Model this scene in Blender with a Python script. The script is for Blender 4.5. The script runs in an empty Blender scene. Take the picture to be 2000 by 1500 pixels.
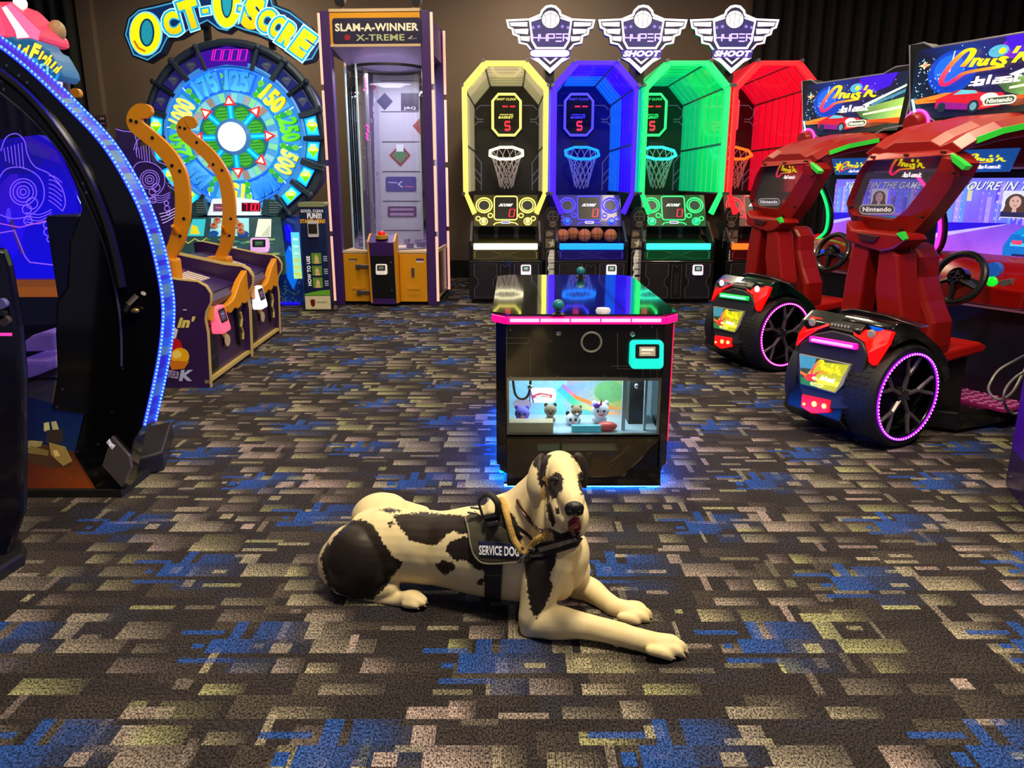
import bpy, bmesh, math, random
import numpy as np
from mathutils import Vector, Matrix, noise
from mathutils.geometry import tessellate_polygon
from mathutils.bvhtree import BVHTree
SC = bpy.context.scene
COL = SC.collection
R = math.radians
PI = math.pi
# ---------------------------------------------------------------- camera, world, lights
CAM_H, TILT, FPX = 1.4, R(14.7), 1500.0
ct, st = math.cos(TILT), math.sin(TILT)
cd = bpy.data.cameras.new('camera'); cam = bpy.data.objects.new('camera', cd); COL.objects.link(cam)
cam.location = (0, 0, CAM_H); cam.rotation_euler = (R(90) - TILT, 0, 0)
cd.sensor_width = 36.0; cd.lens = 36.0 * FPX / 2000.0; cd.clip_start = 0.05
SC.camera = cam
vs = SC.view_settings
vs.view_transform = 'Standard'; vs.look = 'None'; vs.gamma = 1.0; vs.use_curve_mapping = False; vs.exposure = 0.0
w = bpy.data.worlds.new('world'); SC.world = w; w.use_nodes = True
w.node_tree.nodes['Background'].inputs[0].default_value = (0.58, 0.60, 0.95, 1)
w.node_tree.nodes['Background'].inputs[1].default_value = 0.16
def area_light(name, loc, size, power, col=(1, .84, .56), rot=(0, 0, 0)):
    l = bpy.data.lights.new(name, 'AREA'); l.shape = 'SQUARE'; l.size = size; l.energy = power; l.color = col
    o = bpy.data.objects.new(name, l); o.location = loc; o.rotation_euler = rot; COL.objects.link(o); return o
for (lx, ly, lp) in ((0.35, 1.75, 165), (-2.4, 1.6, 16), (2.6, 1.7, 70), (0.0, 4.9, 66), (-3.0, 4.6, 28), (3.0, 4.4, 80), (-1.6, 7.6, 60), (1.8, 7.4, 50), (4.2, 7.6, 40), (-3.6, 10.4, 60), (0.4, 10.4, 60)):
    area_light('ceiling_and_fill_light', (lx, ly, 4.3), .55, lp)  # the last two, by the back wall, are added to brighten it
# ---------------------------------------------------------------- pixel geometry (pinhole of the camera above)
CAMP = Vector((0, 0, CAM_H))
def ray(px, py):
    u = (px - 1000) / FPX; v = (750 - py) / FPX
    return Vector((u, ct + v * st, -st + v * ct))
def W(px, py, Y):
    d = ray(px, py); return CAMP + d * (Y / d.y)
def F(px, py, z=0.0):
    d = ray(px, py); return CAMP + d * ((z - CAM_H) / d.z)
def proj(p):
    y, z = p[1], p[2] - CAM_H
    d = y * ct - z * st; v = y * st + z * ct
    return 1000 + FPX * p[0] / d, 750 - FPX * v / d
class Frame:
    def __init__(s, loc, rz=0.0):
        s.loc = Vector(loc); s.rz = rz; s.m = Matrix.Translation(s.loc) @ Matrix.Rotation(rz, 4, 'Z'); s.i = s.m.inverted()
        s.c = s.i @ CAMP; s.r3 = s.i.to_3x3()
    def d(s, px, py): return s.r3 @ ray(px, py)
    def xz(s, px, py, y=0.0):
        d = s.d(px, py); p = s.c + d * ((y - s.c.y) / d.y); return (p.x, p.z)
    def yz(s, px, py, x=0.0):
        d = s.d(px, py); p = s.c + d * ((x - s.c.x) / d.x); return (p.y, p.z)
    def xy(s, px, py, z=0.0):
        d = s.d(px, py); p = s.c + d * ((z - s.c.z) / d.z); return (p.x, p.y)
# ---------------------------------------------------------------- materials
def lin(c):
    r = []
    for v in c[:3]:
        v = v / 255.0
        r.append(v / 12.92 if v <= .04045 else ((v + .055) / 1.055) ** 2.4)
    return tuple(r)
MATS = {}
def M(name, rgb=(128, 128, 128), rough=.5, metal=0.0, emit=0.0, ecol=None, var=.06, scale=30.0, bump=0.0, trans=0.0, alpha=1.0, coat=0.0, spec=.5):
    if name in MATS: return MATS[name]
    m = bpy.data.materials.new(name); m.use_nodes = True; nt = m.node_tree; b = nt.nodes['Principled BSDF']
    c = lin(rgb)
    tc = nt.nodes.new('ShaderNodeTexCoord'); nz = nt.nodes.new('ShaderNodeTexNoise'); nz.inputs['Scale'].default_value = scale; nz.inputs['Detail'].default_value = 4
    nt.links.new(tc.outputs['Object'], nz.inputs['Vector'])
    mx = nt.nodes.new('ShaderNodeMix'); mx.data_type = 'RGBA'
    mx.inputs[6].default_value = tuple(v * (1 - var) for v in c) + (1,); mx.inputs[7].default_value = tuple(min(1, v * (1 + var) + var * .004) for v in c) + (1,)
    nt.links.new(nz.outputs['Fac'], mx.inputs[0]); nt.links.new(mx.outputs[2], b.inputs['Base Color'])
    b.inputs['Roughness'].default_value = rough; b.inputs['Metallic'].default_value = metal; b.inputs['Specular IOR Level'].default_value = spec
    if emit: b.inputs['Emission Color'].default_value = (lin(ecol) if ecol else c) + (1,); b.inputs['Emission Strength'].default_value = emit
    if trans: b.inputs['Transmission Weight'].default_value = trans; b.inputs['IOR'].default_value = 1.1
    if alpha < 1: b.inputs['Alpha'].default_value = alpha
    if coat: b.inputs['Coat Weight'].default_value = coat; b.inputs['Coat Roughness'].default_value = .06
    if bump:
        bp = nt.nodes.new('ShaderNodeBump'); bp.inputs['Strength'].default_value = bump; bp.inputs['Distance'].default_value = .004
        nt.links.new(nz.outputs['Fac'], bp.inputs['Height']); nt.links.new(bp.outputs['Normal'], b.inputs['Normal'])
    MATS[name] = m; return m
def ART(lit=0.0, rough=.35, coat=0.0):
    """flat print: colours from the print's own polygons; lit > 0 = own glow: backlit signs, screens, and plain prints brightened"""
    name = 'print_%d_%d' % (int(lit * 100), int(rough * 100))
    if name in MATS: return MATS[name]
    m = bpy.data.materials.new(name); m.use_nodes = True; nt = m.node_tree; b = nt.nodes['Principled BSDF']
    at = nt.nodes.new('ShaderNodeAttribute'); at.attribute_name = 'Col'
    tc = nt.nodes.new('ShaderNodeTexCoord'); nz = nt.nodes.new('ShaderNodeTexNoise'); nz.inputs['Scale'].default_value = 60
    nt.links.new(tc.outputs['Object'], nz.inputs['Vector'])
    mr = nt.nodes.new('ShaderNodeMapRange'); mr.inputs['To Min'].default_value = .8; mr.inputs['To Max'].default_value = 1.2
    nt.links.new(nz.outputs['Fac'], mr.inputs['Value'])
    mu = nt.nodes.new('ShaderNodeMix'); mu.data_type = 'RGBA'; mu.blend_type = 'MULTIPLY'; mu.inputs[0].default_value = 1
    nt.links.new(at.outputs['Color'], mu.inputs[6]); nt.links.new(mr.outputs['Result'], mu.inputs[7])
    nt.links.new(mu.outputs[2], b.inputs['Base Color']); b.inputs['Roughness'].default_value = rough
    if lit: nt.links.new(mu.outputs[2], b.inputs['Emission Color']); b.inputs['Emission Strength'].default_value = lit
    MATS[name] = m; return m
def GLASS(name, tint=(255, 255, 255), rough=.02, opacity=.0, spec=.5):
    """clear sheet: mostly transparent with a real gloss on top"""
    if name in MATS: return MATS[name]
    m = bpy.data.materials.new(name); m.use_nodes = True; nt = m.node_tree; b = nt.nodes['Principled BSDF']; out = nt.nodes['Material Output']
    b.inputs['Base Color'].default_value = lin(tint) + (1,); b.inputs['Roughness'].default_value = rough; b.inputs['Specular IOR Level'].default_value = spec
    tr = nt.nodes.new('ShaderNodeBsdfTransparent'); tr.inputs[0].default_value = lin(tint) + (1,)
    lw = nt.nodes.new('ShaderNodeFresnel'); lw.inputs['IOR'].default_value = 1.4
    ad = nt.nodes.new('ShaderNodeMath'); ad.operation = 'ADD'; ad.use_clamp = True; ad.inputs[1].default_value = opacity
    gl = nt.nodes.new('ShaderNodeBsdfGlossy'); gl.inputs['Roughness'].default_value = rough
    m1 = nt.nodes.new('ShaderNodeMixShader'); m2 = nt.nodes.new('ShaderNodeMixShader')
    m1.inputs[0].default_value = opacity
    nt.links.new(tr.outputs[0], m1.inputs[1]); nt.links.new(b.outputs[0], m1.inputs[2])
    nt.links.new(lw.outputs[0], m2.inputs[0]); nt.links.new(m1.outputs[0], m2.inputs[1]); nt.links.new(gl.outputs[0], m2.inputs[2])
    nt.links.new(m2.outputs[0], out.inputs['Surface']); MATS[name] = m; return m
# ---------------------------------------------------------------- mesh builder
def catmull(pts, n=6, closed=False):
    pts = [Vector(p) for p in pts]; out = []; N = len(pts)
    for i in range(N if closed else N - 1):
        g = lambda k: pts[k % N] if closed else pts[max(0, min(N - 1, k))]
        a, b, c, d = g(i - 1), g(i), g(i + 1), g(i + 2)
        for k in range(n):
            t = k / n
            out.append(.5 * ((2 * b) + (c - a) * t + (2 * a - 5 * b + 4 * c - d) * t * t + (3 * b - a - 3 * c + d) * t ** 3))
    if not closed: out.append(pts[-1])
    return out
class MB:
    def __init__(s): s.v = []; s.f = []; s.c = []
    def add(s, vs, fs, col=None):
        o = len(s.v); s.v += [tuple(v) for v in vs]; s.f += [tuple(i + o for i in f) for f in fs]
        s.c += [col] * len(vs); return s
    def box(s, x0, x1, y0, y1, z0, z1, col=None):
        return s.add([(x0, y0, z0), (x1, y0, z0), (x1, y1, z0), (x0, y1, z0), (x0, y0, z1), (x1, y0, z1), (x1, y1, z1), (x0, y1, z1)],
                     [(0, 3, 2, 1), (4, 5, 6, 7), (0, 1, 5, 4), (1, 2, 6, 5), (2, 3, 7, 6), (3, 0, 4, 7)], col)
    def cbox(s, c, sz, rot=None, col=None):
        x, y, z = sz[0] / 2, sz[1] / 2, sz[2] / 2; k = len(s.v); s.box(-x, x, -y, y, -z, z, col)
        m = Matrix.Translation(Vector(c)) @ (rot.to_4x4() if rot else Matrix())
        for i in range(k, len(s.v)): s.v[i] = tuple(m @ Vector(s.v[i]))
        return s
    def prism(s, poly, a0, a1, axis='y', poly2=None, col=None):
        n = len(poly); poly2 = poly2 or poly
        mp = {'y': lambda u, v, a: (u, a, v), 'x': lambda u, v, a: (a, u, v), 'z': lambda u, v, a: (u, v, a)}[axis]
        return s.add([mp(u, v, a0) for u, v in poly] + [mp(u, v, a1) for u, v in poly2],
                     [tuple(range(n)), tuple(range(2 * n - 1, n - 1, -1))] + [(i, i + n, (i + 1) % n + n, (i + 1) % n) for i in range(n)], col)
    def loft(s, rings, caps=True, closed=True):
        n = len(rings[0]); vs = [p for r in rings for p in r]; fs = []
        for k in range(len(rings) - 1):
            for i in range(n if closed else n - 1):
                j = (i + 1) % n; fs.append((k * n + i, k * n + j, (k + 1) * n + j, (k + 1) * n + i))
        if caps: fs += [tuple(range(n))[::-1], tuple((len(rings) - 1) * n + i for i in range(n))]
        return s.add(vs, fs)
    def tube(s, pts, r, n=8, closed=False, flat=1.0, up=None):
        pts = [Vector(p) for p in pts]; N = len(pts); rr = r if isinstance(r, (list, tuple)) else [r] * N
        rings = []; prev = None
        for i, p in enumerate(pts):
            if closed: t = pts[(i + 1) % N] - pts[i - 1]
            else: t = pts[min(N - 1, i + 1)] - pts[max(0, i - 1)]
            if t.length < 1e-9: t = Vector((0, 0, 1))
            t.normalize()
            if prev is None:
                a = Vector(up) if up else (Vector((0, 0, 1)) if abs(t.z) < .9 else Vector((1, 0, 0)))
            else: a = prev
            a = (a - t * a.dot(t)); a.normalize(); b = t.cross(a); prev = a
            rings.append([p + a * math.cos(2 * PI * k / n) * rr[i] * flat + b * math.sin(2 * PI * k / n) * rr[i] for k in range(n)])
        if closed:
            rings.append(rings[0]); return s.loft(rings, False)
        return s.loft(rings, True)
    def cyl(s, p0, p1, r0, r1=None, n=16): return s.tube([p0, p1], [r0, r0 if r1 is None else r1], n)
    def lathe(s, prof, c=(0, 0, 0), ax='z', n=24, cap=1):
        c = Vector(c); rings = []
        for r, h in prof:
            ring = []
            for k in range(n):
                a = 2 * PI * k / n; u, v = r * math.cos(a), r * math.sin(a)
                ring.append(c + Vector({'z': (u, v, h), 'y': (u, h, v), 'x': (h, u, v)}[ax]))
            rings.append(ring)
        s.loft(rings, False); k = len(s.v) - len(rings) * n
        for idx, (r, h) in ((0, prof[0]), (len(prof) - 1, prof[-1])):
            if cap and (r < .06 or cap == 2): s.f.append(tuple(k + idx * n + i for i in range(n)))
        return s
    def ell(s, c, r, nu=16, nv=10, rot=None):
        c = Vector(c); r = (r, r, r) if not isinstance(r, (tuple, list)) else r; rings = []
        for j in range(1, nv):
            t = PI * j / nv
            rings.append([c + ((rot @ q) if rot else q) for q in (Vector((r[0] * math.sin(t) * math.cos(2 * PI * k / nu), r[1] * math.sin(t) * math.sin(2 * PI * k / nu), r[2] * math.cos(t))) for k in range(nu))])
        return s.loft(rings, True)
    def ring(s, c, Rr, r, ax='y', n=32, m=8, sx=1, sz=1):
        c = Vector(c); pts = []
        for k in range(n):
            a = 2 * PI * k / n; u, v = Rr * math.cos(a) * sx, Rr * math.sin(a) * sz
            pts.append(c + Vector({'z': (u, v, 0), 'y': (u, 0, v), 'x': (0, u, v)}[ax]))
        return s.tube(pts, r, m, closed=True, up={'z': (0, 0, 1), 'y': (0, 1, 0), 'x': (1, 0, 0)}[ax])
    def beads(s, pts, r, step, col=None):
        pts = [Vector(p) for p in pts]; acc = 0.0
        for a, b in zip(pts, pts[1:]):
            L = (b - a).length
            while acc < L and L > 0:
                p = a.lerp(b, acc / L)
                s.add([p + Vector(q) * r for q in ((1, 0, 0), (-1, 0, 0), (0, 1, 0), (0, -1, 0), (0, 0, 1), (0, 0, -1))],
                      [(0, 2, 4), (2, 1, 4), (1, 3, 4), (3, 0, 4), (2, 0, 5), (1, 2, 5), (3, 1, 5), (0, 3, 5)], col); acc += step
            acc -= L
        return s
    def xf(s, m, k=0):
        for i in range(k, len(s.v)): s.v[i] = tuple(m @ Vector(s.v[i]))
        return s
    def mesh(s, name, smooth=False, ang=35):
        me = bpy.data.meshes.new(name); me.from_pydata(s.v, [], s.f); 
        bm = bmesh.new(); bm.from_mesh(me); bmesh.ops.recalc_face_normals(bm, faces=bm.faces); bm.to_mesh(me); bm.free()
        if any(c is not None for c in s.c):
            at = me.color_attributes.new('Col', 'FLOAT_COLOR', 'POINT')
            a = np.ones((len(s.v), 4), 'f'); a[:, :3] = [c if c is not None else (0, 0, 0) for c in s.c]; at.data.foreach_set('color', a.ravel())
        if smooth: me.shade_smooth(); me.set_sharp_from_angle(angle=R(ang))
        return me
    def build(s, name, mat, parent=None, smooth=False, bevel=0.0, kind=None, label=None, seg=2, ang=35):
        me = s.mesh(name, smooth, ang); return put(name, me, mat, parent, bevel, kind, label, seg)
def put(name, me, mat, parent=None, bevel=0.0, kind=None, label=None, seg=2):
    o = bpy.data.objects.new(name, me); COL.objects.link(o)
    if mat and not me.materials: me.materials.append(mat)
    if parent: o.parent = parent
    if bevel:
        b = o.modifiers.new('bevel', 'BEVEL'); b.width = bevel; b.segments = seg; b.limit_method = 'ANGLE'; b.angle_limit = R(40); b.harden_normals = False
    if kind: o['kind'] = kind
    if label: o['label'] = label
    return o
def thing(name, label, cat, loc=(0, 0, 0), rz=0.0, group=None):
    o = bpy.data.objects.new(name, None); COL.objects.link(o); o.location = loc; o.rotation_euler = (0, 0, rz); o.empty_display_size = .1
    o['label'] = label; o['category'] = cat
    if group: o['group'] = group
    return o
def tag(o, label, cat, group=None):
    o['label'] = label; o['category'] = cat
    if group: o['group'] = group
    return o
# ---------------------------------------------------------------- flat print
def text_mesh(s, bold=.0):
    key = (s, bold)
    if key in text_mesh.c: return text_mesh.c[key]
    cu = bpy.data.curves.new('t', 'FONT'); cu.body = s; cu.size = 1; cu.offset = bold; cu.resolution_u = 3; cu.space_character = 1.02 + bold
    o = bpy.data.objects.new('t', cu); COL.objects.link(o)
    dg = bpy.context.evaluated_depsgraph_get(); me = bpy.data.meshes.new_from_object(o.evaluated_get(dg))
    v = [(p.co.x, p.co.y) for p in me.vertices]; f = [tuple(q.vertices) for q in me.polygons]
    bpy.data.objects.remove(o); bpy.data.curves.remove(cu); bpy.data.meshes.remove(me)
    x0, x1 = min(p[0] for p in v), max(p[0] for p in v); y0, y1 = min(p[1] for p in v), max(p[1] for p in v)
    v = [((x - x0) / (x1 - x0), (y - y0) / (y1 - y0)) for x, y in v]
    text_mesh.c[key] = (v, f); return v, f
text_mesh.c = {}
GL = {'H': [[(0, 1), (0, 0)], [(1, 1), (1, 0)], [(0, .5), (1, .5)]], 'Y': [[(0, 1), (0, .45), (1, .45)], [(1, 1), (1, 0)]], 'P': [[(0, 0), (0, 1), (1, 1), (1, .45), (0, .45)]],
      'E': [[(0, 1), (1, 1)], [(0, .5), (1, .5)], [(0, 0), (1, 0)]], 'R': [[(0, 0), (0, 1), (1, 1), (1, .5), (0, .5)], [(.4, .5), (1, 0)]],
      'S': [[(1, 1), (0, 1), (0, .5), (1, .5), (1, 0), (0, 0)]], 'O': [[(0, 0), (0, 1), (1, 1), (1, 0), (0, 0)]], 'T': [[(0, 1), (1, 1)], [(.5, 1), (.5, 0)]],
      'b': [[(0, 1), (0, 0), (1, 0), (1, .55), (0, .55)]], 'l': [[(.5, 1), (.5, 0)]], 'a': [[(0, .55), (1, .55), (1, 0), (0, 0), (0, .3), (1, .3)]], 's': [[(1, .55), (0, .55), (0, .28), (1, .28), (1, 0), (0, 0)]],
      't': [[(.3, .9), (.3, 0), (1, 0)], [(0, .55), (1, .55)]]}
SEG = {'0': 'abcdef', '1': 'bc', '2': 'abged', '3': 'abgcd', '4': 'fgbc', '5': 'afgcd', '6': 'afgedc', '7': 'abc', '8': 'abcdefg', '9': 'abcfgd', '-': 'g', ' ': ''}
class Art:
    """polygons on one flat (or mapped) sheet; fn(u, v) -> point, nrm = outward normal"""
    def __init__(s, fn, nrm, eps=.0007): s.fn = fn; s.n = Vector(nrm); s.eps = min(eps, .00025); s.k = 0; s.mb = MB()
    def put(s, uv, faces, col):
        s.k += 1; o = s.n * (s.eps * s.k)
        cols = col if isinstance(col, list) else [col] * len(uv)
        base = len(s.mb.v); s.mb.add([Vector(s.fn(u, v)) + o for u, v in uv], faces, None)
        s.mb.c[base:] = [lin(c) for c in cols]; return s
    def poly(s, uv, col): return s.put(uv, [tuple(range(len(uv)))], col)
    def rect(s, u0, u1, v0, v1, col): return s.poly([(u0, v0), (u1, v0), (u1, v1), (u0, v1)], col)
    def grad(s, u0, u1, v0, v1, c00, c10, c11, c01, nu=1, nv=1): return s.poly([(u0, v0), (u1, v0), (u1, v1), (u0, v1)], [c00, c10, c11, c01])
    def rrect(s, u0, u1, v0, v1, r, col, ru=None): return s.poly(rrect(u0, u1, v0, v1, r, ru), col)
    def disc(s, u, v, ru, rv, col, n=20, a0=0.0): return s.poly([(u + ru * math.cos(a0 + 2 * PI * i / n), v + rv * math.sin(a0 + 2 * PI * i / n)) for i in range(n)], col)
    def star(s, u, v, r, col, q=.42, n=5, a0=PI / 2, asp=1.0):
        return s.poly([(u + asp * (r if i % 2 == 0 else r * q) * math.cos(a0 + PI * i / n), v + (r if i % 2 == 0 else r * q) * math.sin(a0 + PI * i / n)) for i in range(2 * n)], col)
    def stroke(s, pts, w, col, closed=False):
        uv, fs, cc = strokeq(pts, w, closed)
        cols = None
        if isinstance(col, list):  # colours along the stroke
            n = len(uv) // 2; cols = []
            for i in range(n):
                t = i / max(1, n - 1) * (len(col) - 1); a = int(min(t, len(col) - 2)); q = t - a
                c = tuple(col[a][j] * (1 - q) + col[a + 1][j] * q for j in range(3)); cols += [c, c]
        return s.put(uv, fs, cols or col)
    def outline(s, uv, w, col): return s.stroke(list(uv), w, col, True)
    def text(s, str_, u0, u1, v0, v1, col, bold=.0, shear=0.0, rot=0.0, col2=None):
        v, f = text_mesh(str_, bold); c, sn = math.cos(rot), math.sin(rot); uv = []; cc = []
        um, vm = (u0 + u1) / 2, (v0 + v1) / 2; hw, hh = (u1 - u0), (v1 - v0)
        for x, y in v:
            a, b = (x - .5) * hw + shear * (y - .5) * hh, (y - .5) * hh
            uv.append((um + a * c - b * sn, vm + a * sn + b * c)); cc.append(tuple(col[i] * y + col2[i] * (1 - y) for i in range(3)) if col2 else col)
        return s.put(uv, f, cc)
    def techno(s, str_, u0, u1, v0, v1, w, col, shear=0.0, gap=.25):
        n = len(str_); cw = (u1 - u0) / (n + gap * (n - 1))
        for i, ch in enumerate(str_):
            b = u0 + i * cw * (1 + gap)
            for st_ in GL[ch]: s.stroke([(b + x * cw + shear * (y - .5) * (v1 - v0), v0 + y * (v1 - v0)) for x, y in st_], w, col)
        return s
    def digits(s, str_, u0, u1, v0, v1, col, w=None, gap=.35, shear=.08):
        n = len(str_); cw = (u1 - u0) / (n + gap * (n - 1)); w = w or cw * .2; h = v1 - v0
        for i, ch in enumerate(str_):
            b = u0 + i * cw * (1 + gap); g = w * .2
            P = {'a': ((0, 1), (1, 1)), 'b': ((1, 1), (1, .5)), 'c': ((1, .5), (1, 0)), 'd': ((0, 0), (1, 0)), 'e': ((0, .5), (0, 0)), 'f': ((0, 1), (0, .5)), 'g': ((0, .5), (1, .5))}
            for k in SEG[ch]:
                (ax, ay), (bx, by) = P[k]
                s.stroke([(b + ax * cw + shear * ay * h, v0 + ay * h), (b + bx * cw + shear * by * h, v0 + by * h)], w, col)
        return s
    def build(s, name, mat, parent=None, kind=None, label=None):
        me = bpy.data.meshes.new(name); me.from_pydata(s.mb.v, [], s.mb.f)
        at = me.color_attributes.new('Col', 'FLOAT_COLOR', 'POINT'); a = np.ones((len(s.mb.v), 4), 'f'); a[:, :3] = s.mb.c; at.data.foreach_set('color', a.ravel())
        return put(name, me, mat, parent, 0, kind, label)
def strokeq(pts, w, closed=False):
    pts = [Vector((p[0], p[1])) for p in pts]; N = len(pts); uv = []
    for i in range(N):
        a = pts[i - 1] if (closed or i > 0) else None; b = pts[(i + 1) % N] if (closed or i < N - 1) else None
        p = pts[i]; d1 = (p - a).normalized() if a is not None and (p - a).length > 1e-9 else None; d2 = (b - p).normalized() if b is not None and (b - p).length > 1e-9 else None
        d1 = d1 if d1 is not None else d2; d2 = d2 if d2 is not None else d1
        if d1 is None: d1 = d2 = Vector((1, 0))
        n1 = Vector((-d1.y, d1.x)); n2 = Vector((-d2.y, d2.x)); n = n1 + n2
        if n.length < .3: n = n1
        n.normalize(); k = w / 2 / max(.5, n.dot(n1)); uv += [tuple(p + n * k), tuple(p - n * k)]
    fs = [(2 * i, 2 * i + 1, 2 * i + 3, 2 * i + 2) for i in range(N - 1)]
    if closed: fs.append((2 * N - 2, 2 * N - 1, 1, 0))
    return uv, fs, None
def rrect(u0, u1, v0, v1, r, ru=None, n=4):
    ru = ru or r; out = []
    for cx, cy, a in ((u1 - ru, v1 - r, 0), (u0 + ru, v1 - r, 90), (u0 + ru, v0 + r, 180), (u1 - ru, v0 + r, 270)):
        for i in range(n + 1): t = R(a + 90 * i / n); out.append((cx + ru * math.cos(t), cy + r * math.sin(t)))
    return out
def front_art(x0, x1, z0, z1, y, eps=.0007):
    """sheet facing -y; u 0..1 left to right, v 0..1 bottom to top"""
    return Art(lambda u, v: (x0 + u * (x1 - x0), y, z0 + v * (z1 - z0)), (0, -1, 0), eps)
def quad_art(p00, p10, p11, p01, eps=.0007, flip=False):
    a, b, c, d = map(Vector, (p00, p10, p11, p01)); n = (b - a).cross(d - a).normalized() * (-1 if flip else 1)
    return Art(lambda u, v: a * (1 - u) * (1 - v) + b * u * (1 - v) + c * u * v + d * (1 - u) * v, n, eps)
BLK = M('black_plastic', (14, 14, 17), .38); BLKG = M('black_gloss', (10, 10, 14), .12, coat=.3); BLKM = M('black_matte', (12, 12, 14), .75)
DGREY = M('dark_grey_plastic', (42, 42, 48), .5); STEEL = M('steel', (150, 150, 155), .3, 1.0); CHROME = M('chrome', (210, 210, 215), .12, 1.0)
WHITEP = M('white_plastic', (220, 220, 222), .4); YEL = M('yellow_plastic', (232, 150, 8), .38); REDP = M('red_plastic', (150, 16, 10), .38)
CLEAR = GLASS('clear_acrylic', (245, 248, 252), .03, .02)
def card_reader(parent, c, wd, ht, glow, scr=(90, 95, 90), face=(0, -1, 0), emit=.9):
    """tap pad: rounded glowing body, slanted dark screen, a print on it; face = outward direction in the parent frame"""
    f = Vector(face).normalized(); up = Vector((0, 0, 1)); rt = f.cross(up) * -1
    rt = up.cross(f).normalized()
    def q(u, v, d): return Vector(c) + rt * u + up * v + f * d
    a, b = wd / 2, ht / 2; t = wd * .35
    rings = []
    fd = lambda v: t * (1.1 - .55 * (v + b) / (2 * b))
    for (su, k) in ((1, 0), (1, .8), (.95, .97), (.88, 1.0)):
        rings.append([q(u * su, v * su, fd(v) * k) for u, v in rrect(-a, a, -b, b, b * .3)])
    g = MB().loft(rings).build('card_reader', M('reader_glow_%d_%d_%d' % glow, glow, .35, emit=emit), parent, True)
    n = 6
    s0, s1 = q(-a * .66, b * .66 - b * .02, t * .62), q(a * .66, b * .66, t * .62)
    p00, p10, p11, p01 = q(-a * .6, -b * .12, fd(-b * .12) + .003), q(a * .6, -b * .12, fd(-b * .12) + .003), q(a * .6, b * .7, fd(b * .7) + .003), q(-a * .6, b * .7, fd(b * .7) + .003)
    ar = quad_art(p00, p10, p11, p01); 
    if ar.n.dot(f) < 0: ar.n = -ar.n
    ar.rrect(-.1, 1.1, -.12, 1.12, .12, (12, 12, 14)); ar.rect(.1, .9, .1, .9, scr); ar.rect(.2, .8, .55, .72, tuple(min(255, int(k * 1.5) + 20) for k in scr)); ar.rect(.2, .65, .28, .4, tuple(min(255, int(k * 1.3) + 10) for k in scr))
    ar.build('reader_screen', ART(.8), g)
    return g
# ---------------------------------------------------------------- room
def carpet_material():
    m = bpy.data.materials.new('carpet'); m.use_nodes = True; nt = m.node_tree; b = nt.nodes['Principled BSDF']; L = nt.links.new
    at = nt.nodes.new('ShaderNodeAttribute'); at.attribute_name = 'Col'
    tc = nt.nodes.new('ShaderNodeTexCoord')
    nz = nt.nodes.new('ShaderNodeTexNoise'); nz.inputs['Scale'].default_value = 150; nz.inputs['Detail'].default_value = 3; nz.inputs['Roughness'].default_value = .7
    mp = nt.nodes.new('ShaderNodeMapping'); mp.inputs['Scale'].default_value = (1.25, .8, 1); L(tc.outputs['Object'], mp.inputs[0]); L(mp.outputs[0], nz.inputs['Vector'])
    wv = nt.nodes.new('ShaderNodeTexWave'); wv.inputs['Scale'].default_value = 60; wv.inputs['Distortion'].default_value = 1.0; wv.inputs['Detail'].default_value = 1
    L(tc.outputs['Object'], wv.inputs['Vector'])
    mr = nt.nodes.new('ShaderNodeMapRange'); mr.inputs['From Min'].default_value = .40; mr.inputs['From Max'].default_value = .62; mr.inputs['To Min'].default_value = .10; mr.inputs['To Max'].default_value = 2.0
    L(nz.outputs['Fac'], mr.inputs['Value'])
    wr = nt.nodes.new('ShaderNodeMapRange'); wr.inputs['To Min'].default_value = .72; wr.inputs['To Max'].default_value = 1.12; L(wv.outputs['Fac'], wr.inputs['Value'])
    mu = nt.nodes.new('ShaderNodeMath'); mu.operation = 'MULTIPLY'; L(mr.outputs[0], mu.inputs[0]); L(wr.outputs[0], mu.inputs[1])
    mx = nt.nodes.new('ShaderNodeMix'); mx.data_type = 'RGBA'; mx.blend_type = 'MULTIPLY'; mx.inputs[0].default_value = 1
    L(at.outputs['Color'], mx.inputs[6]); L(mu.outputs[0], mx.inputs[7]); L(mx.outputs[2], b.inputs['Base Color'])
    b.inputs['Roughness'].default_value = .95; b.inputs['Specular IOR Level'].default_value = .15
    bp = nt.nodes.new('ShaderNodeBump'); bp.inputs['Strength'].default_value = .5; bp.inputs['Distance'].default_value = .003; L(nz.outputs['Fac'], bp.inputs['Height']); L(bp.outputs[0], b.inputs['Normal'])
    return m
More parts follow.
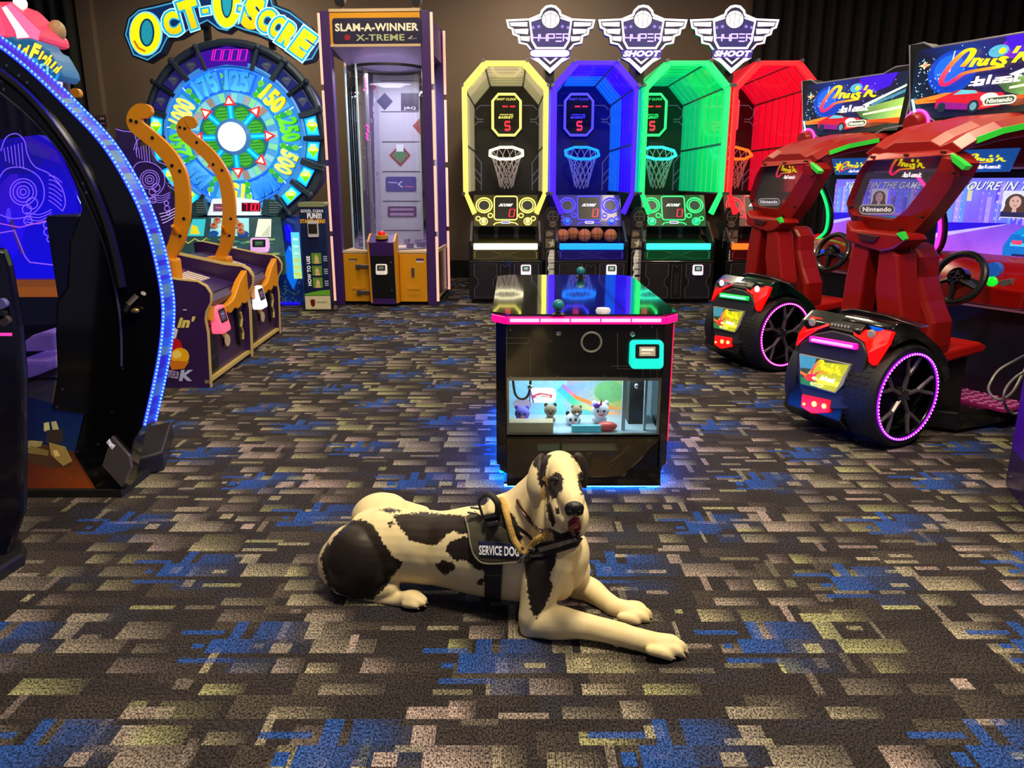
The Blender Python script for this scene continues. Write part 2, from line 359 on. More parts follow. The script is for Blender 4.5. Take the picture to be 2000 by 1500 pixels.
def carpet():
    rng = np.random.default_rng(11); X0, X1, Y0, Y1 = -8.0, 8.0, -1.0, 12.0; s = .0125
    nx, ny = int((X1 - X0) / s), int((Y1 - Y0) / s)
    base = np.array(lin((50, 45, 48)), 'f'); img = np.tile(base, (ny, nx, 1)).astype('f')
    def rect(x, y, wd, h, col, k0, k1, vert=False):
        i0, i1 = max(0, int(round((x - X0) / s))), min(nx, int(round((x + wd - X0) / s))); j0, j1 = max(0, int(round((y - Y0) / s))), min(ny, int(round((y + h - Y0) / s)))
        if i1 <= i0 or j1 <= j0: return
        t = np.linspace(k0, k1, i1 - i0)[None, :, None] * np.ones((j1 - j0, 1, 1))
        if vert: t = np.minimum(1, t * np.linspace(1.25, .55, j1 - j0)[:, None, None])
        img[j0:j1, i0:i1] = img[j0:j1, i0:i1] * (1 - t) + np.array(col, 'f') * t
    lt = [lin(c) for c in ((156, 148, 124), (162, 152, 134), (170, 150, 148), (152, 138, 132), (160, 158, 118), (146, 136, 126))]
    dk = lin((40, 36, 35)); br = lin((96, 86, 78)); nv = lin((52, 56, 76)); bl = lin((40, 78, 158)); bd = lin((44, 60, 104))
    row = .096; A = rng.random
    rows = int((Y1 - Y0) / row)
    for r in range(rows):                     # broad mottled ground in rows, dark to the right of each patch
        x = X0 + A() * .3; y = Y0 + r * row
        while x < X1:
            wd = .12 + .22 * A(); c = (dk, br, br, nv, br)[int(A() * 5)]; rect(x, y + (row * .5 if A() < .35 else 0), wd, row * (1 if A() < .75 else .5), c, .55 * A(), .05); x += wd * (1 + .5 * A())
    for r in range(rows):
        x = X0 + A() * .3; y = Y0 + r * row
        while x < X1:
            q = A(); c = lt[int(A() * len(lt))]; k = .25 + .75 * A()
            # streams of lighter blocks run diagonally over the tiles
            dens = .5 + .5 * math.sin(2 * PI * (x * 1.18 + .35 * math.sin(y * 1.3)) + 1.1 * math.sin(y * 3.1))
            if q < .46 * (.35 + dens): wd = .08 + .12 * A(); rect(x, y, wd, row * (.8 if A() < .6 else .55), c, k, k * .15, True); x += wd * (1.05 + .9 * A() * (1.3 - dens))
            elif q < .58: wd = .07 + .1 * A(); rect(x, y + row * int(A() * 3) / 3, wd, .02, c, k, k * .75); x += wd * .9 + .05
            elif q < .67: rect(x, y, .02 + .01 * A(), row * (1 + .3 * A()), c, k * .9, k * .8); x += .09
            elif q < .74: rect(x, y + .03, .03 + .02 * A(), .04, c, k, k); x += .08
            else: x += .06 + .12 * A()
    for b in range(int((Y1 - Y0) / .44) + 1):   # royal blue clusters, staggered
        for a in range(int((X1 - X0) / .82) + 1):
            x = X0 + a * .82 + (b % 2) * .41 + .1 * (A() - .5); y = Y0 + round((b * .44 + .12 * (A() - .5)) / row) * row
            rect(x + .1, y, .14, row, bl, .95, .55); rect(x + .24, y + row * .1, .2, row * 1.7, bd, .8, .1); rect(x - .02, y + row * 1.1, .14, .024, bl, .9, .75)
            rect(x + .15, y + row, .04, row, bl, .85, .8); rect(x + .22, y + row, .13, row * .9, bl, .55, .12); rect(x + .04, y - row * .42, .17, .028, bl, .85, .45); rect(x + .2, y - row, .2, row * .8, bd, .6, .05)
            rect(x + .05, y + row * .25, .035, .03, bl, 1, 1)
            c = lt[int(A() * 6)]; rect(x + .3, y + .02, .06, .04, c, .8, .7); rect(x + .38, y + row, .06, row * .8, c, .8, .5); rect(x + .42, y, .2, row, c, .8, .25, True); rect(x + .36, y + row * 2, .13, .045, c, .85, .5)
    # mesh: fine cells close by, coarser further back
    me = bpy.data.meshes.new('floor'); V = []; Cc = []; NV = 0; Fq = []
    for (ya, yb, sx, sy, xa, xb) in ((-1.0, 1.1, 32, 12, X0, X1), (1.1, 4.2, 1, 2, -3.2, 3.2), (1.1, 4.2, 16, 8, X0, -3.2), (1.1, 4.2, 16, 8, 3.2, X1), (4.2, 8.2, 2, 2, -4.4, 3.6), (4.2, 8.2, 16, 8, X0, -4.4), (4.2, 8.2, 16, 8, 3.6, X1), (8.2, 12.0, 4, 4, X0, X1)):
        i0, i1, j0, j1 = int(round((xa - X0) / s)), int(round((xb - X0) / s)), int(round((ya - Y0) / s)), int(round((yb - Y0) / s))
        I = np.arange(i0, i1, sx); J = np.arange(j0, j1, sy); gi, gj = np.meshgrid(I, J)
        ge, gf = np.minimum(gi + sx, i1), np.minimum(gj + sy, j1)
        q = np.stack([np.stack([gi, gj], -1), np.stack([ge, gj], -1), np.stack([ge, gf], -1), np.stack([gi, gf], -1)], 2).reshape(-1, 4, 2)
        pos = np.zeros((q.shape[0], 4, 3), 'f'); pos[:, :, 0] = X0 + q[:, :, 0] * s; pos[:, :, 1] = Y0 + q[:, :, 1] * s
        cc = img[np.minimum(gj.ravel() + sy // 2, ny - 1), np.minimum(gi.ravel() + sx // 2, nx - 1)]
        V.append(pos.reshape(-1, 3)); Cc.append(np.repeat(cc, 4, axis=0))
    V = np.concatenate(V); Cc = np.concatenate(Cc); n = len(V)
    me.vertices.add(n); me.vertices.foreach_set('co', V.ravel()); me.loops.add(n); me.loops.foreach_set('vertex_index', np.arange(n, dtype='i'))
    me.polygons.add(n // 4); me.polygons.foreach_set('loop_start', np.arange(0, n, 4, dtype='i')); me.polygons.foreach_set('loop_total', np.full(n // 4, 4, 'i'))
    me.update(); me.validate()
    at = me.color_attributes.new('Col', 'FLOAT_COLOR', 'POINT'); a = np.ones((n, 4), 'f'); a[:, :3] = Cc; at.data.foreach_set('color', a.ravel())
    return put('floor', me, carpet_material(), None, kind='structure')
carpet()
WALLM = M('wall_paint', (118, 100, 88), .85, var=.08, scale=3, bump=.1); WALLD = M('dark_wall_paint', (34, 31, 32), .9)
WY = 11.75
MB().box(-8, 8, WY, WY + .15, 0, 5).build('wall_back', WALLM, kind='structure')
MB().box(W(160, 200, WY).x, W(207, 200, WY).x, WY - .12, WY, 0, 5).build('trim_1', WALLM, kind='structure')
MB().box(-8.15, -8, -1, WY, 0, 5).build('wall_left', WALLD, kind='structure')
MB().box(8, 8.15, -1, WY, 0, 5).build('wall_right', WALLD, kind='structure')
MB().box(-8, 8, -1, WY, 5, 5.15).build('ceiling', WALLD, kind='structure')
MB().box(-6.2, 3.4, WY - .03, WY, 0, .26).build('baseboard_back', M('baseboard_black', (10, 10, 12), .5), kind='structure')
def curtain(x0, x1, y, z1, label, seed):
    rnd = random.Random(seed); t = thing('curtain', label, 'curtain', ((x0 + x1) / 2, y, 0), group=None)
    n = int((x1 - x0) / .028); prof = []; ph = 0
    for i in range(n + 1):
        x = x0 + (x1 - x0) * i / n - (x0 + x1) / 2; ph += .62 + .5 * rnd.random(); prof.append((x, .055 * math.sin(ph) + .02 * math.sin(ph * .37)))
    r0 = [Vector((x, d, .02)) for x, d in prof]; r1 = [Vector((x, d * .55, z1)) for x, d in prof]
    MB().loft([r0, [a.lerp(b, .5) for a, b in zip(r0, r1)], r1], False, False).build('drape', M('black_velvet', (24, 23, 27), .8, var=.15, scale=8), t, True, ang=80)
    MB().cyl((x0 - (x0 + x1) / 2, 0, z1 + .02), (x1 - (x0 + x1) / 2, 0, z1 + .02), .025).build('curtain_rail', BLKM, t)
curtain(-8.0, W(158, 100, 11.45).x, 11.45, 4.9, 'black pleated curtain at left beside the brown wall', 3)
curtain(W(1466, 60, 11.6).x, 7.9, 11.55, 4.9, 'black pleated curtain behind the racing machines', 4)
a = W(195, 250, WY - .1); b = W(211, 224, WY - .1)
nt_ = thing('wall_notice', 'small framed notice on the brown wall left of the prize wheel', 'sign', ((a.x + b.x) / 2, WY - .13, a.z))
hw_ = (b.x - a.x) / 2; hz = b.z - a.z; MB().box(-hw_, hw_, -.015, .01, 0, hz).build('notice_frame', M('notice_frame', (120, 96, 90), .5), nt_)
ar = front_art(-hw_, hw_, 0, hz, -.016); ar.rect(.14, .86, .1, .9, (40, 34, 44)); ar.rect(.25, .75, .6, .8, (150, 130, 130)); ar.rect(.25, .75, .25, .4, (120, 104, 110)); ar.build('notice_print', ART(.1), nt_)
# ---------------------------------------------------------------- basketball shooting machines
HY = 9.1
def hoop_machine(px, cols, label, balls=False):
    (frame_c, slat_c, slat_d, line_c, bar_c, back_c, pan_c) = cols
    cx = W(px, 300, HY).x; t = thing('basketball_machine', label, 'arcade game', (cx, HY, 0), group='basketball shooting machines in a row'); nm = '%d_%d_%d' % frame_c
    f = Frame((W(987, 300, HY).x, HY, 0)); Z = lambda py, y=0.0: f.xz(987, py, y)[1]
    zt, zc, zb, zbb = Z(119), Z(167), Z(378), Z(420); wt, wc, wb = .24, .478, .38; D = 2.32
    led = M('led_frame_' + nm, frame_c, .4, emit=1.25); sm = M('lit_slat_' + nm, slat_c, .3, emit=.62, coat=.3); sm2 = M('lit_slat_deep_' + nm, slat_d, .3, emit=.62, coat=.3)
    lm = M('led_line_' + nm, line_c, .4, emit=1.3); bm_ = M('led_bar_' + nm, bar_c, .4, emit=1.5)
    edge = M('cage_rail', (120, 112, 130), .35, .6)
    oc = lambda k=1.0: [(-wb * k, zbb), (-wc * k, zb), (-wc * k, zc), (-wt * k, zt), (wt * k, zt), (wc * k, zc), (wc * k, zb), (wb * k, zbb)]
    # cage slats: each panel between two hoops is its own piece
    N = 9; st_ = D / N
    segs = [(1, 2), (2, 3), (3, 4), (4, 5), (5, 6)]
    tap = lambda y: 1 - .045 * y / D
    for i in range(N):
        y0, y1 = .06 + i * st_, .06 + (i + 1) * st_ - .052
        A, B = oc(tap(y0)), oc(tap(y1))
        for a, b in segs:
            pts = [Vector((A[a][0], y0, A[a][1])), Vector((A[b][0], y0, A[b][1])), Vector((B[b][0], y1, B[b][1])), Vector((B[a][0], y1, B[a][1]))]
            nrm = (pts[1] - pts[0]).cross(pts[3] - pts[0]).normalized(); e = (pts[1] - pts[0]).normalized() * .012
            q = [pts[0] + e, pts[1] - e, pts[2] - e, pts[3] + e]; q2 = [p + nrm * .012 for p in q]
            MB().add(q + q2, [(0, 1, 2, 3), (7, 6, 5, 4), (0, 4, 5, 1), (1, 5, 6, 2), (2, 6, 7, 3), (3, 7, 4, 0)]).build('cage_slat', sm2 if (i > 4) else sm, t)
    # rails along the depth
    for k in (1, 2, 3, 4, 5, 6):
        a, b = oc(1.0)[k], oc(tap(D))[k]; MB().cyl((a[0] * .995, 0, a[1]), (b[0] * .995, D, b[1]), .012, n=8).build('cage_rail', edge, t)
    zm = Z(280)
    for s in (-1, 1): MB().box(min(s * wc * .955, s * wc * .985), max(s * wc * .955, s * wc * .985), 0, D, zm - .012, zm + .012).build('cage_rail', edge, t)
    # glowing front frame
    O = oc(1.0); I = [(u * (1 - .05 / max(abs(u), .2)), v + (-.05 if v > zc - .01 else (.03 if v < zb - .05 else 0))) for u, v in O]
    for k in range(7):
        a, b = O[k], O[k + 1]; ia, ib = I[k], I[k + 1]
        MB().prism([a, b, ib, ia], -.03, .04, 'y').build('frame_light', led, t, bevel=.006)
    for k in range(1, 7): MB().cbox((O[k][0], -.02, O[k][1]), (.035, .07, .035), Matrix.Rotation(PI / 8 * (1 if k in (2, 5) else 3), 3, 'Y')).build('frame_joint', edge, t)
    # backboard with display
    bb = MB().prism([(u * .95, v) for u, v in oc(1)], D, D + .05, 'y').build('backboard', M('backboard_' + nm, back_c, .3), t)
    a = front_art(0, 1, 0, 1, D - .002); a.fn = lambda u, v: (u, D - .002, v)
    lc = (110, 105, 140)
    X = lambda p, q: f.xz(p, q, D)
    for s in (-1, 1):
        for pl in ([(927, 212), (927, 226), (933, 233), (944, 233)], [(944, 238), (933, 238), (926, 246), (926, 300), (940, 318), (940, 372)], [(928, 330), (940, 345)], [(928, 345), (940, 360)], [(960, 206), (938, 206), (930, 214)]):
            a.stroke([(X(p, q)[0] * s, X(p, q)[1]) for p, q in pl], .014, lc)
    a.build('line_print', ART(.25), bb)
    x0, z0 = X(953, 268); x1, z1 = X(1012, 183); xm = (x0 + x1) / 2; x0 -= xm; x1 -= xm
    cut = lambda g: [(x0 + g, z0 + .11), (x0 + .1, z0 + g), (x1 - .1, z0 + g), (x1 - g, z0 + .11), (x1 - g, z1 - .11), (x1 - .1, z1 - g), (x0 + .1, z1 - g), (x0 + g, z1 - .11)]
    sc = MB().prism(cut(0), D - .12, D, 'y').build('shot_clock', BLK, t)
    MB().tube([(u, D - .13, v) for u, v in cut(.02)], .018, 6, True).build('clock_light', lm, sc)
    a = front_art(x0, x1, z0, z1, D - .122)
    a.text('SHOT CLOCK', .18, .82, .83, .88, line_c, .01, .3); a.digits('--', .36, .78, .64, .74, (255, 40, 60), .035); a.text('POINTS PER', .28, .72, .485, .52, line_c, .02, .3); a.text('BASKET', .24, .72, .415, .47, line_c, .03, .3); a.digits('5', .44, .60, .16, .34, (255, 50, 70), .05)
    a.build('clock_print', ART(1.0), sc)
    # rim, bracket and net
    hy = 1.55; rx, rz_ = f.xz(983, 299, hy); tl = R(22)
    rm = Matrix.Translation(Vector((0, hy, rz_))) @ Matrix.Rotation(tl, 4, 'X')
    oct_ = [rm @ Vector((.235 * math.cos(PI / 8 + PI / 4 * k), .235 * math.sin(PI / 8 + PI / 4 * k), 0)) for k in range(8)]
    rim = MB().tube(oct_, .019, 8, True).build('rim', M('rim_light_' + nm, bar_c, .4, emit=1.5), t)
    MB().box(-.1, .1, hy + .2, hy + .34, rz_ + .06, rz_ + .15).box(-.03, .03, hy + .3, D, rz_ + .07, rz_ + .12).build('rim_bracket', DGREY, rim)
    nb = MB(); K = 12; L = 5
    def np_(i, j): r = .225 - .135 * (j / L) ** .7; an = 2 * PI * (i + .5 * (j % 2)) / K; return rm @ Vector((r * math.cos(an), r * math.sin(an), -.0)) + Vector((0, 0, -.085 * j))
    for j in range(L):
        for i in range(K):
            for dlt in ((0, 1) if j % 2 else (-1, 0)): nb.cyl(np_(i, j), np_(i + dlt, j + 1), .0055, n=4)
    nb.build('net', M('net_cord', (214, 205, 225), .8), rim, kind='stuff')
    # score panel
    y0 = .30; xa, za = f.xz(922, 442, y0); y1 = .5; xb, zb2 = f.xz(922, 381, y1); hw = .385
    sp = MB().add([(-hw, y0, za), (hw, y0, za), (hw, y1, zb2), (-hw, y1, zb2), (-hw, y1 + .1, za), (hw, y1 + .1, za), (hw, y1 + .1, zb2), (-hw, y1 + .1, zb2)],
                  [(0, 1, 2, 3), (5, 4, 7, 6), (0, 3, 7, 4), (1, 5, 6, 2), (3, 2, 6, 7), (0, 4, 5, 1)]).build('score_panel', M('score_panel_' + nm, pan_c, .35, coat=.3), t)
    n = Vector((0, -(zb2 - za), (y1 - y0) * 1.0)).normalized(); n = Vector((0, -abs(zb2 - za), (y1 - y0))).normalized()
    S = lambda u, v, d=0.0: Vector((-hw + u * 2 * hw, y0 + v * (y1 - y0), za + v * (zb2 - za))) + n * d
    asp = (Vector((0, y1 - y0, zb2 - za)).length) / (2 * hw)
    def ringp(u, v, r, m=24): return [S(u + r * math.cos(2 * PI * k / m), v + r / asp * math.sin(2 * PI * k / m), .006) for k in range(m)]
    for u in (.16, .84):
        MB().tube(ringp(u, .665, .125), .0085, 6, True, up=n).build('speaker_ring', lm, sp)
        MB().tube(ringp(u, .66, .09), .006, 6, True, up=n).build('speaker_ring', lm, sp)
    for u, v, r in ((.26, .335, .036), (.07, .24, .034), (.155, .15, .06), (.74, .335, .036), (.93, .24, .034), (.845, .15, .06)): MB().tube(ringp(u, v, r, 18), .006, 6, True, up=n).build('button_ring', lm, sp)
    for u in (.155, .845): MB().cyl(S(u, .15), S(u, .15, .03), .03, .026).build('push_button', M('button_' + nm, bar_c, .3, emit=.35), sp)
    MB().tube([S(u, v, .006) for u, v in rrect(.32, .68, .2, .95, .08, .04)], .007, 6, True, up=n).build('screen_ring', lm, sp)
    MB().tube([S(.31, .04, .006), S(.35, .1, .006), S(.43, .12, .006)], .006, 6, up=n).build('trim_line', lm, sp); MB().tube([S(.69, .04, .006), S(.65, .1, .006), S(.57, .12, .006)], .006, 6, up=n).build('trim_line', lm, sp)
    ar = Art(lambda u, v: S(u, v, .003), n); ar.rrect(.33, .67, .22, .93, .06, (8, 8, 12), .03)
    for u in (.16, .84): ar.disc(u, .66, .085, .085 / asp, (40, 40, 44))
    ar.text('SCORE', .4, .6, .63, .72, (245, 245, 255), .04, .4); ar.digits('0', .55, .625, .3, .54, (255, 30, 60), .018); ar.rrect(.43, .57, .08, .16, .03, (225, 225, 240), .015); ar.rect(.445, .555, .1, .14, (60, 60, 150) if frame_c[1] > 60 else (60, 40, 220))
    ar.build('score_print', ART(1.0), sp)
    # ball return: hood with three openings, deck, lit bar, lower panel
    xh, zh0 = f.xz(922, 475, .3); hood = MB().prism([(-hw, zh0 - .05), (hw, zh0 - .05), (hw, za), (-hw, za)], .55, .6, 'y').build('ball_hood', M('hood_grey', (78, 76, 84), .45), t)
    for u in (-.24, .0, .26): MB().prism([(u + .105 * math.cos(2 * PI * k / 20), za - .10 + .13 * math.sin(2 * PI * k / 20)) for k in range(20)], .54, .552, 'y').build('ball_opening', BLKM, hood)
    zl1, zl0 = f.xz(950, 475.5, 0)[1], f.xz(950, 487.5, 0)[1]
    MB().add([(-hw, .02, zl1 - .03), (hw, .02, zl1 - .03), (hw, .58, zl1 + .03), (-hw, .58, zl1 + .03)], [(0, 1, 2, 3)]).build('ball_deck', M('deck_' + nm, pan_c, .4), t)
    MB().box(-.375, .375, -.02, .02, zl0, zl1).build('light_bar', bm_, t, bevel=.008)
    zp0 = f.xz(950, 508, 0)[1]
    lp = MB().box(-.385, .385, -.005, .03, zp0, zl0 - .004).build('lower_panel', M('lower_panel_' + nm, pan_c, .25, coat=.4), t)
    a = front_art(-.385, .385, zp0, zl0, -.006); c2 = tuple(min(255, int(k * 1.5) + 45) for k in pan_c)
    for pl in ([(.03, .2), (.03, .75), (.06, .9), (.3, .85), (.42, .6), (.58, .6), (.7, .85), (.94, .9), (.97, .75), (.97, .2), (.75, .12), (.62, .3), (.38, .3), (.25, .12)],): a.outline(pl, .012, c2)
    a.stroke([(.35, .75), (.5, .82), (.65, .75)], .012, c2); a.stroke([(.4, .45), (.6, .45)], .012, c2)
    a.build('panel_print', ART(.12), lp)
    # side rails
    for s in (-1, 1):
        MB().prism([(-.02, zl1 + .03), (.02, zl1 - .04), (.62, za - .02), (.62, za + .04), (.3, za + .06)], min(s * .39, s * .415), max(s * .39, s * .415), 'x').build('side_rail', M('rail_grey', (96, 94, 100), .35, .7), t, bevel=.004)
    # base cabinet
    zc0, zc1 = .05, zp0 - .01
    cb = MB().box(-.43, .43, 0, 2.3, zc0, zc1).box(-.43, -.40, .0, 2.3, zc1, zl1 + .02).box(.40, .43, .0, 2.3, zc1, zl1 + .02).build('base_cabinet', M('cabinet_black', (17, 16, 19), .32, coat=.3), t, bevel=.006)
    MB().box(-.40, .40, .05, 2.2, 0, zc0).build('plinth', BLKM, t)
    a = front_art(-.43, .43, zc0, zc1, -.001); g = (92, 82, 84)
    pl = [(.07, .06), (.07, .3), (.12, .38), (.12, .52), (.07, .62), (.07, .93), (.38, .93), (.38, .62), (.33, .52), (.33, .38), (.38, .3), (.38, .06)]
    a.poly(pl, (30, 25, 28)); a.outline(pl, .008, g); a.stroke([(.09, .75), (.22, .55), (.36, .75)], .006, (60, 50, 52)); a.disc(.22, .78, .08, .12, (36, 30, 32))
    a.outline([(.43, .05), (.43, .9), (.47, .9), (.495, .84), (.52, .9), (.56, .9), (.56, .05)], .006, g); a.text('Hyper shoot', .45, .54, .1, .75, (70, 62, 64)) if False else a.rect(.46, .53, .12, .7, (34, 30, 32))
    pl = [(.62, .06), (.62, .3), (.66, .38), (.66, .52), (.62, .62), (.62, .93), (.95, .93), (.95, .62), (.91, .52), (.91, .38), (.95, .3), (.95, .06)]
    a.poly(pl, (28, 26, 36)); a.outline(pl, .008, g); a.stroke([(.64, .62), (.78, .46), (.93, .62)], .006, (56, 52, 66))
    a.build('cabinet_print', ART(.1), cb)
    xr, zr = f.xz(1027, 527, 0); card_reader(t, (.24, 0, zr), .12, .12, (235, 215, 235), (90, 120, 110))
    if balls:
        for i, (u, v, dz) in enumerate(((-.33, .17, 0), (-.2, .27, .012), (-.07, .17, .0), (.09, .27, .012), (.24, .17, 0))):
            b = thing('basketball', ['orange basketball at the left end of the blue-lit ball deck', 'orange basketball second from left on the blue-lit deck', 'orange basketball in the middle of the blue-lit deck', 'orange basketball second from right on the blue-lit deck', 'orange basketball at the right end of the blue-lit deck'][i], 'ball', (cx + u, HY + v, zl1 - .03 + (v - .02) * .107 + .088 + .006), group='basketballs on the blue-lit deck')
            k = MB().ell((0, 0, 0), .079, 20, 12).build('ball_skin', M('ball_orange', (190, 110, 70), .6, bump=.3, scale=90), b, True, ang=180)
            MB().ring((0, 0, 0), .079, .0025, 'x', 24, 4).ring((0, 0, 0), .079, .0025, 'y', 24, 4).ring((0, 0, 0), .079, .0025, 'z', 24, 4).build('seam', BLKM, b)
    return t
hoop_machine(987, ((248, 240, 96), (205, 190, 150), (168, 160, 118), (250, 240, 120), (255, 246, 205), (34, 32, 44), (72, 68, 34)), 'basketball machine with yellow lit slatted cage, leftmost in the row')
hoop_machine(1160, ((62, 20, 255), (52, 10, 255), (10, 110, 255), (80, 70, 255), (20, 140, 255), (16, 4, 120), (28, 14, 130)), 'basketball machine with blue lit slatted cage and balls on its deck', True)
hoop_machine(1335, ((30, 255, 110), (0, 225, 120), (0, 200, 130), (60, 255, 130), (50, 255, 225), (20, 40, 48), (14, 84, 52)), 'basketball machine with green lit slatted cage')
hoop_machine(1507, ((255, 30, 40), (255, 10, 48), (235, 10, 50), (255, 60, 70), (255, 100, 30), (40, 8, 20), (80, 12, 20)), 'basketball machine with red lit slatted cage, rightmost in the row')
def link_panel(px, label):
    x, z0 = W(px, 590, HY).x, 0; x = W(px, 500, HY + .2).x
    f = Frame((x, HY + .2, 0)); Zp = lambda py: f.xz(px, py, 0)[1]
    t = thing('link_panel', label, 'panel', (x, HY + .2, 0), group='printed link panels between the basketball machines')
    zt, zs1, zs0 = Zp(405), Zp(446), Zp(486)
    body = MB().box(-.085, .085, 0, .06, 0, zs0).build('post', M('panel_dark', (24, 22, 24), .4), t, bevel=.004)
    hd = MB().prism([(-.095, zs0 + .0), (.095, zs0), (.095, zs1 + .06), (.095, zt - .07), (.05, zt), (-.05, zt), (-.095, zt - .07), (-.095, zs1 + .06)], 0.002, .055, 'y').build('head_plate', M('panel_dark', (24, 22, 24), .4), t, bevel=.004)
    a = front_art(-.095, .095, zs0, zt, 0.001); g = (96, 82, 70)
    a.rect(.04, .96, .02, .25, (118, 104, 88)); a.star(.5, .13, .32, (235, 220, 190), asp=1, q=.42) if False else a.poly([(.5 + .3 * (1 if i % 2 == 0 else .42) * math.cos(PI / 2 + PI * i / 5), .13 + .12 * (1 if i % 2 == 0 else .42) * math.sin(PI / 2 + PI * i / 5)) for i in range(10)], (238, 226, 200))
    a.rect(.04, .96, .27, .46, (72, 62, 58)); a.poly([(.1, .3), (.5, .32), (.3, .44), (.1, .4)], (130, 112, 100)); a.poly([(.6, .28), (.95, .3), (.9, .44), (.7, .42)], (104, 92, 96)); a.disc(.4, .36, .12, .04, (150, 120, 90))
    a.disc(.5, .78, .36, .14, g); a.disc(.5, .78, .3, .115, (40, 36, 38)); a.rect(.15, .85, .77, .79, g); a.rect(.48, .52, .67, .89, g); a.poly([(.2, .6), (.8, .6), (.6, .52), (.4, .52)], g); a.rect(.3, .7, .62, .64, (150, 130, 110))
    a.build('head_print', ART(.12), hd)
    a = front_art(-.085, .085, 0, zs0, -.001); a.outline([(.06, .02), (.06, .92), (.16, .96), (.84, .96), (.94, .92), (.94, .02)], .03, (112, 100, 90))
    for i, ch in enumerate('SHOOT'):
        v1 = .93 - i * .185
        for st_ in GL[ch]: a.stroke([(.26 + .48 * x_ + .14 * (y_ - .5), v1 - .14 + y_ * .14) for x_, y_ in st_], .13 if False else .1, (225, 215, 200))
    a.build('post_print', ART(.3), body)
link_panel(1079, 'narrow panel with vertical white letters between the yellow and blue machines'); link_panel(1246, 'narrow panel with vertical white letters between the blue and green machines'); link_panel(1424, 'narrow panel with vertical white letters between the green and red machines')
def wing_sign(px, label, first=False):
    y = HY + .1; f = Frame((W(px, 80, y).x, y, 0)); t = thing('winged_sign', label, 'sign', (f.loc.x, y, W(px, 140, y).z), group='lit winged shield signs above the basketball machines')
    zb = f.xz(px, 140, 0)[1]; sc = (f.xz(1175, 80)[0] - f.xz(1075, 80)[0]) / 100; P = lambda x, yy: ((x - 1075) * sc, f.xz(px, yy, 0)[1] - zb)
    half = [(1075, 9), (1085, 11), (1094, 20), (1096, 27), (1117, 36), (1162, 38), (1158, 55), (1151, 58), (1149, 68), (1139, 72), (1137, 85), (1122, 88), (1112, 101), (1113, 114), (1098, 122), (1075, 144)]
    full = half + [(2150 - x, q) for x, q in half[-2:0:-1]]
    body = MB().prism([P(*p) for p in full], 0, .09, 'y').build('shield', M('sign_navy', (30, 26, 66), .4), t)
    a = Art(lambda u, v: (P(u, v)[0], -.001, P(u, v)[1]), (0, -1, 0), .0012)
    navy, wh, pu = (40, 36, 98), (250, 240, 255), (150, 120, 235)
    a.poly(full, wh); mid = [(1075, 14), (1083, 16), (1090, 23), (1092, 31), (1116, 40), (1157, 42), (1154, 52), (1147, 55), (1145, 65), (1135, 69), (1133, 82), (1120, 85), (1108, 100), (1109, 112), (1096, 119), (1075, 139)]
    a.poly(mid + [(2150 - x, q) for x, q in mid[-2:0:-1]], (26, 20, 58))
    for s in (1, -1):
        m = lambda q: [((1075 + s * (x - 1075)), yy) for x, yy in q]
        a.poly(m([(1120, 43), (1155, 44), (1152, 51), (1120, 52)]), wh); a.poly(m([(1118, 56), (1146, 57), (1143, 65), (1119, 67)]), wh); a.poly(m([(1115, 71), (1134, 71), (1132, 79), (1116, 81)]), wh)
    sh = [(1075, 30), (1090, 32), (1117, 40), (1114, 66), (1113, 80), (1104, 96), (1075, 96)]; a.poly(sh + [(2150 - x, q) for x, q in sh[-2:0:-1]], wh)
    sh = [(1075, 34), (1092, 36), (1113, 43), (1110, 66), (1109, 79), (1101, 92), (1075, 92)]; a.poly(sh + [(2150 - x, q) for x, q in sh[-2:0:-1]], navy)
    a.disc(1075, 37, 19, 19, (26, 20, 58)); a.disc(1075, 38, 17, 17, (255, 250, 255), 28)
    for q in ([(1075, 21), (1075, 55)], [(1062, 27), (1067, 38), (1064, 51)], [(1088, 27), (1083, 38), (1086, 51)], [(1060, 32), (1075, 26), (1090, 32)]): a.stroke(q, 1.1, (120, 120, 130))
    for x in (1041, 1052, 1098, 1109): a.star(x, 54 if x in (1041, 1109) else 52, 4.5, pu, a0=-PI / 2, q=.42)
    a.fn0 = a.fn; b = Art(lambda u, v: (P(u, -v)[0], -.012, P(u, -v)[1]), (0, -1, 0), .0012)
    b.techno('HYPER', 1040, 1112, -81, -67, 2.6, (205, 180, 255))
    a.poly([(1034, 97), (1116, 97), (1112, 114), (1038, 114)], (60, 40, 130))
    if first: b.rrect(1036, 1112, -111, -98, 5, (255, 235, 255), 10)
    else: b.text('SHOOT', 1040, 1110, -111, -99, (255, 250, 255), .06, .35)
    a.poly([(1044, 113), (1075, 142), (1106, 113), (1098, 113), (1075, 133), (1052, 113)], wh); a.poly([(1054, 113), (1075, 131), (1096, 113), (1092, 113), (1075, 127), (1058, 113)], (26, 20, 58)); a.poly([(1060, 113), (1075, 126), (1090, 113), (1085, 113), (1075, 121), (1065, 113)], wh)
    a.build('shield_print', ART(.92), body); b.build('sign_lettering', ART(1.0), body)
    MB().box(-.05, .05, .09, .6, -.12, .25).build('sign_bracket', BLK, t)
wing_sign(1075, 'winged shield sign over the yellow and blue machines, lower word glowing out', True); wing_sign(1254, 'winged shield sign between the blue and green machines'); wing_sign(1432, 'winged shield sign between the green and red machines')
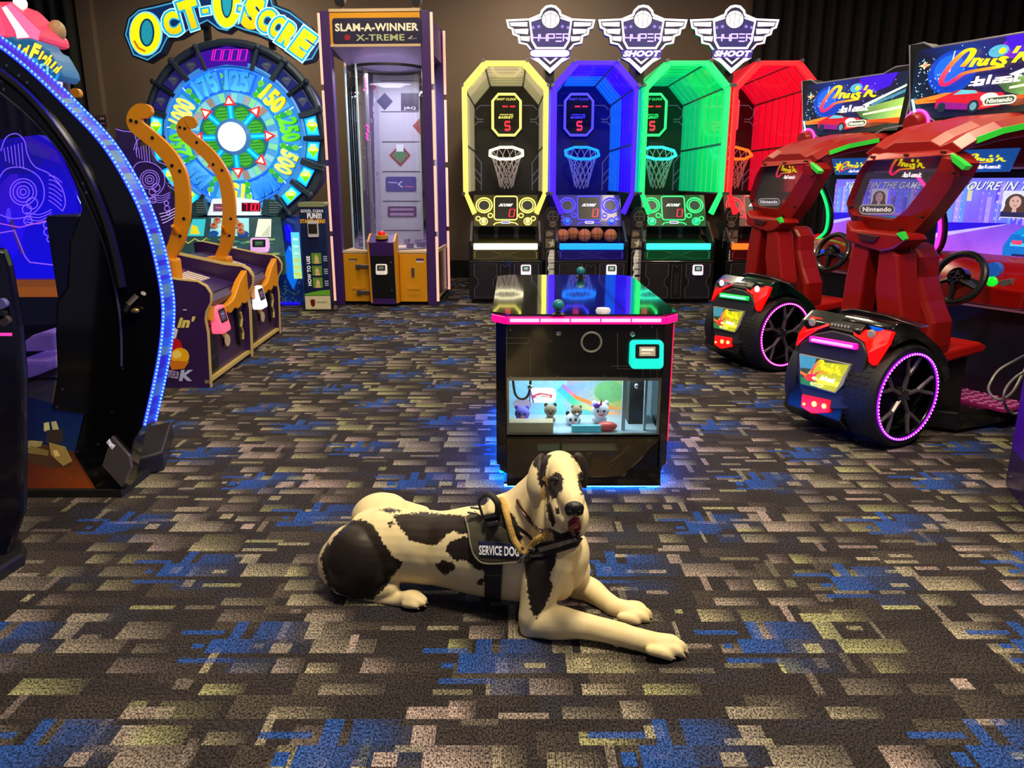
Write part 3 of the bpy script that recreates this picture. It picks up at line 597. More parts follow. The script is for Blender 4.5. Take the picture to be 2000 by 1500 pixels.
# ---------------------------------------------------------------- tall prize tower
PUR = M('purple_laminate', (66, 34, 110), .4); LEDP = M('pink_light_strip', (255, 190, 170), .4, emit=.75); LEDR = M('strip_red_back', (170, 40, 40), .4, emit=.12)
CREAM = M('cream_laminate', (214, 186, 150), .45); YELD = M('yellow_door', (226, 156, 6), .35)
def prize_tower():
    f = Frame(F(757, 596), R(-2.5)); t = thing('prize_tower', 'tall purple and yellow prize tower with clear drum, third machine from left along the back', 'arcade game', f.loc, f.rz)
    Z = lambda py, y=0.0: f.xz(745, py, y)[1]; Xp = lambda px, py=300, y=0.0: f.xz(px, py, y)[0]
    xl, xr = Xp(640), Xp(846); D = 1.16; zt = Z(20); pw = .105
    for x in (xl, xr - pw):
        for y in (0, D - pw):
            p = MB().box(x, x + pw, y, y + pw, 0, zt).build('corner_post', PUR, t, bevel=.008)
            for py0, py1 in ((24, 164), (176, 312), (324, 452), (462, 588)):
                z1, z0 = Z(py0), Z(py1); s = -1 if x == xl else 1; xe = x if s < 0 else x + pw
                MB().box(min(xe, xe + s * .028), max(xe, xe + s * .028), y + .005, y + .03, z0, z1).build('light_strip', LEDP, p)
                MB().box(min(xe, xe + s * .022), max(xe, xe + s * .022), y + .03, y + .075, z0, z1).build('strip_backing', LEDR, p)
    # header
    zh0, zh1 = Z(97), Z(23)
    hd = MB().box(xl + pw, xr - pw, .0, D, zh1 - .03, zt - .02).box(xl + .02, xl + pw - .02, .1, D - .1, zh0, zt - .03).box(xr - pw + .02, xr - .02, .1, D - .1, zh0, zt - .03).build('header_box', PUR, t)
    fa = MB().box(xl + pw, xr - pw, -.01, .04, zh0 + .05, zh1).build('fascia', YELD, t, bevel=.006)
    MB().box(xl + pw, xr - pw, -.02, .03, zh1, zh1 + .03).build('fascia_trim', CREAM, fa); MB().box(xl + pw, xr - pw, -.02, .03, zh0 + .03, zh0 + .055).build('fascia_trim', CREAM, fa)
    a = front_art(Xp(650, 60), Xp(823, 60), Z(87), Z(35), -.012); a.rrect(0, 1, 0, 1, .12, (20, 14, 44), .035)
    a.text('SLAM-A-WINNER', .03, .97, .5, .8, (206, 198, 170), .035); a.text('X-TREME', .26, .81, .14, .38, (150, 156, 110), .02); a.disc(.165, .27, .035, .11, (130, 10, 30)); a.stroke([(.85, .2), (.9, .32), (.87, .2), (.95, .22)], .012, (170, 160, 150))
    a.build('header_sign', ART(.55), fa)
    for px in (660, 810):
        x = Xp(px, 10); s = MB().box(x - .04, x + .04, .1, .2, zt - .02, zt + .05).ell((x, .13, zt + .12), (.065, .075, .06), 14, 8).build('spot_lamp', M('lamp_beige', (150, 130, 110), .4), t, True)
        MB().cyl((x, .055, zt + .105), (x, .09, zt + .108), .05).build('lamp_lens', BLK, s)
    # sloped soffit under the header
    zs = Z(132, .5)
    MB().add([(xl + pw, .02, zh0 + .03), (xr - pw, .02, zh0 + .03), (xr - pw, D - .1, zs), (xl + pw, D - .1, zs)], [(0, 1, 2, 3)]).build('soffit', M('soffit_lilac', (150, 135, 185), .4, emit=.08), t)
    la = bpy.data.lights.new('tower_lamp', 'AREA'); la.size = .5; la.energy = 26; la.color = (.86, .8, 1); lo = bpy.data.objects.new('tower_lamp', la); lo.location = ((xl + xr) / 2, .45, zs - .06); COL.objects.link(lo); lo.parent = t
    cx, cy, rd = (xl + xr) / 2 + .015, .56, .5
    MB().lathe([(rd * .92, zs - .02), (rd * .92, zs), (rd * .8, zs), (rd * .8, zs - .02)], (cx, cy, 0), n=40).build('drum_ring', BLK, t, True)
    zd = Z(490); zdk = Z(482, .1)
    MB().lathe([(rd, zd + .0), (rd, zs)], (cx, cy, 0), n=48, cap=0).build('clear_drum', CLEAR, t, True)
    for an in (200, 235, 345): MB().cyl((cx + rd * .99 * math.cos(R(an)), cy + rd * .99 * math.sin(R(an)), zd), (cx + rd * .99 * math.cos(R(an)), cy + rd * .99 * math.sin(R(an)), zs), .012, n=6).build('drum_seam', M('acrylic_edge', (190, 215, 215), .2, emit=.12), t)
    # back wall of the cabinet with printed panels
    bk = MB().box(xl + pw, xr - pw, D - .06, D - .02, zd, zh0).build('back_panel', M('back_grey', (176, 170, 178), .5), t)
    a = Art(lambda u, v: f.xz(u, -v, D - .07)[0:1] + (D - .062,) + f.xz(u, -v, D - .07)[1:2], (0, -1, 0)); q = lambda y: -y
    dk = (60, 30, 70)
    a.poly([(672, -130), (700, -130), (706, -470), (690, -470)], (24, 18, 26)); a.poly([(700, -130), (708, -130), (716, -470), (706, -470)], (86, 66, 30)); a.poly([(708, -130), (728, -130), (734, -470), (716, -470)], (64, 44, 100)); a.poly([(728, -130), (738, -130), (746, -470), (734, -470)], (150, 140, 160))
    for y in (158, 218, 277, 335, 393, 450): a.stroke([(743 + (y - 158) * .02, -y), (816 + (y - 158) * .02, -y)], 1.6, dk)
    a.poly([(751, -181), (767, -198), (751, -215), (735, -198)], (44, 34, 84)); a.rect(783, 818, -216, -182, (40, 18, 54)); a.text('JAQ', 788, 812, -215, -208, (200, 190, 200), .03)
    a.poly([(822, -228), (822, -265), (806, -246)], (130, 40, 44)); a.poly([(782, -281), (802, -303), (782, -325), (760, -303)], (130, 26, 40)); a.poly([(781, -286), (797, -303), (782, -320), (765, -303)], (70, 110, 70)); a.rect(774, 788, -296, -282, (200, 205, 205))
    a.poly([(727, -160), (735, -170), (727, -180)], (150, 40, 60))
    a.rrect(753, 813, -374, -345, 4, (66, 52, 120), 4); a.stroke([(758, -356), (776, -357)], 2, (170, 160, 210)); a.stroke([(785, -354), (778, -360), (786, -366)], 2, (190, 190, 220)); a.stroke([(790, -364), (808, -365)], 2, (180, 90, 110))
    a.rrect(757, 813, -424, -403, 3, (80, 50, 92), 3); a.rect(762, 808, -411, -407, (150, 120, 150)); a.rect(762, 808, -421, -416, (150, 120, 150))
    a.build('back_print', ART(.16), bk)
    # inner mast with blinking lights and dangling prizes
    mx = Xp(720, 300, .55)
    ms = MB().cyl((mx, cy, zd), (mx, cy, zs), .03, n=10).build('mast', M('mast_alu', (170, 165, 172), .3, .8), t, True)
    rnd = random.Random(5); b1, b2 = MB(), MB()
    for py in list(range(152, 178, 4)) + list(range(245, 275, 4)): b1.cbox((mx + .03 * (rnd.random() - .5), cy - .035, Z(py, .55)), (.016, .012, .02))
    b1.build('mast_light', M('mast_pink', (255, 60, 150), .4, emit=1.6), ms, kind='stuff')
    for py in range(185, 470, 9): b2.cbox((mx + .16 * (rnd.random() - .35), cy - .04 + .1 * rnd.random(), Z(py + 6 * rnd.random(), .55)), (.012, .01, .05 * rnd.random() + .02))
    b2.build('foil_streamer', M('foil', (205, 195, 225), .15, .9, emit=.05), ms, kind='stuff')
    # deck and base
    dk_ = MB().box(xl + pw, xr - pw, .0, D, zd - .03, zd).build('deck', CREAM, t, bevel=.004)
    MB().lathe([(rd * .97, zd), (rd * .97, zd + .015), (rd * .6, zd + .015), (rd * .6, zd)], (cx, cy, 0), n=40).build('turntable', M('table_grey', (140, 130, 140), .4), t, True)
    pz = MB()
    for i in range(14):
        an = 2 * PI * i / 14; pz.cbox((cx + rd * .78 * math.cos(an), cy + rd * .78 * math.sin(an), zd + .045), (.09, .05, .06), Matrix.Rotation(an, 3, 'Z'))
    pz.build('prize_carton', M('carton_mixed', (130, 110, 150), .5), t, kind='stuff')
    z0, z1 = Z(589), zd - .03
    base = MB().box(xl + pw, xr - pw, .03, D, .06, z1).build('base_cabinet', YELD, t)
    MB().box(xl + .02, xr - .02, .06, D - .05, 0, .06).build('plinth', BLKM, t)
    x0, x1 = Xp(727, 540), Xp(780, 540)
    for (xa, xb, side) in ((xl + pw + .005, x0 - .004, 0), (x1 + .004, xr - pw - .005, 1)):
        d = MB().box(xa, xb, .0, .03, z0, z1 - .005).build('door', YELD, t, bevel=.005)
        g = front_art(xa, xb, z0, z1, -.001)
        if side == 0:
            g.rect(.2, .5, .86, .89, (60, 50, 44)); g.rect(.2, .5, .83, .85, (190, 180, 170)); g.rect(.23, .47, .87, .88, (150, 140, 120)); g.build('door_label', ART(), d)
            for v in (.74, .2):
                zz = z0 + (z1 - z0) * v; MB().cbox((xb - .09, -.02, zz), (.15, .02, .035)).cbox((xb - .15, -.025, zz), (.05, .04, .05)).build('hasp', STEEL, d, bevel=.003)
            MB().tube([(xa + .1, -.0, z0 + .18), (xa + .1, -.03, z0 + .16), (xa + .24, -.03, z0 + .16), (xa + .24, -.0, z0 + .18)], .006, 6).build('door_handle', YELD, d)
        else:
            g.rect(.62, .9, .86, .9, (70, 40, 140)); g.rect(.62, .9, .82, .85, (225, 220, 215)); g.build('door_label', ART(), d)
            MB().cbox((xa + .16, -.01, z0 + (z1 - z0) * .62), (.03, .02, .1)).cyl((xa + .16, -.02, z0 + (z1 - z0) * .67), (xa + .16, -.035, z0 + (z1 - z0) * .67), .016).build('door_lock', STEEL, d)
            MB().tube([(xb - .22, -.0, z0 + .18), (xb - .22, -.03, z0 + .16), (xb - .08, -.03, z0 + .16), (xb - .08, -.0, z0 + .18)], .006, 6).build('door_handle', YELD, d)
    # control pedestal
    zp1 = Z(456, -.06); zp2 = Z(472, -.2); y0 = -.2
    prof = [(.02, z0 - .01), (-.13, z0), (-.17, Z(500)), (-.2, zp2), (-.06, zp1), (.02, zp1)]
    for xa in (x0, x1 - .02): MB().prism(prof, xa, xa + .02, 'x').build('pedestal_side', YELD, t, bevel=.004)
    pd = MB().prism([(a_ + .012, b_ - .012) for a_, b_ in prof], x0 + .02, x1 - .02, 'x').build('pedestal', PUR, t)
    za, zb = z0 + .06, Z(497)
    MB().add([(x0 + .03, -.128, za), (x1 - .03, -.128, za), (x1 - .03, -.17, zb), (x0 + .03, -.17, zb), (x0 + .03, -.1, za), (x1 - .03, -.1, za), (x1 - .03, -.14, zb), (x0 + .03, -.14, zb)], [(0, 1, 2, 3), (4, 7, 6, 5), (0, 3, 7, 4), (1, 5, 6, 2), (3, 2, 6, 7), (0, 4, 5, 1)]).build('pedestal_door', BLK, pd)
    bx, bz, by = (x0 + x1) / 2, (zp1 + zp2) / 2 + .01, -.125
    MB().cyl((bx, by, bz - .02), (bx, by - .004, bz + .022), .07, n=24).build('button_collar', M('gold_ring', (196, 150, 60), .4), pd, True)
    MB().ell((bx, by - .005, bz + .03), (.045, .045, .035)).build('dome_button', M('dome_red', (220, 10, 10), .25, emit=.35), pd, True)
    card_reader(t, (bx - .01, -.15, Z(523)), .13, .12, (236, 228, 220), (60, 66, 60), emit=.35)
    for v in (.85, .2): MB().cyl((x1 - .06, -.17, za + (zb - za) * v), (x1 - .06, -.15, za + (zb - za) * v), .012).build('key_lock', STEEL, pd)
    # right side panel
    sp = MB().box(xr - .03, xr - .01, pw, D - pw, .08, zd - .04).build('side_panel', M('side_mirror', (70, 68, 80), .2, .3), t)
    MB().box(xr - .03, xr - .005, pw, D - pw, zd - .04, zd).build('side_trim', CREAM, t); MB().box(xr - .03, xr - .005, pw, D - pw, .05, .08).build('side_trim', CREAM, t)
    return t
prize_tower()
def wipes_kiosk():
    f = Frame((F(622, 606).x, F(622, 606).y, 0), R(2)); t = thing('wipes_dispenser', 'navy hand wipes dispenser column with HOW TO USE pictures', 'dispenser', f.loc, f.rz)
    Z = lambda py: f.xz(620, py)[1]; hw = .142; zt = Z(404)
    b = MB().box(-hw, hw, 0, .2, .015, zt).build('column', M('navy_laminate', (14, 34, 84), .4), t, bevel=.01)
    MB().box(-hw - .02, hw + .07, -.06, .26, 0, .015).build('foot_plate', BLK, t)
    MB().prism(rrect(-hw - .005, hw + .005, zt, zt + .05, .02, .02), -.01, .21, 'y').build('lid', M('lid_sage', (150, 158, 120), .4), t)
    a = front_art(-hw, hw, 0.015, zt, -.001); L = lambda py: (Z(py) - .015) / (zt - .015)
    a.rect(0, 1, 0, L(578), (206, 190, 150)); a.poly([(0, L(577)), (1, L(577)), (1, L(566)), (.7, L(567)), (.35, L(570)), (0, L(574))], (98, 160, 40)); a.poly([(.2, L(586)), (.3, L(584)), (.4, L(586)), (.38, L(596)), (.3, L(600)), (.22, L(596))], (96, 20, 24)); a.rect(.45, .85, L(592), L(589), (150, 140, 116))
    a.text('GOOD, CLEAN', .06, .92, L(416), L(409), (235, 235, 240), .03); a.text('FUN!!!', .3, .86, L(427), L(416), (245, 245, 250), .05, .1); a.text('STARTS HERE!', .02, .98, L(436), L(428), (244, 176, 40), .04)
    a.text('HOW TO USE', -.18 + .06, .52, L(530) - .012, L(530) + .012, (240, 240, 245), .03, 0, PI / 2) if False else None
    for i, (p0, p1) in enumerate(((494, 515), (519, 538), (542, 562))):
        a.rect(.36, .74, L(p1), L(p0), (96, 138, 44)); a.poly([(.45, L(p1)), (.66, L(p1)), (.6, L(p0 + 5)), (.52, L(p0 + 3))], (206, 176, 120)); a.disc(.55, L((p0 + p1) / 2), .08, .012, (214, 190, 140))
        for k in range(3): a.rect(.82, .97, L(p0 + 8 + k * 4), L(p0 + 6 + k * 4), (170, 176, 200))
    a.build('column_print', ART(.22), b)
    ar = Art(lambda u, v: (-hw + (.22 - v) * 2 * hw, -.0015, u), (0, -1, 0)); ar.text('HOW TO USE', Z(558), Z(500), -.085, .06, (240, 240, 245), .04); ar.build('column_lettering', ART(.3), b)
    d = MB().prism(rrect(-.055, .06, Z(463), Z(431), .012), -.035, 0, 'y').build('wipe_outlet', WHITEP, t, bevel=.004); MB().box(-.045, .05, -.038, -.03, Z(456), Z(437)).build('outlet_slot', M('slot_dark', (30, 24, 24), .5), d)
wipes_kiosk()
# ---------------------------------------------------------------- octopus wheel machine
def octo():
    Y = 9.1; f = Frame((W(460, 500, Y).x, Y, 0)); t = thing('prize_wheel_machine', 'tall machine with a round light-up number wheel and arched yellow-lettered sign', 'arcade game', f.loc)
    P = lambda x, y, yl=0.0: f.xz(x, y, yl)
    cx, cz = P(459, 268); px = (P(560, 268)[0] - P(460, 268)[0]) / 100; pz = (P(460, 218)[1] - P(460, 318)[1]) / 100
    RO, RI, RW = 172, 146, 131
    pol = lambda r, a: (cx + r * px * math.cos(a), cz + r * pz * math.sin(a))
    dkb = M('octo_blue_dark', (26, 34, 92), .4, emit=.06); frame = M('octo_frame', (52, 70, 92), .5, var=.3, scale=14, bump=.3)
    # drum behind the wheel
    MB().prism([pol(RO + 2, 2 * PI * k / 64) for k in range(64)], .05, .5, 'y').build('wheel_drum', dkb, t, bevel=.01)
    MB().ring((cx, .04, cz), RO * px, .045, 'y', 64, 8).build('outer_rim', frame, t, True); MB().ring((cx, .02, cz), (RW + 4) * px, .03, 'y', 64, 8).build('inner_rim', M('rim_glow', (70, 150, 230), .4, emit=.5), t, True)
    # ring of panels with lamps
    step = R(16.5); angs = []
    lit_set = {0: 0}
    for side in (0, 1):
        for k, deg in enumerate((-49, -30, -10, 8, 27, 45, 62)):
            a = R(deg) if side == 0 else PI - R(deg); angs.append((a, k < 4, k))
    for a, lit, k in angs:
        h = R(7.6); q = [pol(RW + 9, a - h), pol(RO - 5, a - h), pol(RO - 5, a + h), pol(RW + 9, a + h)]
        pn = MB().prism(q, .0, .06, 'y').build('ring_panel', M('panel_frame_blue', (30, 44, 96), .4, emit=.04), t, bevel=.008)
        rot = lambda u, v: pol(RW + 22 + v * 15, a - u * h * .86)   # u across, v outwards
        er = Vector((math.cos(a), 0, math.sin(a))); et = Vector((-math.sin(a), 0, math.cos(a)))
        # gems stand upright in each panel
        c0 = pol((RW + RO) / 2 + 2, a); A = Art(lambda u, v: (c0[0] + u * px, -.002, c0[1] + v * pz), (0, -1, 0), .001)
        qq = [((x - c0[0]) / px * .88, (z - c0[1]) / pz * .88) for x, z in q]
        if lit:
            A.poly(qq, (10, 150, 240)); A.poly([(x * .82, y * .82) for x, y in qq], (30, 200, 250)); A.poly([(x * .5, y * .6 + 3) for x, y in qq], (150, 240, 255))
            A.poly([(-11, 2), (-7, 8), (7, 8), (11, 2), (0, -13)], (200, 220, 20)); A.poly([(-7, 2), (-4, 6), (4, 6), (7, 2), (0, 0)], (255, 250, 150)); A.poly([(-8, -1), (8, -1), (0, -13)], (90, 190, 10))
        else:
            A.poly(qq, (48, 40, 130) if a > PI / 2 else (22, 36, 120)); A.poly([(-10, 2), (-6, 7), (6, 7), (10, 2), (0, -11)], (70, 80, 110)); A.poly([(-6, 2), (-3, 5), (3, 5), (6, 2)], (96, 110, 120))
        A.build('gem_lamp' if lit else 'gem_print', ART(1.35 if lit else .35), pn)
        for s in (-1, 1):
            b = a + s * R(9.0); p0, p1 = pol(RW + 4, b), pol(RO + 9, b)
            MB().cyl((p0[0], -.02, p0[1]), (p1[0], -.02, p1[1]), .026, .02, n=6).ell((p1[0], -.02, p1[1]), .034, 8, 6).build('ring_strut', frame, pn)
    # top counter
    q = [pol(RW + 8, R(75)), pol(RO - 2, R(76)), pol(RO + 1, R(90)), pol(RO - 2, R(111)), pol(RW + 8, R(113)), pol(RW + 8, R(92))]
    tp = MB().prism(q, -.01, .06, 'y').build('score_display', M('display_violet', (60, 14, 160), .3, emit=.7), t)
    x0, z0 = P(400, 120); x1, z1 = P(480, 96); a = front_art(x0, x1, z0, z1, -.012); a.digits('10000', .02, .98, .05, .95, (255, 20, 170), .024); a.build('counter_digits', ART(1.3), tp)
    # wheel face
    A = Art(lambda u, v: (cx + u * px, -.0, cz + v * pz), (0, -1, 0), .0014)
    A.disc(0, 0, RW + 3, RW + 3, (40, 120, 225), 64); n = 10
    wedge = lambda r0, r1, a0, a1, m=6: [(r0 * math.cos(a0 + (a1 - a0) * k / m), r0 * math.sin(a0 + (a1 - a0) * k / m)) for k in range(m + 1)] + [(r1 * math.cos(a1 + (a0 - a1) * k / m), r1 * math.sin(a1 + (a0 - a1) * k / m)) for k in range(m + 1)]
    nums = [('125', (40, 140, 225), 83), ('150', (230, 210, 30), 43), ('250', (70, 190, 20), 8), ('500', (190, 205, 80), -27), ('100', (20, 110, 215), -62), ('150', (228, 190, 40), -97), ('125', (40, 130, 225), -136), ('250', (80, 190, 30), -172), ('1000', (220, 225, 90), 154), ('175', (40, 150, 230), 116)]
    for s, c, d in nums:
        a = R(d); A.poly(wedge(86, RW - 1, a - R(17.6), a + R(17.6)), (28, 92, 220) if c[2] > 100 else (30, 120, 190)); A.poly(wedge(92, RW - 4, a - R(15), a + R(12)), (52, 140, 228) if c[0] < 100 else (70, 150, 215))
        e = R(d + 17.8); rr = random.Random(d)
        A.stroke([((88 + 7.2 * k) * math.cos(e + R(2.2) * (rr.random() - .5)), (88 + 7.2 * k) * math.sin(e + R(2.2) * (rr.random() - .5))) for k in range(7)], 2.0, (210, 240, 250))
        for k in range(3): q_ = R(d + 15.5 + 2 * rr.random()); r_ = 95 + 12 * k; A.disc(r_ * math.cos(q_), r_ * math.sin(q_), 6.5, 6, ((60, 170, 30), (30, 150, 70), (90, 180, 60))[k], 10)
    for s, c, d in nums:
        a = R(d); w_ = 46 if len(s) == 3 else 52
        for dx, dy, cc in ((1.6, -1.6, tuple(int(v * .35) for v in c)), (0, 0, c)): A.text(s, 109 * math.cos(a) - w_ / 2 + dx, 109 * math.cos(a) + w_ / 2 + dx, 109 * math.sin(a) - 19 + dy, 109 * math.sin(a) + 19 + dy, cc, .045, 0, a - PI / 2, tuple(min(255, v + 40) for v in c))
    A.disc(0, 0, 87, 87, (60, 150, 190), 48)
    for k in range(40):
        a0 = 2 * PI * k / 40; c = ((120, 190, 200), (70, 140, 200), (120, 200, 150), (150, 150, 150), (90, 170, 210), (140, 120, 110))[(k * 7 + k // 3) % 6]; A.poly(wedge(68, 85, a0, a0 + 2 * PI / 44, 2), c)
    A.disc(0, 0, 67, 67, (24, 90, 140), 48)
    for k in range(8):
        a = PI / 8 + k * PI / 4; A.disc(47 * math.cos(a), 47 * math.sin(a), 17, 17, (40, 120, 40), 16); A.disc(47 * math.cos(a), 47 * math.sin(a), 13, 13, (60, 160, 50), 16)
        for j in (-6, 0, 6): A.stroke([(47 * math.cos(a) - 11, 47 * math.sin(a) + j), (47 * math.cos(a) + 11, 47 * math.sin(a) + j + 2)], 1.5, (20, 90, 30))
    for k in range(8):
        a = k * PI / 4 + R(2); A.stroke([(26 * math.cos(a), 26 * math.sin(a)), (42 * math.cos(a), 42 * math.sin(a)), (62 * math.cos(a), 62 * math.sin(a))], 12, (0, 150, 215)); A.stroke([(26 * math.cos(a), 26 * math.sin(a)), (60 * math.cos(a), 60 * math.sin(a))], 5, (40, 210, 250))
    A.build('number_wheel', ART(1.05), t)
    for k in range(8):
        a = k * PI / 4 + R(2); p = lambda r, b: pol(r, a + b)
        tri = [p(82, 0), p(62, R(11)), p(62, -R(11))]; ar = MB().prism(tri, -.05, -.015, 'y').build('arrow_lamp', M('arrow_red', (235, 40, 30), .3, emit=.8), t, bevel=.006)
        c = ((tri[0][0] + tri[1][0] + tri[2][0]) / 3, (tri[0][1] + tri[1][1] + tri[2][1]) / 3); ti = [(c[0] + (x - c[0]) * .55, c[1] + (z - c[1]) * .55) for x, z in tri]
        MB().prism(ti, -.058, -.05, 'y').build('arrow_lens', M('arrow_lens', (255, 225, 215), .3, emit=1.1), ar)
    hb = MB().lathe([(34 * px, -.02), (34 * px, -.07), (29 * px, -.1), (27 * px, -.1)], (cx, 0, cz), 'y', 32).build('hub_ring', M('hub_blue', (70, 140, 215), .3, emit=.35), t, True)
    MB().lathe([(27 * px, -.1), (22 * px, -.13), (10 * px, -.145), (.001, -.148)], (cx, 0, cz), 'y', 32).build('hub_lamp', M('hub_white', (236, 250, 255), .3, emit=1.9), hb, True)
    # arched sign
    sy = .05
    plate = [(243, 66), (250, 36), (268, 20), (298, 14), (330, 6), (372, -8), (402, -16), (425, -44), (470, -48), (520, -22), (528, 10), (562, 24), (598, 52), (622, 84), (606, 112), (588, 116), (560, 98), (534, 76), (498, 60), (474, 54), (452, 46), (440, 56), (424, 52), (402, 36), (372, 50), (344, 66), (322, 70), (308, 98), (284, 114), (258, 104)]
    def shr(poly, k):
        c = Vector((430, 30)); out = []
        N = len(poly)
        for i in range(N):
            a, b, d = Vector(poly[i - 1]), Vector(poly[i]), Vector(poly[(i + 1) % N]); n1 = Vector(((b - a).y, -(b - a).x)).normalized(); n2 = Vector(((d - b).y, -(d - b).x)).normalized(); n = (n1 + n2)
            n = n.normalized() if n.length > .1 else n1; out.append(tuple(b - n * k))
        return out
    area = sum(plate[i - 1][0] * plate[i][1] - plate[i][0] * plate[i - 1][1] for i in range(len(plate))); sg = 1 if area > 0 else -1
    plate = shr(plate, -7 * sg)
    sign = MB().prism([P(*q) for q in plate], sy, sy + .14, 'y').build('arched_sign', M('sign_blue_edge', (20, 44, 84), .4), t, bevel=.01)
    A = Art(lambda u, v: (P(u, -v)[0], sy - .002, P(u, -v)[1]), (0, -1, 0), .0016); fl = lambda q: [(x, -y) for x, y in q]
    A.poly(fl(shr(plate, 4 * sg)), (60, 150, 190)); A.poly(fl(shr(plate, 7 * sg)), (14, 40, 90))
    yl, yd = (252, 232, 20), (232, 190, 10)
    A.disc(281, -64, 33, 44, (120, 215, 235), 28); A.disc(280, -64, 30, 41, yl, 28); A.disc(283, -62, 15, 28, (10, 60, 90), 20); A.poly([(283 + 11 * math.sin(PI * k / 8) * s, -62 + 24 * math.cos(PI * k / 8)) for s, rg in ((1, range(9)), (-1, range(8, 0, -1))) for k in rg], (30, 140, 160)); A.stroke([(258, -78), (266, -92), (280, -99)], 4, (200, 100, 20))
    A.disc(440, -3, 31, 52, (120, 215, 235), 28); A.disc(440, -4, 27, 48, yl, 28); A.disc(440, 2, 12, 36, (10, 60, 90), 20); A.disc(440, 2, 9, 32, (30, 150, 170), 20)
    for ch, x, y, w_, h, r in (('C', 332, 44, 32, 46, 14), ('T', 368, 26, 38, 58, 18), ('-', 398, 20, 12, 8, 10), ('-', 468, 16, 10, 8, -10), ('S', 492, 24, 38, 66, -14), ('C', 517, 38, 28, 44, -22), ('O', 541, 52, 27, 42, -28), ('R', 562, 68, 28, 44, -33), ('E', 590, 84, 32, 52, -36)):
        for m, c in ((13, (190, 240, 250)), (8, (30, 170, 210)), (0, yl)): A.text(ch, x - (w_ + m) / 2, x + (w_ + m) / 2, -y - (h + m) / 2, -y + (h + m) / 2, c, .13 if m else .07, 0, R(r), yd if not m else c)
    A.build('sign_print', ART(1.0), sign)
    for x in (392, 520): a_, b_ = P(x, 90), P(x, 20); MB().box(a_[0] - .03, a_[0] + .03, .2, .28, a_[1], b_[1]).build('sign_post', BLK, t)
    # console
    teal = M('octo_teal', (50, 92, 104), .45, var=.4, scale=10, bump=.35, emit=.05); body = M('octo_body', (18, 60, 150), .4, var=.5, scale=6, emit=.12)
    x0, zc = P(372, 430); x1, _ = P(560, 430); zf = 0
    MB().box(P(350, 500)[0], P(562, 500)[0], .02, .7, 0, P(460, 425)[1]).build('lower_body', body, t, bevel=.03)
    wp = MB().prism([P(*q) for q in ((412, 420), (512, 420), (505, 392), (470, 386), (422, 388))], -.12, .02, 'y').build('display_panel', M('panel_white_lit', (225, 240, 245), .4, emit=.75), t, bevel=.006)
    a = Art(lambda u, v: (P(u, -v, -.12)[0], -.122, P(u, -v, -.12)[1]), (0, -1, 0)); a.rect(472, 509, -413, -396, (60, 6, 16)); a.digits('7100', 476, 505, -411, -398, (255, 30, 60), 1.8); a.rect(417, 452, -413, -398, (90, 60, 90)); a.rect(421, 448, -407, -404, (170, 90, 110)); a.build('display_print', ART(1.1), wp)
    for s, xs in ((-1, (372, 412)), (1, (514, 556))):
        g = MB().prism([P(*q) for q in (((xs[0], 404), (xs[0] + 12, 424), (xs[1] - 1, 418), (xs[1] - 8, 388), (xs[0] + 18, 390)) if s < 0 else ((xs[0], 418), (xs[1] - 12, 424), (xs[1], 404), (xs[1] - 16, 390), (xs[0] + 6, 388)))], -.1, .02, 'y').build('speaker_grille', teal, t, bevel=.008)
        for k in range(5): a_, b_ = P(xs[0] + 12, 396 + 4.6 * k, -.1), P(xs[1] - 12, 396 + 4.6 * k, -.1); MB().box(a_[0], b_[0], -.108, -.098, a_[1] - .006, a_[1] + .006).build('grille_slot', M('slot_pale', (130, 160, 165), .5), g)
    # sloping control deck
    y0, y1 = -.62, -.1; q = [P(352, 500, y0), P(556, 500, y0), P(548, 424, y1), P(366, 424, y1)]
    dk = MB().add([(q[0][0], y0, q[0][1]), (q[1][0], y0, q[1][1]), (q[2][0], y1, q[2][1]), (q[3][0], y1, q[3][1]), (q[0][0], y0, q[0][1] - .2), (q[1][0], y0, q[1][1] - .2), (q[2][0], .02, q[0][1] - .2), (q[3][0], .02, q[0][1] - .2)], [(0, 1, 2, 3), (0, 4, 5, 1), (1, 5, 6, 2), (0, 3, 7, 4), (2, 6, 7, 3), (4, 7, 6, 5)]).build('control_deck', teal, t)
    a = quad_art((q[0][0], y0, q[0][1]), (q[1][0], y0, q[1][1]), (q[2][0], y1, q[2][1]), (q[3][0], y1, q[3][1]), .003)
    if a.n.y > 0: a.n = -a.n
    a.poly([(.03, .5), (.2, .5), (.2, .95), (.06, .95)], (60, 200, 220)); a.poly([(.06, .55), (.16, .55), (.12, .75), (.06, .8)], (230, 220, 40)); a.poly([(.72, .48), (.88, .48), (.9, .95), (.76, .95)], (235, 240, 225)); a.poly([(.78, .5), (.87, .5), (.88, .8)], (190, 205, 180))
    a.poly([(.26, .5), (.66, .5), (.66, .97), (.26, .97)], (150, 225, 240)); a.poly([(.36, .66), (.56, .66), (.56, .8), (.36, .8)], (225, 230, 240)); a.rect(.38, .54, .68, .72, (110, 90, 150)); a.disc(.6, .55, .06, .09, (20, 60, 150)); a.disc(.3, .56, .05, .08, (20, 70, 150))
    for i in range(26): r_ = random.Random(i); a.disc(.05 + .9 * r_.random(), .04 + .38 * r_.random(), .02 + .03 * r_.random(), .03, ((40, 110, 70), (60, 130, 120), (30, 80, 90), (120, 160, 90))[i % 4], 8)
    a.stroke([(.0, .4), (.06, .3), (.12, .42), (.18, .34), (.24, .44)], .012, (220, 210, 90)); a.rect(.08, .3, .0, .03, (230, 220, 60)); a.rect(.44, .54, .12, .22, (200, 240, 245))
    a.build('deck_print', ART(.55), dk)
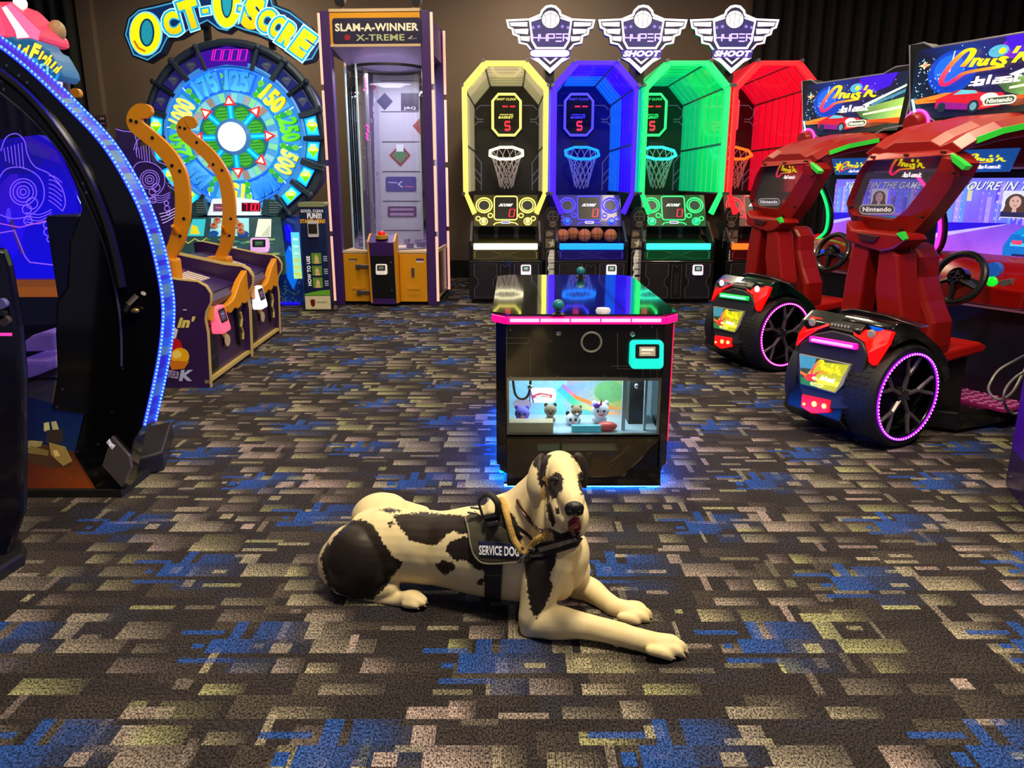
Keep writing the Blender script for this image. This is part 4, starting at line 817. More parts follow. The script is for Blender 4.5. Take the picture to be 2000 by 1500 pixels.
    for u, v in ((.33, .88), (.45, .93), (.52, .85), (.57, .74), (.58, .6), (.3, .74)):
        c = Vector(a.fn(u, v)); MB().cyl(c, c + a.n * .03, .045, .04, 14).build('round_button', M('button_gold', (210, 150, 110), .35, emit=.15), dk)
        MB().cyl(c + a.n * .03, c + a.n * .034, .02, n=10).build('button_cap', M('button_red', (190, 30, 30), .35, emit=.2), dk)
    c = f.xz(512, 478, -.45); card_reader(t, (c[0], -.5, c[1]), .2, .16, (225, 170, 235), (40, 70, 50), emit=.7)
    # lit shells down the right flank and a lit strip
    sb = MB().prism([P(*q, -.1) for q in ((552, 605), (588, 596), (592, 560), (586, 520), (588, 470), (576, 432), (556, 424), (548, 470), (546, 560))], -.1, .7, 'y').build('flank', body, t, bevel=.03)
    MB().prism([P(*q, -.1) for q in ((562, 542), (556, 500), (566, 478), (578, 494), (582, 545), (574, 566))], -.15, -.1, 'y').build('flank_shell', M('shell_blue', (10, 110, 235), .3, emit=.8), sb, bevel=.02)
    MB().prism([P(*q, -.1) for q in ((560, 470), (556, 440), (566, 438), (574, 456), (570, 476))], -.14, -.1, 'y').build('flank_shell', M('shell_deep', (20, 10, 240), .3, emit=.9), sb, bevel=.015)
    x0, z0 = P(577, 543, -.1); x1, z1 = P(587, 453, -.1)
    a = front_art(x0, x1, z0, z1, -.16); a.grad(0, 1, 0, 1, (180, 235, 140), (180, 235, 140), (80, 210, 240), (80, 210, 240))
    for k in range(6): a.rect(.2, .8, .08 + .15 * k, .12 + .15 * k, (220, 200, 60) if k < 3 else (190, 240, 250))
    a.build('flank_strip', ART(.95), sb)
    gl = M('octo_underglow', (20, 0, 255), .4, emit=2.0); MB().box(P(550, 600, -.1)[0], P(588, 600, -.1)[0], -.13, -.11, .015, .03).build('underglow', gl, t)
    b = MB(); rr = random.Random(2)
    for k in range(120):
        u = rr.random(); x, z = P(548 + 38 * rr.random(), 510 + 85 * u, -.1); b.ell((x, -.105, z), .008 + .008 * rr.random(), 6, 4)
    b.build('barnacle', M('barnacle_blue', (90, 150, 190), .5), sb, kind='stuff')
octo()
# ---------------------------------------------------------------- fishing game: two stations with hooks, lit tank, sign
A0, A1 = F(410, 757), F(552, 650)
FANG = math.atan2(A1.y - A0.y, A1.x - A0.x)
FPUR = M('fish_purple', (58, 30, 84), .4, coat=.2); FGOLD = M('fish_gold_edge', (206, 180, 104), .4); GRAV = M('engraved_glow', (140, 96, 235), .4, emit=.7)
def fishing_cabinet(floor_px, label, hook_px, hook_Y, glow, k):
    o = F(*floor_px[0]); e = F(*floor_px[1]); f = Frame((o.x, o.y, 0), FANG); wd = (e - o).length
    t = thing('fishing_cabinet', label, 'arcade game', f.loc, f.rz, group='purple fishing stations with yellow hooks')
    f0 = Frame((A0.x, A0.y, 0), FANG)           # the side outline, measured on the near station
    pr = [f0.yz(*p, 0) for p in ((410, 757), (404, 650), (399, 624), (401, 608), (410, 590), (410, 574), (401, 560), (385, 551), (345, 547))]
    pr = [(pr[0][0], 0.0)] + pr[1:]; ytop = pr[-1][1]
    prof = pr + [(.64, ytop + .11), (.72, ytop + .11), (.72, 0)]
    for x in (0.0, wd - .035):
        sp = MB().prism(prof, x, x + .035, 'x').build('side_panel', FPUR, t)
        MB().tube([(x + .0175, a, b) for a, b in prof[:-2]], .013, 6).build('edge_trim', FGOLD, sp, True)
    if k == 0:
        a = Art(lambda u, v: (-.002, f.yz(u, -v, 0)[0], f.yz(u, -v, 0)[1]), (-1, 0, 0), .0012)
        a.text("in'", 349, 379, -640, -618, (214, 190, 90), .06, .3); a.poly([(330, -700), (332, -668), (342, -660), (352, -665), (358, -682), (352, -702), (340, -712)], (190, 20, 24)); a.poly([(334, -664), (344, -660), (348, -644), (338, -636)], (220, 200, 190))
        a.disc(352, -696, 18, 17, (232, 166, 20), 18); a.disc(346, -692, 9, 8, (250, 210, 90), 14); a.poly([(328, -704), (370, -706), (360, -720), (336, -722)], (200, 110, 20))
        a.poly([(330, -722), (350, -726), (348, -740), (328, -736)], (150, 130, 160)); a.text('UCK', 330, 348, -736, -726, (60, 40, 70), .03); a.text('K', 352, 378, -744, -722, (170, 170, 190), .05, .2); a.text('.', 357, 366, -606, -604, (200, 200, 210))
        a.build('side_print', ART(.25), t)
    # body between the sides: kick front, coin door side
    zf = f0.yz(404, 650, 0)[1] * 0 + pr[4][1] - .03; yi = max(pr[1][0], .0) + .03
    body = MB().prism([(.03, .0), (yi + .01, pr[2][1]), (.0, zf), (.05, zf + .03), (.6, ytop + .02), (.7, ytop + .02), (.7, 0)], .035, wd - .035, 'x').build('body', M('fish_body', (60, 32, 74), .4), t)
    # purple playing deck with a fish ruler
    z0 = zf + .04; dk = quad_art((.05, .06, z0), (wd - .05, .06, z0), (wd - .05, .62, ytop + .025), (.05, .62, ytop + .025), .002)
    if dk.n.z < 0: dk.n = -dk.n
    dk.rect(0, 1, 0, 1, (46, 22, 80)); dk.poly([(.15, .35), (.85, .3), (.95, .45), (.85, .6), (.15, .62)], (110, 70, 110)); dk.poly([(.05, .42), (.7, .38), (.7, .56), (.05, .56)], (170, 90, 90))
    for i in range(6): dk.poly([(.5 + .07 * i, .3), (.54 + .07 * i, .3), (.56 + .07 * i, .62), (.52 + .07 * i, .62)], (226, 214, 190))
    dk.stroke([(.1, .68), (.9, .66)], .03, (200, 60, 50)); dk.build('deck_print', ART(.3), t)
    # scalloped yellow apron
    n = 24; top, bot = [], []
    za, zb = zf - .12, zf + .04
    for i in range(n + 1):
        u = i / n; x = .035 + (wd - .07) * u
        top.append((x, za + .13 - .07 * math.sin(PI * min(1, u * 1.25)) + .13 * max(0, u - .6) / .4)); bot.append((x, za - .03 * abs(math.sin(5 * PI * u)) + .02 + .05 * max(0, u - .6)))
    MB().prism(top + bot[::-1], -.03, .02, 'y').build('wavy_apron', YEL, t, bevel=.006)
    # front fittings (front plane y ~ yi)
    yq = pr[2][0] - .0
    fy = yi + .005
    X = lambda px, py: f0.xz(px, py, fy)
    d = MB().box(.06, .30, fy - .012, fy + .02, .06, .40).build('ticket_door', M('door_black', (18, 14, 22), .35), t, bevel=.006)
    for z in (.17, .28): MB().box(.08, .28, fy - .016, fy - .01, z, z + .02).build('door_rib', M('door_rib', (40, 34, 46), .4), d)
    pl = MB().prism(rrect(wd * .75, wd * .86, .14, .52, .04), fy - .03, fy, 'y').build('slot_plate', M('door_black', (18, 14, 22), .35), t, bevel=.006)
    MB().tube([(wd * .805 + .02 * s, fy - .034, .18 + .055 * i) for i, s in enumerate((0, 1, -1, 1, 0))], .01, 5).build('slot_zigzag', FGOLD, pl); MB().cyl((wd * .805, fy - .03, .47), (wd * .805, fy - .05, .47), .025).build('slot_knob', STEEL, pl, True)
    b = MB().prism([(wd * .48 + .07 * math.sin(1.2 * i) * .5 + q,   .20 + .026 * i) for q, rg in ((.045, range(9)), (-.045, range(8, -1, -1))) for i in rg], fy - .02, fy, 'y').build('fish_badge', M('badge_gold', (190, 140, 70), .4), t, bevel=.006)
    MB().prism([(wd * .48 + .06 * math.cos(2 * PI * i / 14), .24 + .045 * math.sin(2 * PI * i / 14)) for i in range(14)], fy - .026, fy - .02, 'y').build('badge_face', M('badge_pale', (210, 190, 160), .4), b)
    MB().box(.31, .32, fy - .004, fy + .01, .06, .52).build('front_seam', M('seam_dark', (16, 8, 26), .5), t)
    card_reader(t, (.25, fy - .035, .445), .2, .19, glow, (60, 50, 80), emit=1.0)
    MB().box(0, wd, .0, .03, .03, .055).build('kick_trim', FGOLD, t)
    # hook: flat yellow plate
    cl = catmull([(x, y, 0) for x, y in hook_px], 6); L = []; Rr = []
    N = len(cl)
    for i, p in enumerate(cl):
        tn = (cl[min(N - 1, i + 1)] - cl[max(0, i - 1)]).normalized(); nn = Vector((-tn.y, tn.x, 0)); w_ = (13.5 if k == 0 else 11.5) * (1.05 if i > N * .12 else .8 + .25 * i / (N * .12)); L.append(p + nn * w_); Rr.append(p - nn * w_)
    end = cl[-1]; tn = (cl[-1] - cl[-3]).normalized(); a0 = math.atan2(tn.y, tn.x); cap = [end + Vector((math.cos(a0 + q), math.sin(a0 + q), 0)) * w_ for q in (R(60), R(30), 0, -R(30), -R(60))]
    poly = [f.i @ W(p.x, p.y, hook_Y) for p in L + cap + Rr[::-1]]; dv = f.i.to_3x3() @ Vector((0, .045, 0))
    nP = len(poly); hk = MB().add(poly + [p + dv for p in poly], [tuple(range(nP)), tuple(range(2 * nP - 1, nP - 1, -1))] + [(i, i + nP, (i + 1) % nP + nP, (i + 1) % nP) for i in range(nP)]).build('hook', YEL, t, bevel=.008)
    for fr in (.14, .22, .42, .44, .62, .78, .8):
        p = cl[int(fr * (N - 1))]; q = f.i @ W(p.x + (5 if int(fr * 100) % 4 else -5), p.y, hook_Y); MB().cyl(q - dv * .12, q + dv * .1, .012, n=8).build('hook_bolt', BLK, hk)
    p = f.i @ W(cl[int(.16 * N)].x - 4, cl[int(.16 * N)].y, hook_Y); MB().cyl(p, p - dv * 1.2 + Vector((0, 0, .05)), .02, .015, 8).build('hook_peg', YEL, hk, True)
    # hook foot on the deck
    q = f.i @ W(cl[0].x, cl[0].y + 4, hook_Y); MB().cbox((q.x, q.y, (q.z + ytop) / 2 - .02), (.14, .2, max(.06, q.z - ytop + .1))).build('hook_foot', YEL, hk, bevel=.02)
    return t
fishing_cabinet(((410, 757), (487, 695)), 'near purple fishing station with pink-lit tap pad and the taller yellow hook', [(322, 508), (340, 480), (352, 440), (356, 400), (352, 352), (338, 318), (312, 286), (284, 262), (265, 246), (261, 230), (270, 217), (282, 217)], 5.75, (255, 90, 120), 0)
fishing_cabinet(((491, 692), (552, 650)), 'far purple fishing station with white-lit tap pad behind the near station', [(428, 503), (440, 478), (445, 440), (446, 400), (438, 352), (418, 316), (396, 292), (372, 272), (358, 258), (357, 245), (364, 239), (371, 239)], 6.75, (235, 235, 255), 1)
def fish_strokes(a, ox, oy, s, col, w):
    g = lambda q: [(ox + x * s, oy + y * s) for x, y in q]
    cv = lambda q, n=5: [(p.x, p.y) for p in catmull([(x, y, 0) for x, y in q], n)]
    a.stroke(g(cv([(-60, 40), (-50, 66), (-30, 74), (-14, 60), (-8, 34), (6, 10), (34, -4), (58, -30), (66, -60), (60, -78)])), w, col)
    for k in range(6): a.stroke(g([(-54 + 7 * k, 46 + 2 * k), (-50 + 7 * k, 20 - 3 * k)]), w * .8, col)
    for r in (26, 20, 12, 6): a.stroke(g([(-16 + r * math.cos(2 * PI * i / 20), -40 + r * math.sin(2 * PI * i / 20)) for i in range(21)]), w, col)
    a.stroke(g(cv([(-66, -20), (-50, 4), (-20, 8), (10, -6), (24, -30), (22, -60), (0, -84), (-34, -92), (-62, -84)])), w, col)
    for k in range(7): a.stroke(g(cv([(34, -8 - 8 * k), (46, -10 - 9 * k), (60, -22 - 9 * k)], 3)), w * .8, col)
    for k in range(4): a.stroke(g(cv([(-10, -80 - 6 * k), (16, -84 - 6 * k), (40, -74 - 5 * k)], 4)), w * .8, col)
    for x, y, r in ((2, -62, 11), (-8, -74, 9), (-6, -96, 8), (30, -104, 6), (32, -118, 7), (36, -132, 5)): a.stroke(g([(x + r * math.cos(2 * PI * i / 14), y + r * math.sin(2 * PI * i / 14)) for i in range(15)]), w, col)
def fishing_tank():
    Y = 5.45; f = Frame((W(40, 500, Y).x, Y, 0)); t = thing('fishing_tank', 'violet lit tank with engraved fish panels and wave sign, seen through the curved pod', 'arcade game', f.loc)
    P = lambda x, y, yl=0.0: f.xz(x, y, yl)
    x0, x1 = P(-260, 400)[0], P(158, 400)[0]; z0, z1 = P(40, 548)[1], P(40, 225)[1]
    MB().box(x0, x1, .3, 1.6, 0, z0 + .05).box(x0, x1, .02, .3, 0, P(40, 580)[1]).build('tank_base', M('tank_black', (18, 10, 34), .35), t, bevel=.01)
    bx = MB().prism([P(*q) for q in ((-260, 300), (60, 262), (110, 290), (150, 380), (162, 470), (160, 548), (-260, 548))], .08, .3, 'y').build('tank_body', M('tank_violet', (34, 8, 190), .35, emit=.55), t)
    A = Art(lambda u, v: (P(u, -v, .07)[0], .075, P(u, -v, .07)[1]), (0, -1, 0), .0012)
    A.poly([(-250, -300), (58, -266), (108, -294), (146, -380), (158, -470), (156, -545), (-250, -545)], [(30, 6, 150), (60, 20, 150), (70, 30, 150), (50, 16, 190), (50, 10, 220), (40, 0, 235), (30, 0, 220)])
    A.poly([(-60, -420), (30, -330), (60, -420), (30, -500), (-40, -540)], [(90, 40, 190), (150, 60, 200), (110, 40, 230), (70, 20, 250), (50, 0, 220)]); A.poly([(0, -300), (60, -275), (100, -300), (60, -340), (10, -340)], (60, 40, 140)); A.stroke([(20, -428), (30, -460), (44, -496)], 8, (170, 130, 120)); A.disc(16, -420, 5, 14, (220, 190, 255))
    A.build('tank_backlight', ART(.9), bx)
    MB().prism([P(*q) for q in ((-260, 580), (120, 580), (132, 562), (134, 546), (-260, 546))], .0, .1, 'y').build('orange_band', M('band_orange', (236, 128, 20), .4, emit=.45), t)
    pn = MB().prism([P(*q, -.05) for q in ((-200, 250), (38, 252), (60, 300), (120, 320), (160, 400), (158, 546), (-200, 546))], -.06, -.05, 'y').build('fish_panel', GLASS('violet_acrylic', (190, 170, 255), .05, .0), t)
    B = Art(lambda u, v: (P(u, -v, -.06)[0], -.062, P(u, -v, -.06)[1]), (0, -1, 0), .0008); fish_strokes(B, 62, -335, 1.0, (170, 120, 255), 2.0); B.stroke([(0, -436), (40, -444), (96, -430)], 2, (235, 120, 200)); B.stroke([(0, -455), (30, -450), (50, -500), (60, -512), (130, -520)], 2.2, (190, 120, 240)); B.build('engraved_fish', ART(1.0), pn)
    # second engraved sheet beyond the pod, behind the hooks
    Y2 = 1.3
    sh = [(226, 250), (262, 256), (278, 290), (312, 330), (340, 390), (346, 440), (348, 508), (300, 516), (226, 512)]
    t2 = thing('fish_screen', 'violet engraved fish screen standing behind the yellow hooks', 'screen', f.loc)
    p2 = MB().prism([P(*q, Y2) for q in sh], Y2, Y2 + .012, 'y').build('fish_panel', GLASS('dark_violet_acrylic', (120, 96, 190), .05, .22), t2)
    C = Art(lambda u, v: (P(u, -v, Y2 - .002)[0], Y2 - .002, P(u, -v, Y2 - .002)[1]), (0, -1, 0), .0008); gc = (150, 116, 230)
    C.stroke([(226, -252), (240, -256), (262, -258)], 1.6, gc); C.stroke([(262, -258), (268, -280), (266, -300)], 1.6, gc); fish_strokes(C, 304, -322, .72, gc, 1.5)
    for k in range(4): C.stroke([(312 + 2 * k, -418 - 6 * k), (328, -414 - 6 * k), (352, -402 - 5 * k)], 1.5, (200, 180, 240))
    C.build('engraved_fish', ART(.75), p2)
    MB().box(P(200, 300, Y2)[0], P(348, 300, Y2)[0], Y2 - .02, Y2 + .05, 0, P(300, 512, Y2)[1]).build('panel_plinth', FPUR, t2)
    # wave sign with lettering and the striped float above it
    ys = .35
    wave = [(-60, 60), (-30, 64), (0, 78), (12, 72), (24, 70), (34, 76), (46, 74), (60, 74), (76, 80), (84, 94), (98, 100), (108, 116), (118, 134), (122, 148), (114, 158), (100, 156), (70, 142), (30, 118), (-60, 70)]
    sg = MB().prism([P(x, y, ys) for x, y in wave], ys, ys + .25, 'y').build('wave_sign', M('wave_blue', (40, 110, 170), .4, emit=.35), t, bevel=.02)
    A = Art(lambda u, v: (P(u, -v, ys - .002)[0], ys - .002, P(u, -v, ys - .002)[1]), (0, -1, 0), .0014)
    for k in range(6): A.stroke([(p.x, p.y) for p in catmull([(-10 + 22 * k, -84 - 11 * k - 2 * (k % 2), 0), (4 + 22 * k, -86 - 10 * k, 0), (12 + 20 * k, -100 - 10 * k, 0), (6 + 20 * k, -118 - 9 * k, 0)], 4)], 5, (30, 130, 210) if k % 2 else (120, 190, 220))
    for ch, x, y, w_, h, r in (('G', -22, 84, 14, 26, -22), ('o', 25, 98, 9, 11, -20), ('l', 36, 97, 5, 21, -22), ('d', 50, 98, 10, 23, -22), ('F', 69, 101, 15, 32, -24), ('i', 81, 108, 5, 19, -30), ('s', 88, 114, 8, 13, -36), ('h', 97, 118, 9, 22, -38), ('i', 105, 127, 5, 17, -42), ('n', 112, 137, 9, 12, -46), ("'", 120, 132, 3, 6, -45)):
        A.text(ch, x - w_ / 2 + 1, x + w_ / 2 + 1, -y - h / 2 - 1, -y + h / 2 - 1, (120, 60, 10), .06, 0, R(r)); A.text(ch, x - w_ / 2, x + w_ / 2, -y - h / 2, -y + h / 2, (248, 224, 60), .06, 0, R(r))
    A.build('sign_lettering', ART(1.1), sg)
    st_ = [((-60, 20), (-20, 0), (0, 10), (20, 70), (-60, 66), (255, 80, 120)), ((0, 14), (8, 10), (55, 72), (30, 74), (27, 60), (255, 240, 245)), ((8, 10), (18, 5), (76, 60), (72, 78), (55, 72), (250, 110, 160)), ((-6, 20), (0, 14), (26, 62), (24, 70), (10, 70), (240, 70, 110))]
    fl = MB().prism([P(x, y, ys) for x, y in ((-60, 0), (12, 0), (22, 8), (60, 46), (76, 60), (79, 80), (-60, 78))], ys + .02, ys + .4, 'y').build('striped_float', M('float_pink', (240, 70, 110), .4, emit=.45), t, bevel=.04)
    B = Art(lambda u, v: (P(u, -v, ys)[0], ys + .018, P(u, -v, ys)[1]), (0, -1, 0), .002)
    for q in st_: B.poly([(x, -y) for x, y in q[:-1]], q[-1])
    B.build('float_stripes', ART(.95), fl)
    c = P(63, 44, ys); MB().ell((c[0], ys + .3, c[1]), (.06, .06, .075), 12, 8).build('float_knob', M('knob_tan', (190, 160, 120), .4), fl, True)
    c = P(22, 0, ys); MB().ell((c[0], ys + .1, c[1]), .045, 12, 8).build('float_lamp', M('float_lamp', (255, 225, 200), .4, emit=1.5), fl, True)
    c = P(149, 182, .6); MB().lathe([(.001, .58), (.034, .58), (.034, .63), (.001, .63)], (c[0], 0, c[1]), 'y', 20).build('hook_tip', YEL, t)
    c = P(121, 162, .6); MB().ell((c[0], .55, c[1]), (.03, .03, .05), 10, 8).build('sign_lamp', M('sign_lamp_pink', (255, 190, 230), .4, emit=1.4), t, True)
    MB().cyl((P(120, 150, .7)[0], .7, 0), (P(120, 150, .7)[0], .7, P(120, 150, .7)[1]), .05).build('sign_mast', FPUR, t)
fishing_tank()
# ---------------------------------------------------------------- curved pod with blue light edging
LEDB = M('blue_led', (16, 22, 255), .4, emit=14.0); LEDBD = M('blue_led_bead', (70, 140, 255), .4, emit=3.0)
def curved_pod():
    Y = 3.3; f = Frame((-2.4, Y, 0)); t = thing('simulator_pod', 'black curved ride pod edged with blue lights at left', 'arcade ride', f.loc); P = lambda x, y, yl=0.0: f.xz(x, y, yl)
    out = catmull([(-160, -2, 0), (-80, 40, 0), (0, 94, 0), (60, 142, 0), (133, 213, 0), (200, 286, 0), (253, 373, 0), (285, 448, 0), (306, 530, 0), (316, 600, 0), (312, 670, 0), (300, 740, 0), (280, 830, 0)], 8)
    inn = [(100, 800), (112, 735), (108, 650), (112, 590), (132, 560), (136, 470), (160, 410), (150, 370), (120, 302), (70, 240), (0, 178), (-160, 70)]
    poly = [P(p.x, p.y) for p in out] + [P(*q) for q in ((262, 860), (240, 962), (195, 968), (145, 890), (165, 810))] + [P(*q) for q in inn]
    fr = MB().prism(poly, 0, .12, 'y').build('curved_frame', BLKG, t, bevel=.006)
    # rim band between the light rows, with a printed sea strip
    op = [Vector((P(p.x, p.y)[0], 0, P(p.x, p.y)[1])) for p in out]; dep = .075
    cx = Vector((P(-60, 560)[0], 0, P(-60, 560)[1]))
    on = []
    for i, p in enumerate(op):
        tn = (op[min(len(op) - 1, i + 1)] - op[max(0, i - 1)]).normalized(); on.append(Vector((tn.z, 0, -tn.x)) * -1)
    on = [n if n.dot(p - cx) > 0 else -n for n, p in zip(on, op)]
    q0 = [p + n * .005 for p, n in zip(op, on)]; q1 = [p + n * .02 + Vector((0, dep, 0)) for p, n in zip(op, on)]
    b = MB(); cols = []
    rr = random.Random(4)
    for i in range(len(q0) - 1):
        c = ((40, 30, 160), (44, 50, 165), (40, 80, 180), (36, 60, 170), (60, 100, 160), (40, 40, 170), (74, 112, 130))[rr.randrange(7)]
        if i < 30: c = (56, 20, 160)
        b.add([q0[i], q0[i + 1], q1[i + 1], q1[i]], [(0, 1, 2, 3)], lin(c))
    rb = b.build('rim_print', ART(.55), t)
    for q, off in ((q0, .0), (q1, .0)):
        l = MB().tube([p for p in q], .007, 6).build('light_strip', LEDB, t, True)
        MB().beads([p + n * .004 - Vector((0, .006, 0)) for p, n in zip(q, on)], .0062, .0175).build('light_bead', LEDBD, l, kind='stuff')
    # raised rails on the face
    mid = catmull([(0, 140, 0), (60, 190, 0), (120, 262, 0), (170, 340, 0), (208, 430, 0), (228, 500, 0), (240, 560, 0)], 6)
    MB().tube([(P(p.x, p.y)[0], -.012, P(p.x, p.y)[1]) for p in mid], .022, 8).build('grab_rail', M('rail_black', (22, 22, 26), .22), t, True)
    mid = catmull([(-10, 172, 0), (58, 228, 0), (122, 300, 0), (166, 384, 0), (200, 466, 0), (222, 545, 0), (236, 630, 0), (238, 715, 0)], 6)
    MB().tube([(P(p.x, p.y)[0], -.004, P(p.x, p.y)[1]) for p in mid], .005, 6).build('edge_line', M('edge_line', (70, 66, 80), .4), t, True)
    for x, y in ((14, 128), (38, 148), (54, 161), (5, 158), (9, 175), (163, 358), (169, 376), (243, 555), (234, 597), (235, 606), (190, 440), (240, 720), (218, 805), (123, 760), (112, 795), (192, 868), (151, 882), (188, 925)):
        c = P(x, y); MB().cyl((c[0], -.004, c[1]), (c[0], .002, c[1]), .006, n=8).build('bolt', STEEL, fr)
    c = P(262, 590); MB().tube([(P(252, 603)[0], -.03, P(252, 603)[1]), (c[0], -.05, c[1]), (P(274, 575)[0], -.03, P(274, 575)[1])], .012, 6).build('door_handle', STEEL, t, True); c = P(268, 605); MB().ell((c[0], -.02, c[1]), (.02, .015, .012)).build('door_lock', M('lock_brass', (190, 160, 90), .3, .8), t, True)
    # clear window and what is inside: seat, dark inner shell
    win = [P(*q, .06) for q in ((-160, 70), (0, 178), (70, 240), (120, 302), (150, 370), (160, 410), (136, 470), (132, 560), (112, 590), (108, 735), (100, 800), (-160, 800))]
    MB().prism(win, .055, .06, 'y').build('window_pane', GLASS('pod_glass', (215, 215, 255), .02, .0), t)
    sc = [P(*q, .75) for q in ((36, 688), (44, 668), (60, 656), (80, 649), (106, 648), (106, 686))]; seat = M('seat_lilac', (158, 120, 176), .5, emit=.25)
    st_ = MB().prism(sc, .75, .95, 'y').build('seat_back', seat, t, bevel=.02); MB().prism([P(*q, .75) for q in ((40, 700), (106, 700), (100, 716), (80, 730), (40, 742))], .7, 1.1, 'y').build('seat_cushion', seat, t, bevel=.02)
    MB().box(P(20, 700, .75)[0], P(110, 700, .75)[0], .8, 1.3, 0.02, P(60, 742, .75)[1] + .0).build('seat_base', BLKM, t)
    MB().box(P(-160, 700)[0], P(100, 700, .2)[0], .12, 1.0, .0, P(60, 812, .12)[1]).build('floor_pan', BLKM, t)
    # printed lower panel: rover on a red plain under a blue sky
    lo = [(-160, 800), (100, 800), (165, 810), (145, 890), (195, 968), (20, 978), (-160, 984)]
    lp = MB().prism([P(*q, .01) for q in lo], .01, .1, 'y').build('lower_panel', BLKG, t)
    A = Art(lambda u, v: (P(u, -v, .008)[0], .008, P(u, -v, .008)[1]), (0, -1, 0), .001)
    A.poly([(38, -780), (60, -776), (165, -806), (146, -884), (140, -885), (38, -880)], [(4, 12, 60), (4, 14, 66), (6, 30, 80), (20, 40, 80), (20, 30, 60), (10, 20, 50)])
    A.poly([(30, -880), (142, -880), (192, -962), (25, -972)], [(40, 20, 14), (70, 36, 20), (140, 60, 20), (90, 30, 14)]); A.poly([(40, -872), (90, -868), (130, -885), (140, -910), (100, -915), (40, -895)], (70, 44, 30))
    for pl, c in (([(38, -866), (60, -860), (84, -862), (80, -872), (40, -876)], (150, 130, 80)), ([(86, -826), (96, -824), (98, -842), (86, -842)], (190, 180, 120)), ([(100, -824), (110, -822), (116, -840), (104, -844)], (170, 160, 110)), ([(92, -840), (122, -838), (124, -862), (108, -872), (90, -864)], (50, 40, 36)), ([(96, -864), (128, -872), (142, -900), (124, -910), (100, -888)], (150, 120, 60)), ([(60, -870), (96, -880), (94, -890), (50, -884)], (120, 96, 50)), ([(104, -880), (112, -878), (118, -890), (108, -892)], (210, 180, 100))): A.poly(pl, c)
    A.build('panel_print', ART(.35), lp)
    # feet: silver plate and black floor wedge
    pt = MB().prism([P(*q, -.01) for q in ((220, 852), (254, 890), (258, 912), (240, 950), (202, 908))], -.02, .0, 'y').build('kick_plate', M('plate_silver', (120, 112, 118), .35, .5), t)
    a = Art(lambda u, v: (P(u, -v, -.02)[0], -.021, P(u, -v, -.02)[1]), (0, -1, 0)); a.text('HK', 212, 222, -876, -858, (220, 220, 225), .08, .2, R(50)); a.build('plate_print', ART(.5), pt)
    fl = [(P(x, y, .01)[0], P(x, y, .01)) for x, y in ((0, 0),)]
    fx = lambda x, y, z: f.xy(x, y, z)
    z1 = .10
    pts = [fx(*q, z1) for q in ((262, 838), (336, 822), (318, 882), (252, 900))]
    MB().prism(pts, .0, z1, 'z').build('base_wedge', M('base_black', (30, 28, 32), .4), t, bevel=.01)
    MB().box(P(-160, 900)[0], P(240, 950)[0], -.02, .3, 0, .035).build('base_frame', BLKM, t)
    pl = P(165, 733, .3); MB().ell((pl[0], .28, pl[1]), (.02, .012, .02), 12, 8).build('indicator', M('indicator_blue', (60, 30, 255), .3, emit=1.2), t, True)
    MB().box(P(132, 700, .15)[0], P(200, 700, .15)[0], .13, .4, .04, P(150, 420, .15)[1]).build('inner_shell', M('inner_black', (8, 8, 12), .3), t, bevel=.02)
curved_pod()
def left_edge():
    Y = 2.62; f = Frame((-2.1, Y, 0)); t = thing('cabinet_edge', 'edge of a black cabinet with blue sheen at the far left', 'arcade cabinet', f.loc); P = lambda x, y, yl=0.0: f.xz(x, y, yl)
    q = [(-200, 470), (0, 486), (12, 520), (34, 640), (42, 740), (42, 1000), (10, 1090), (0, 1118), (-200, 1130)]
    pl = [P(*k) for k in q]; pl = [(x, max(0, z)) for x, z in pl]
    b = MB().prism(pl, 0, .05, 'y').build('side_shell', M('edge_black_blue_lit', (10, 10, 34), .2, coat=.5), t, bevel=.015)  # blue light falling on the black shell is put into its colour
    a = Art(lambda u, v: (P(u, -v)[0], -.001, P(u, -v)[1]), (0, -1, 0)); a.rect(-6, 24, -656, -650, (255, 60, 170)); a.build('pink_lamp', ART(1.2), b)
    for x, y, c in ((8, 592, (110, 110, 190)), (6, 612, (40, 36, 44)), (14, 625, (70, 60, 66))): k = P(x, y); MB().cyl((k[0], -.02, k[1]), (k[0], .01, k[1]), .018).build('control_knob', M('knob_%d' % c[0], c, .3), b, True)
    w0 = [f.xy(*k, .05) for k in ((-10, 1010), (10, 1006), (50, 1064), (46, 1080), (-10, 1116))]
    MB().prism(w0, 0, .05, 'z').build('foot', M('base_black', (30, 28, 32), .4), t, bevel=.01)
left_edge()
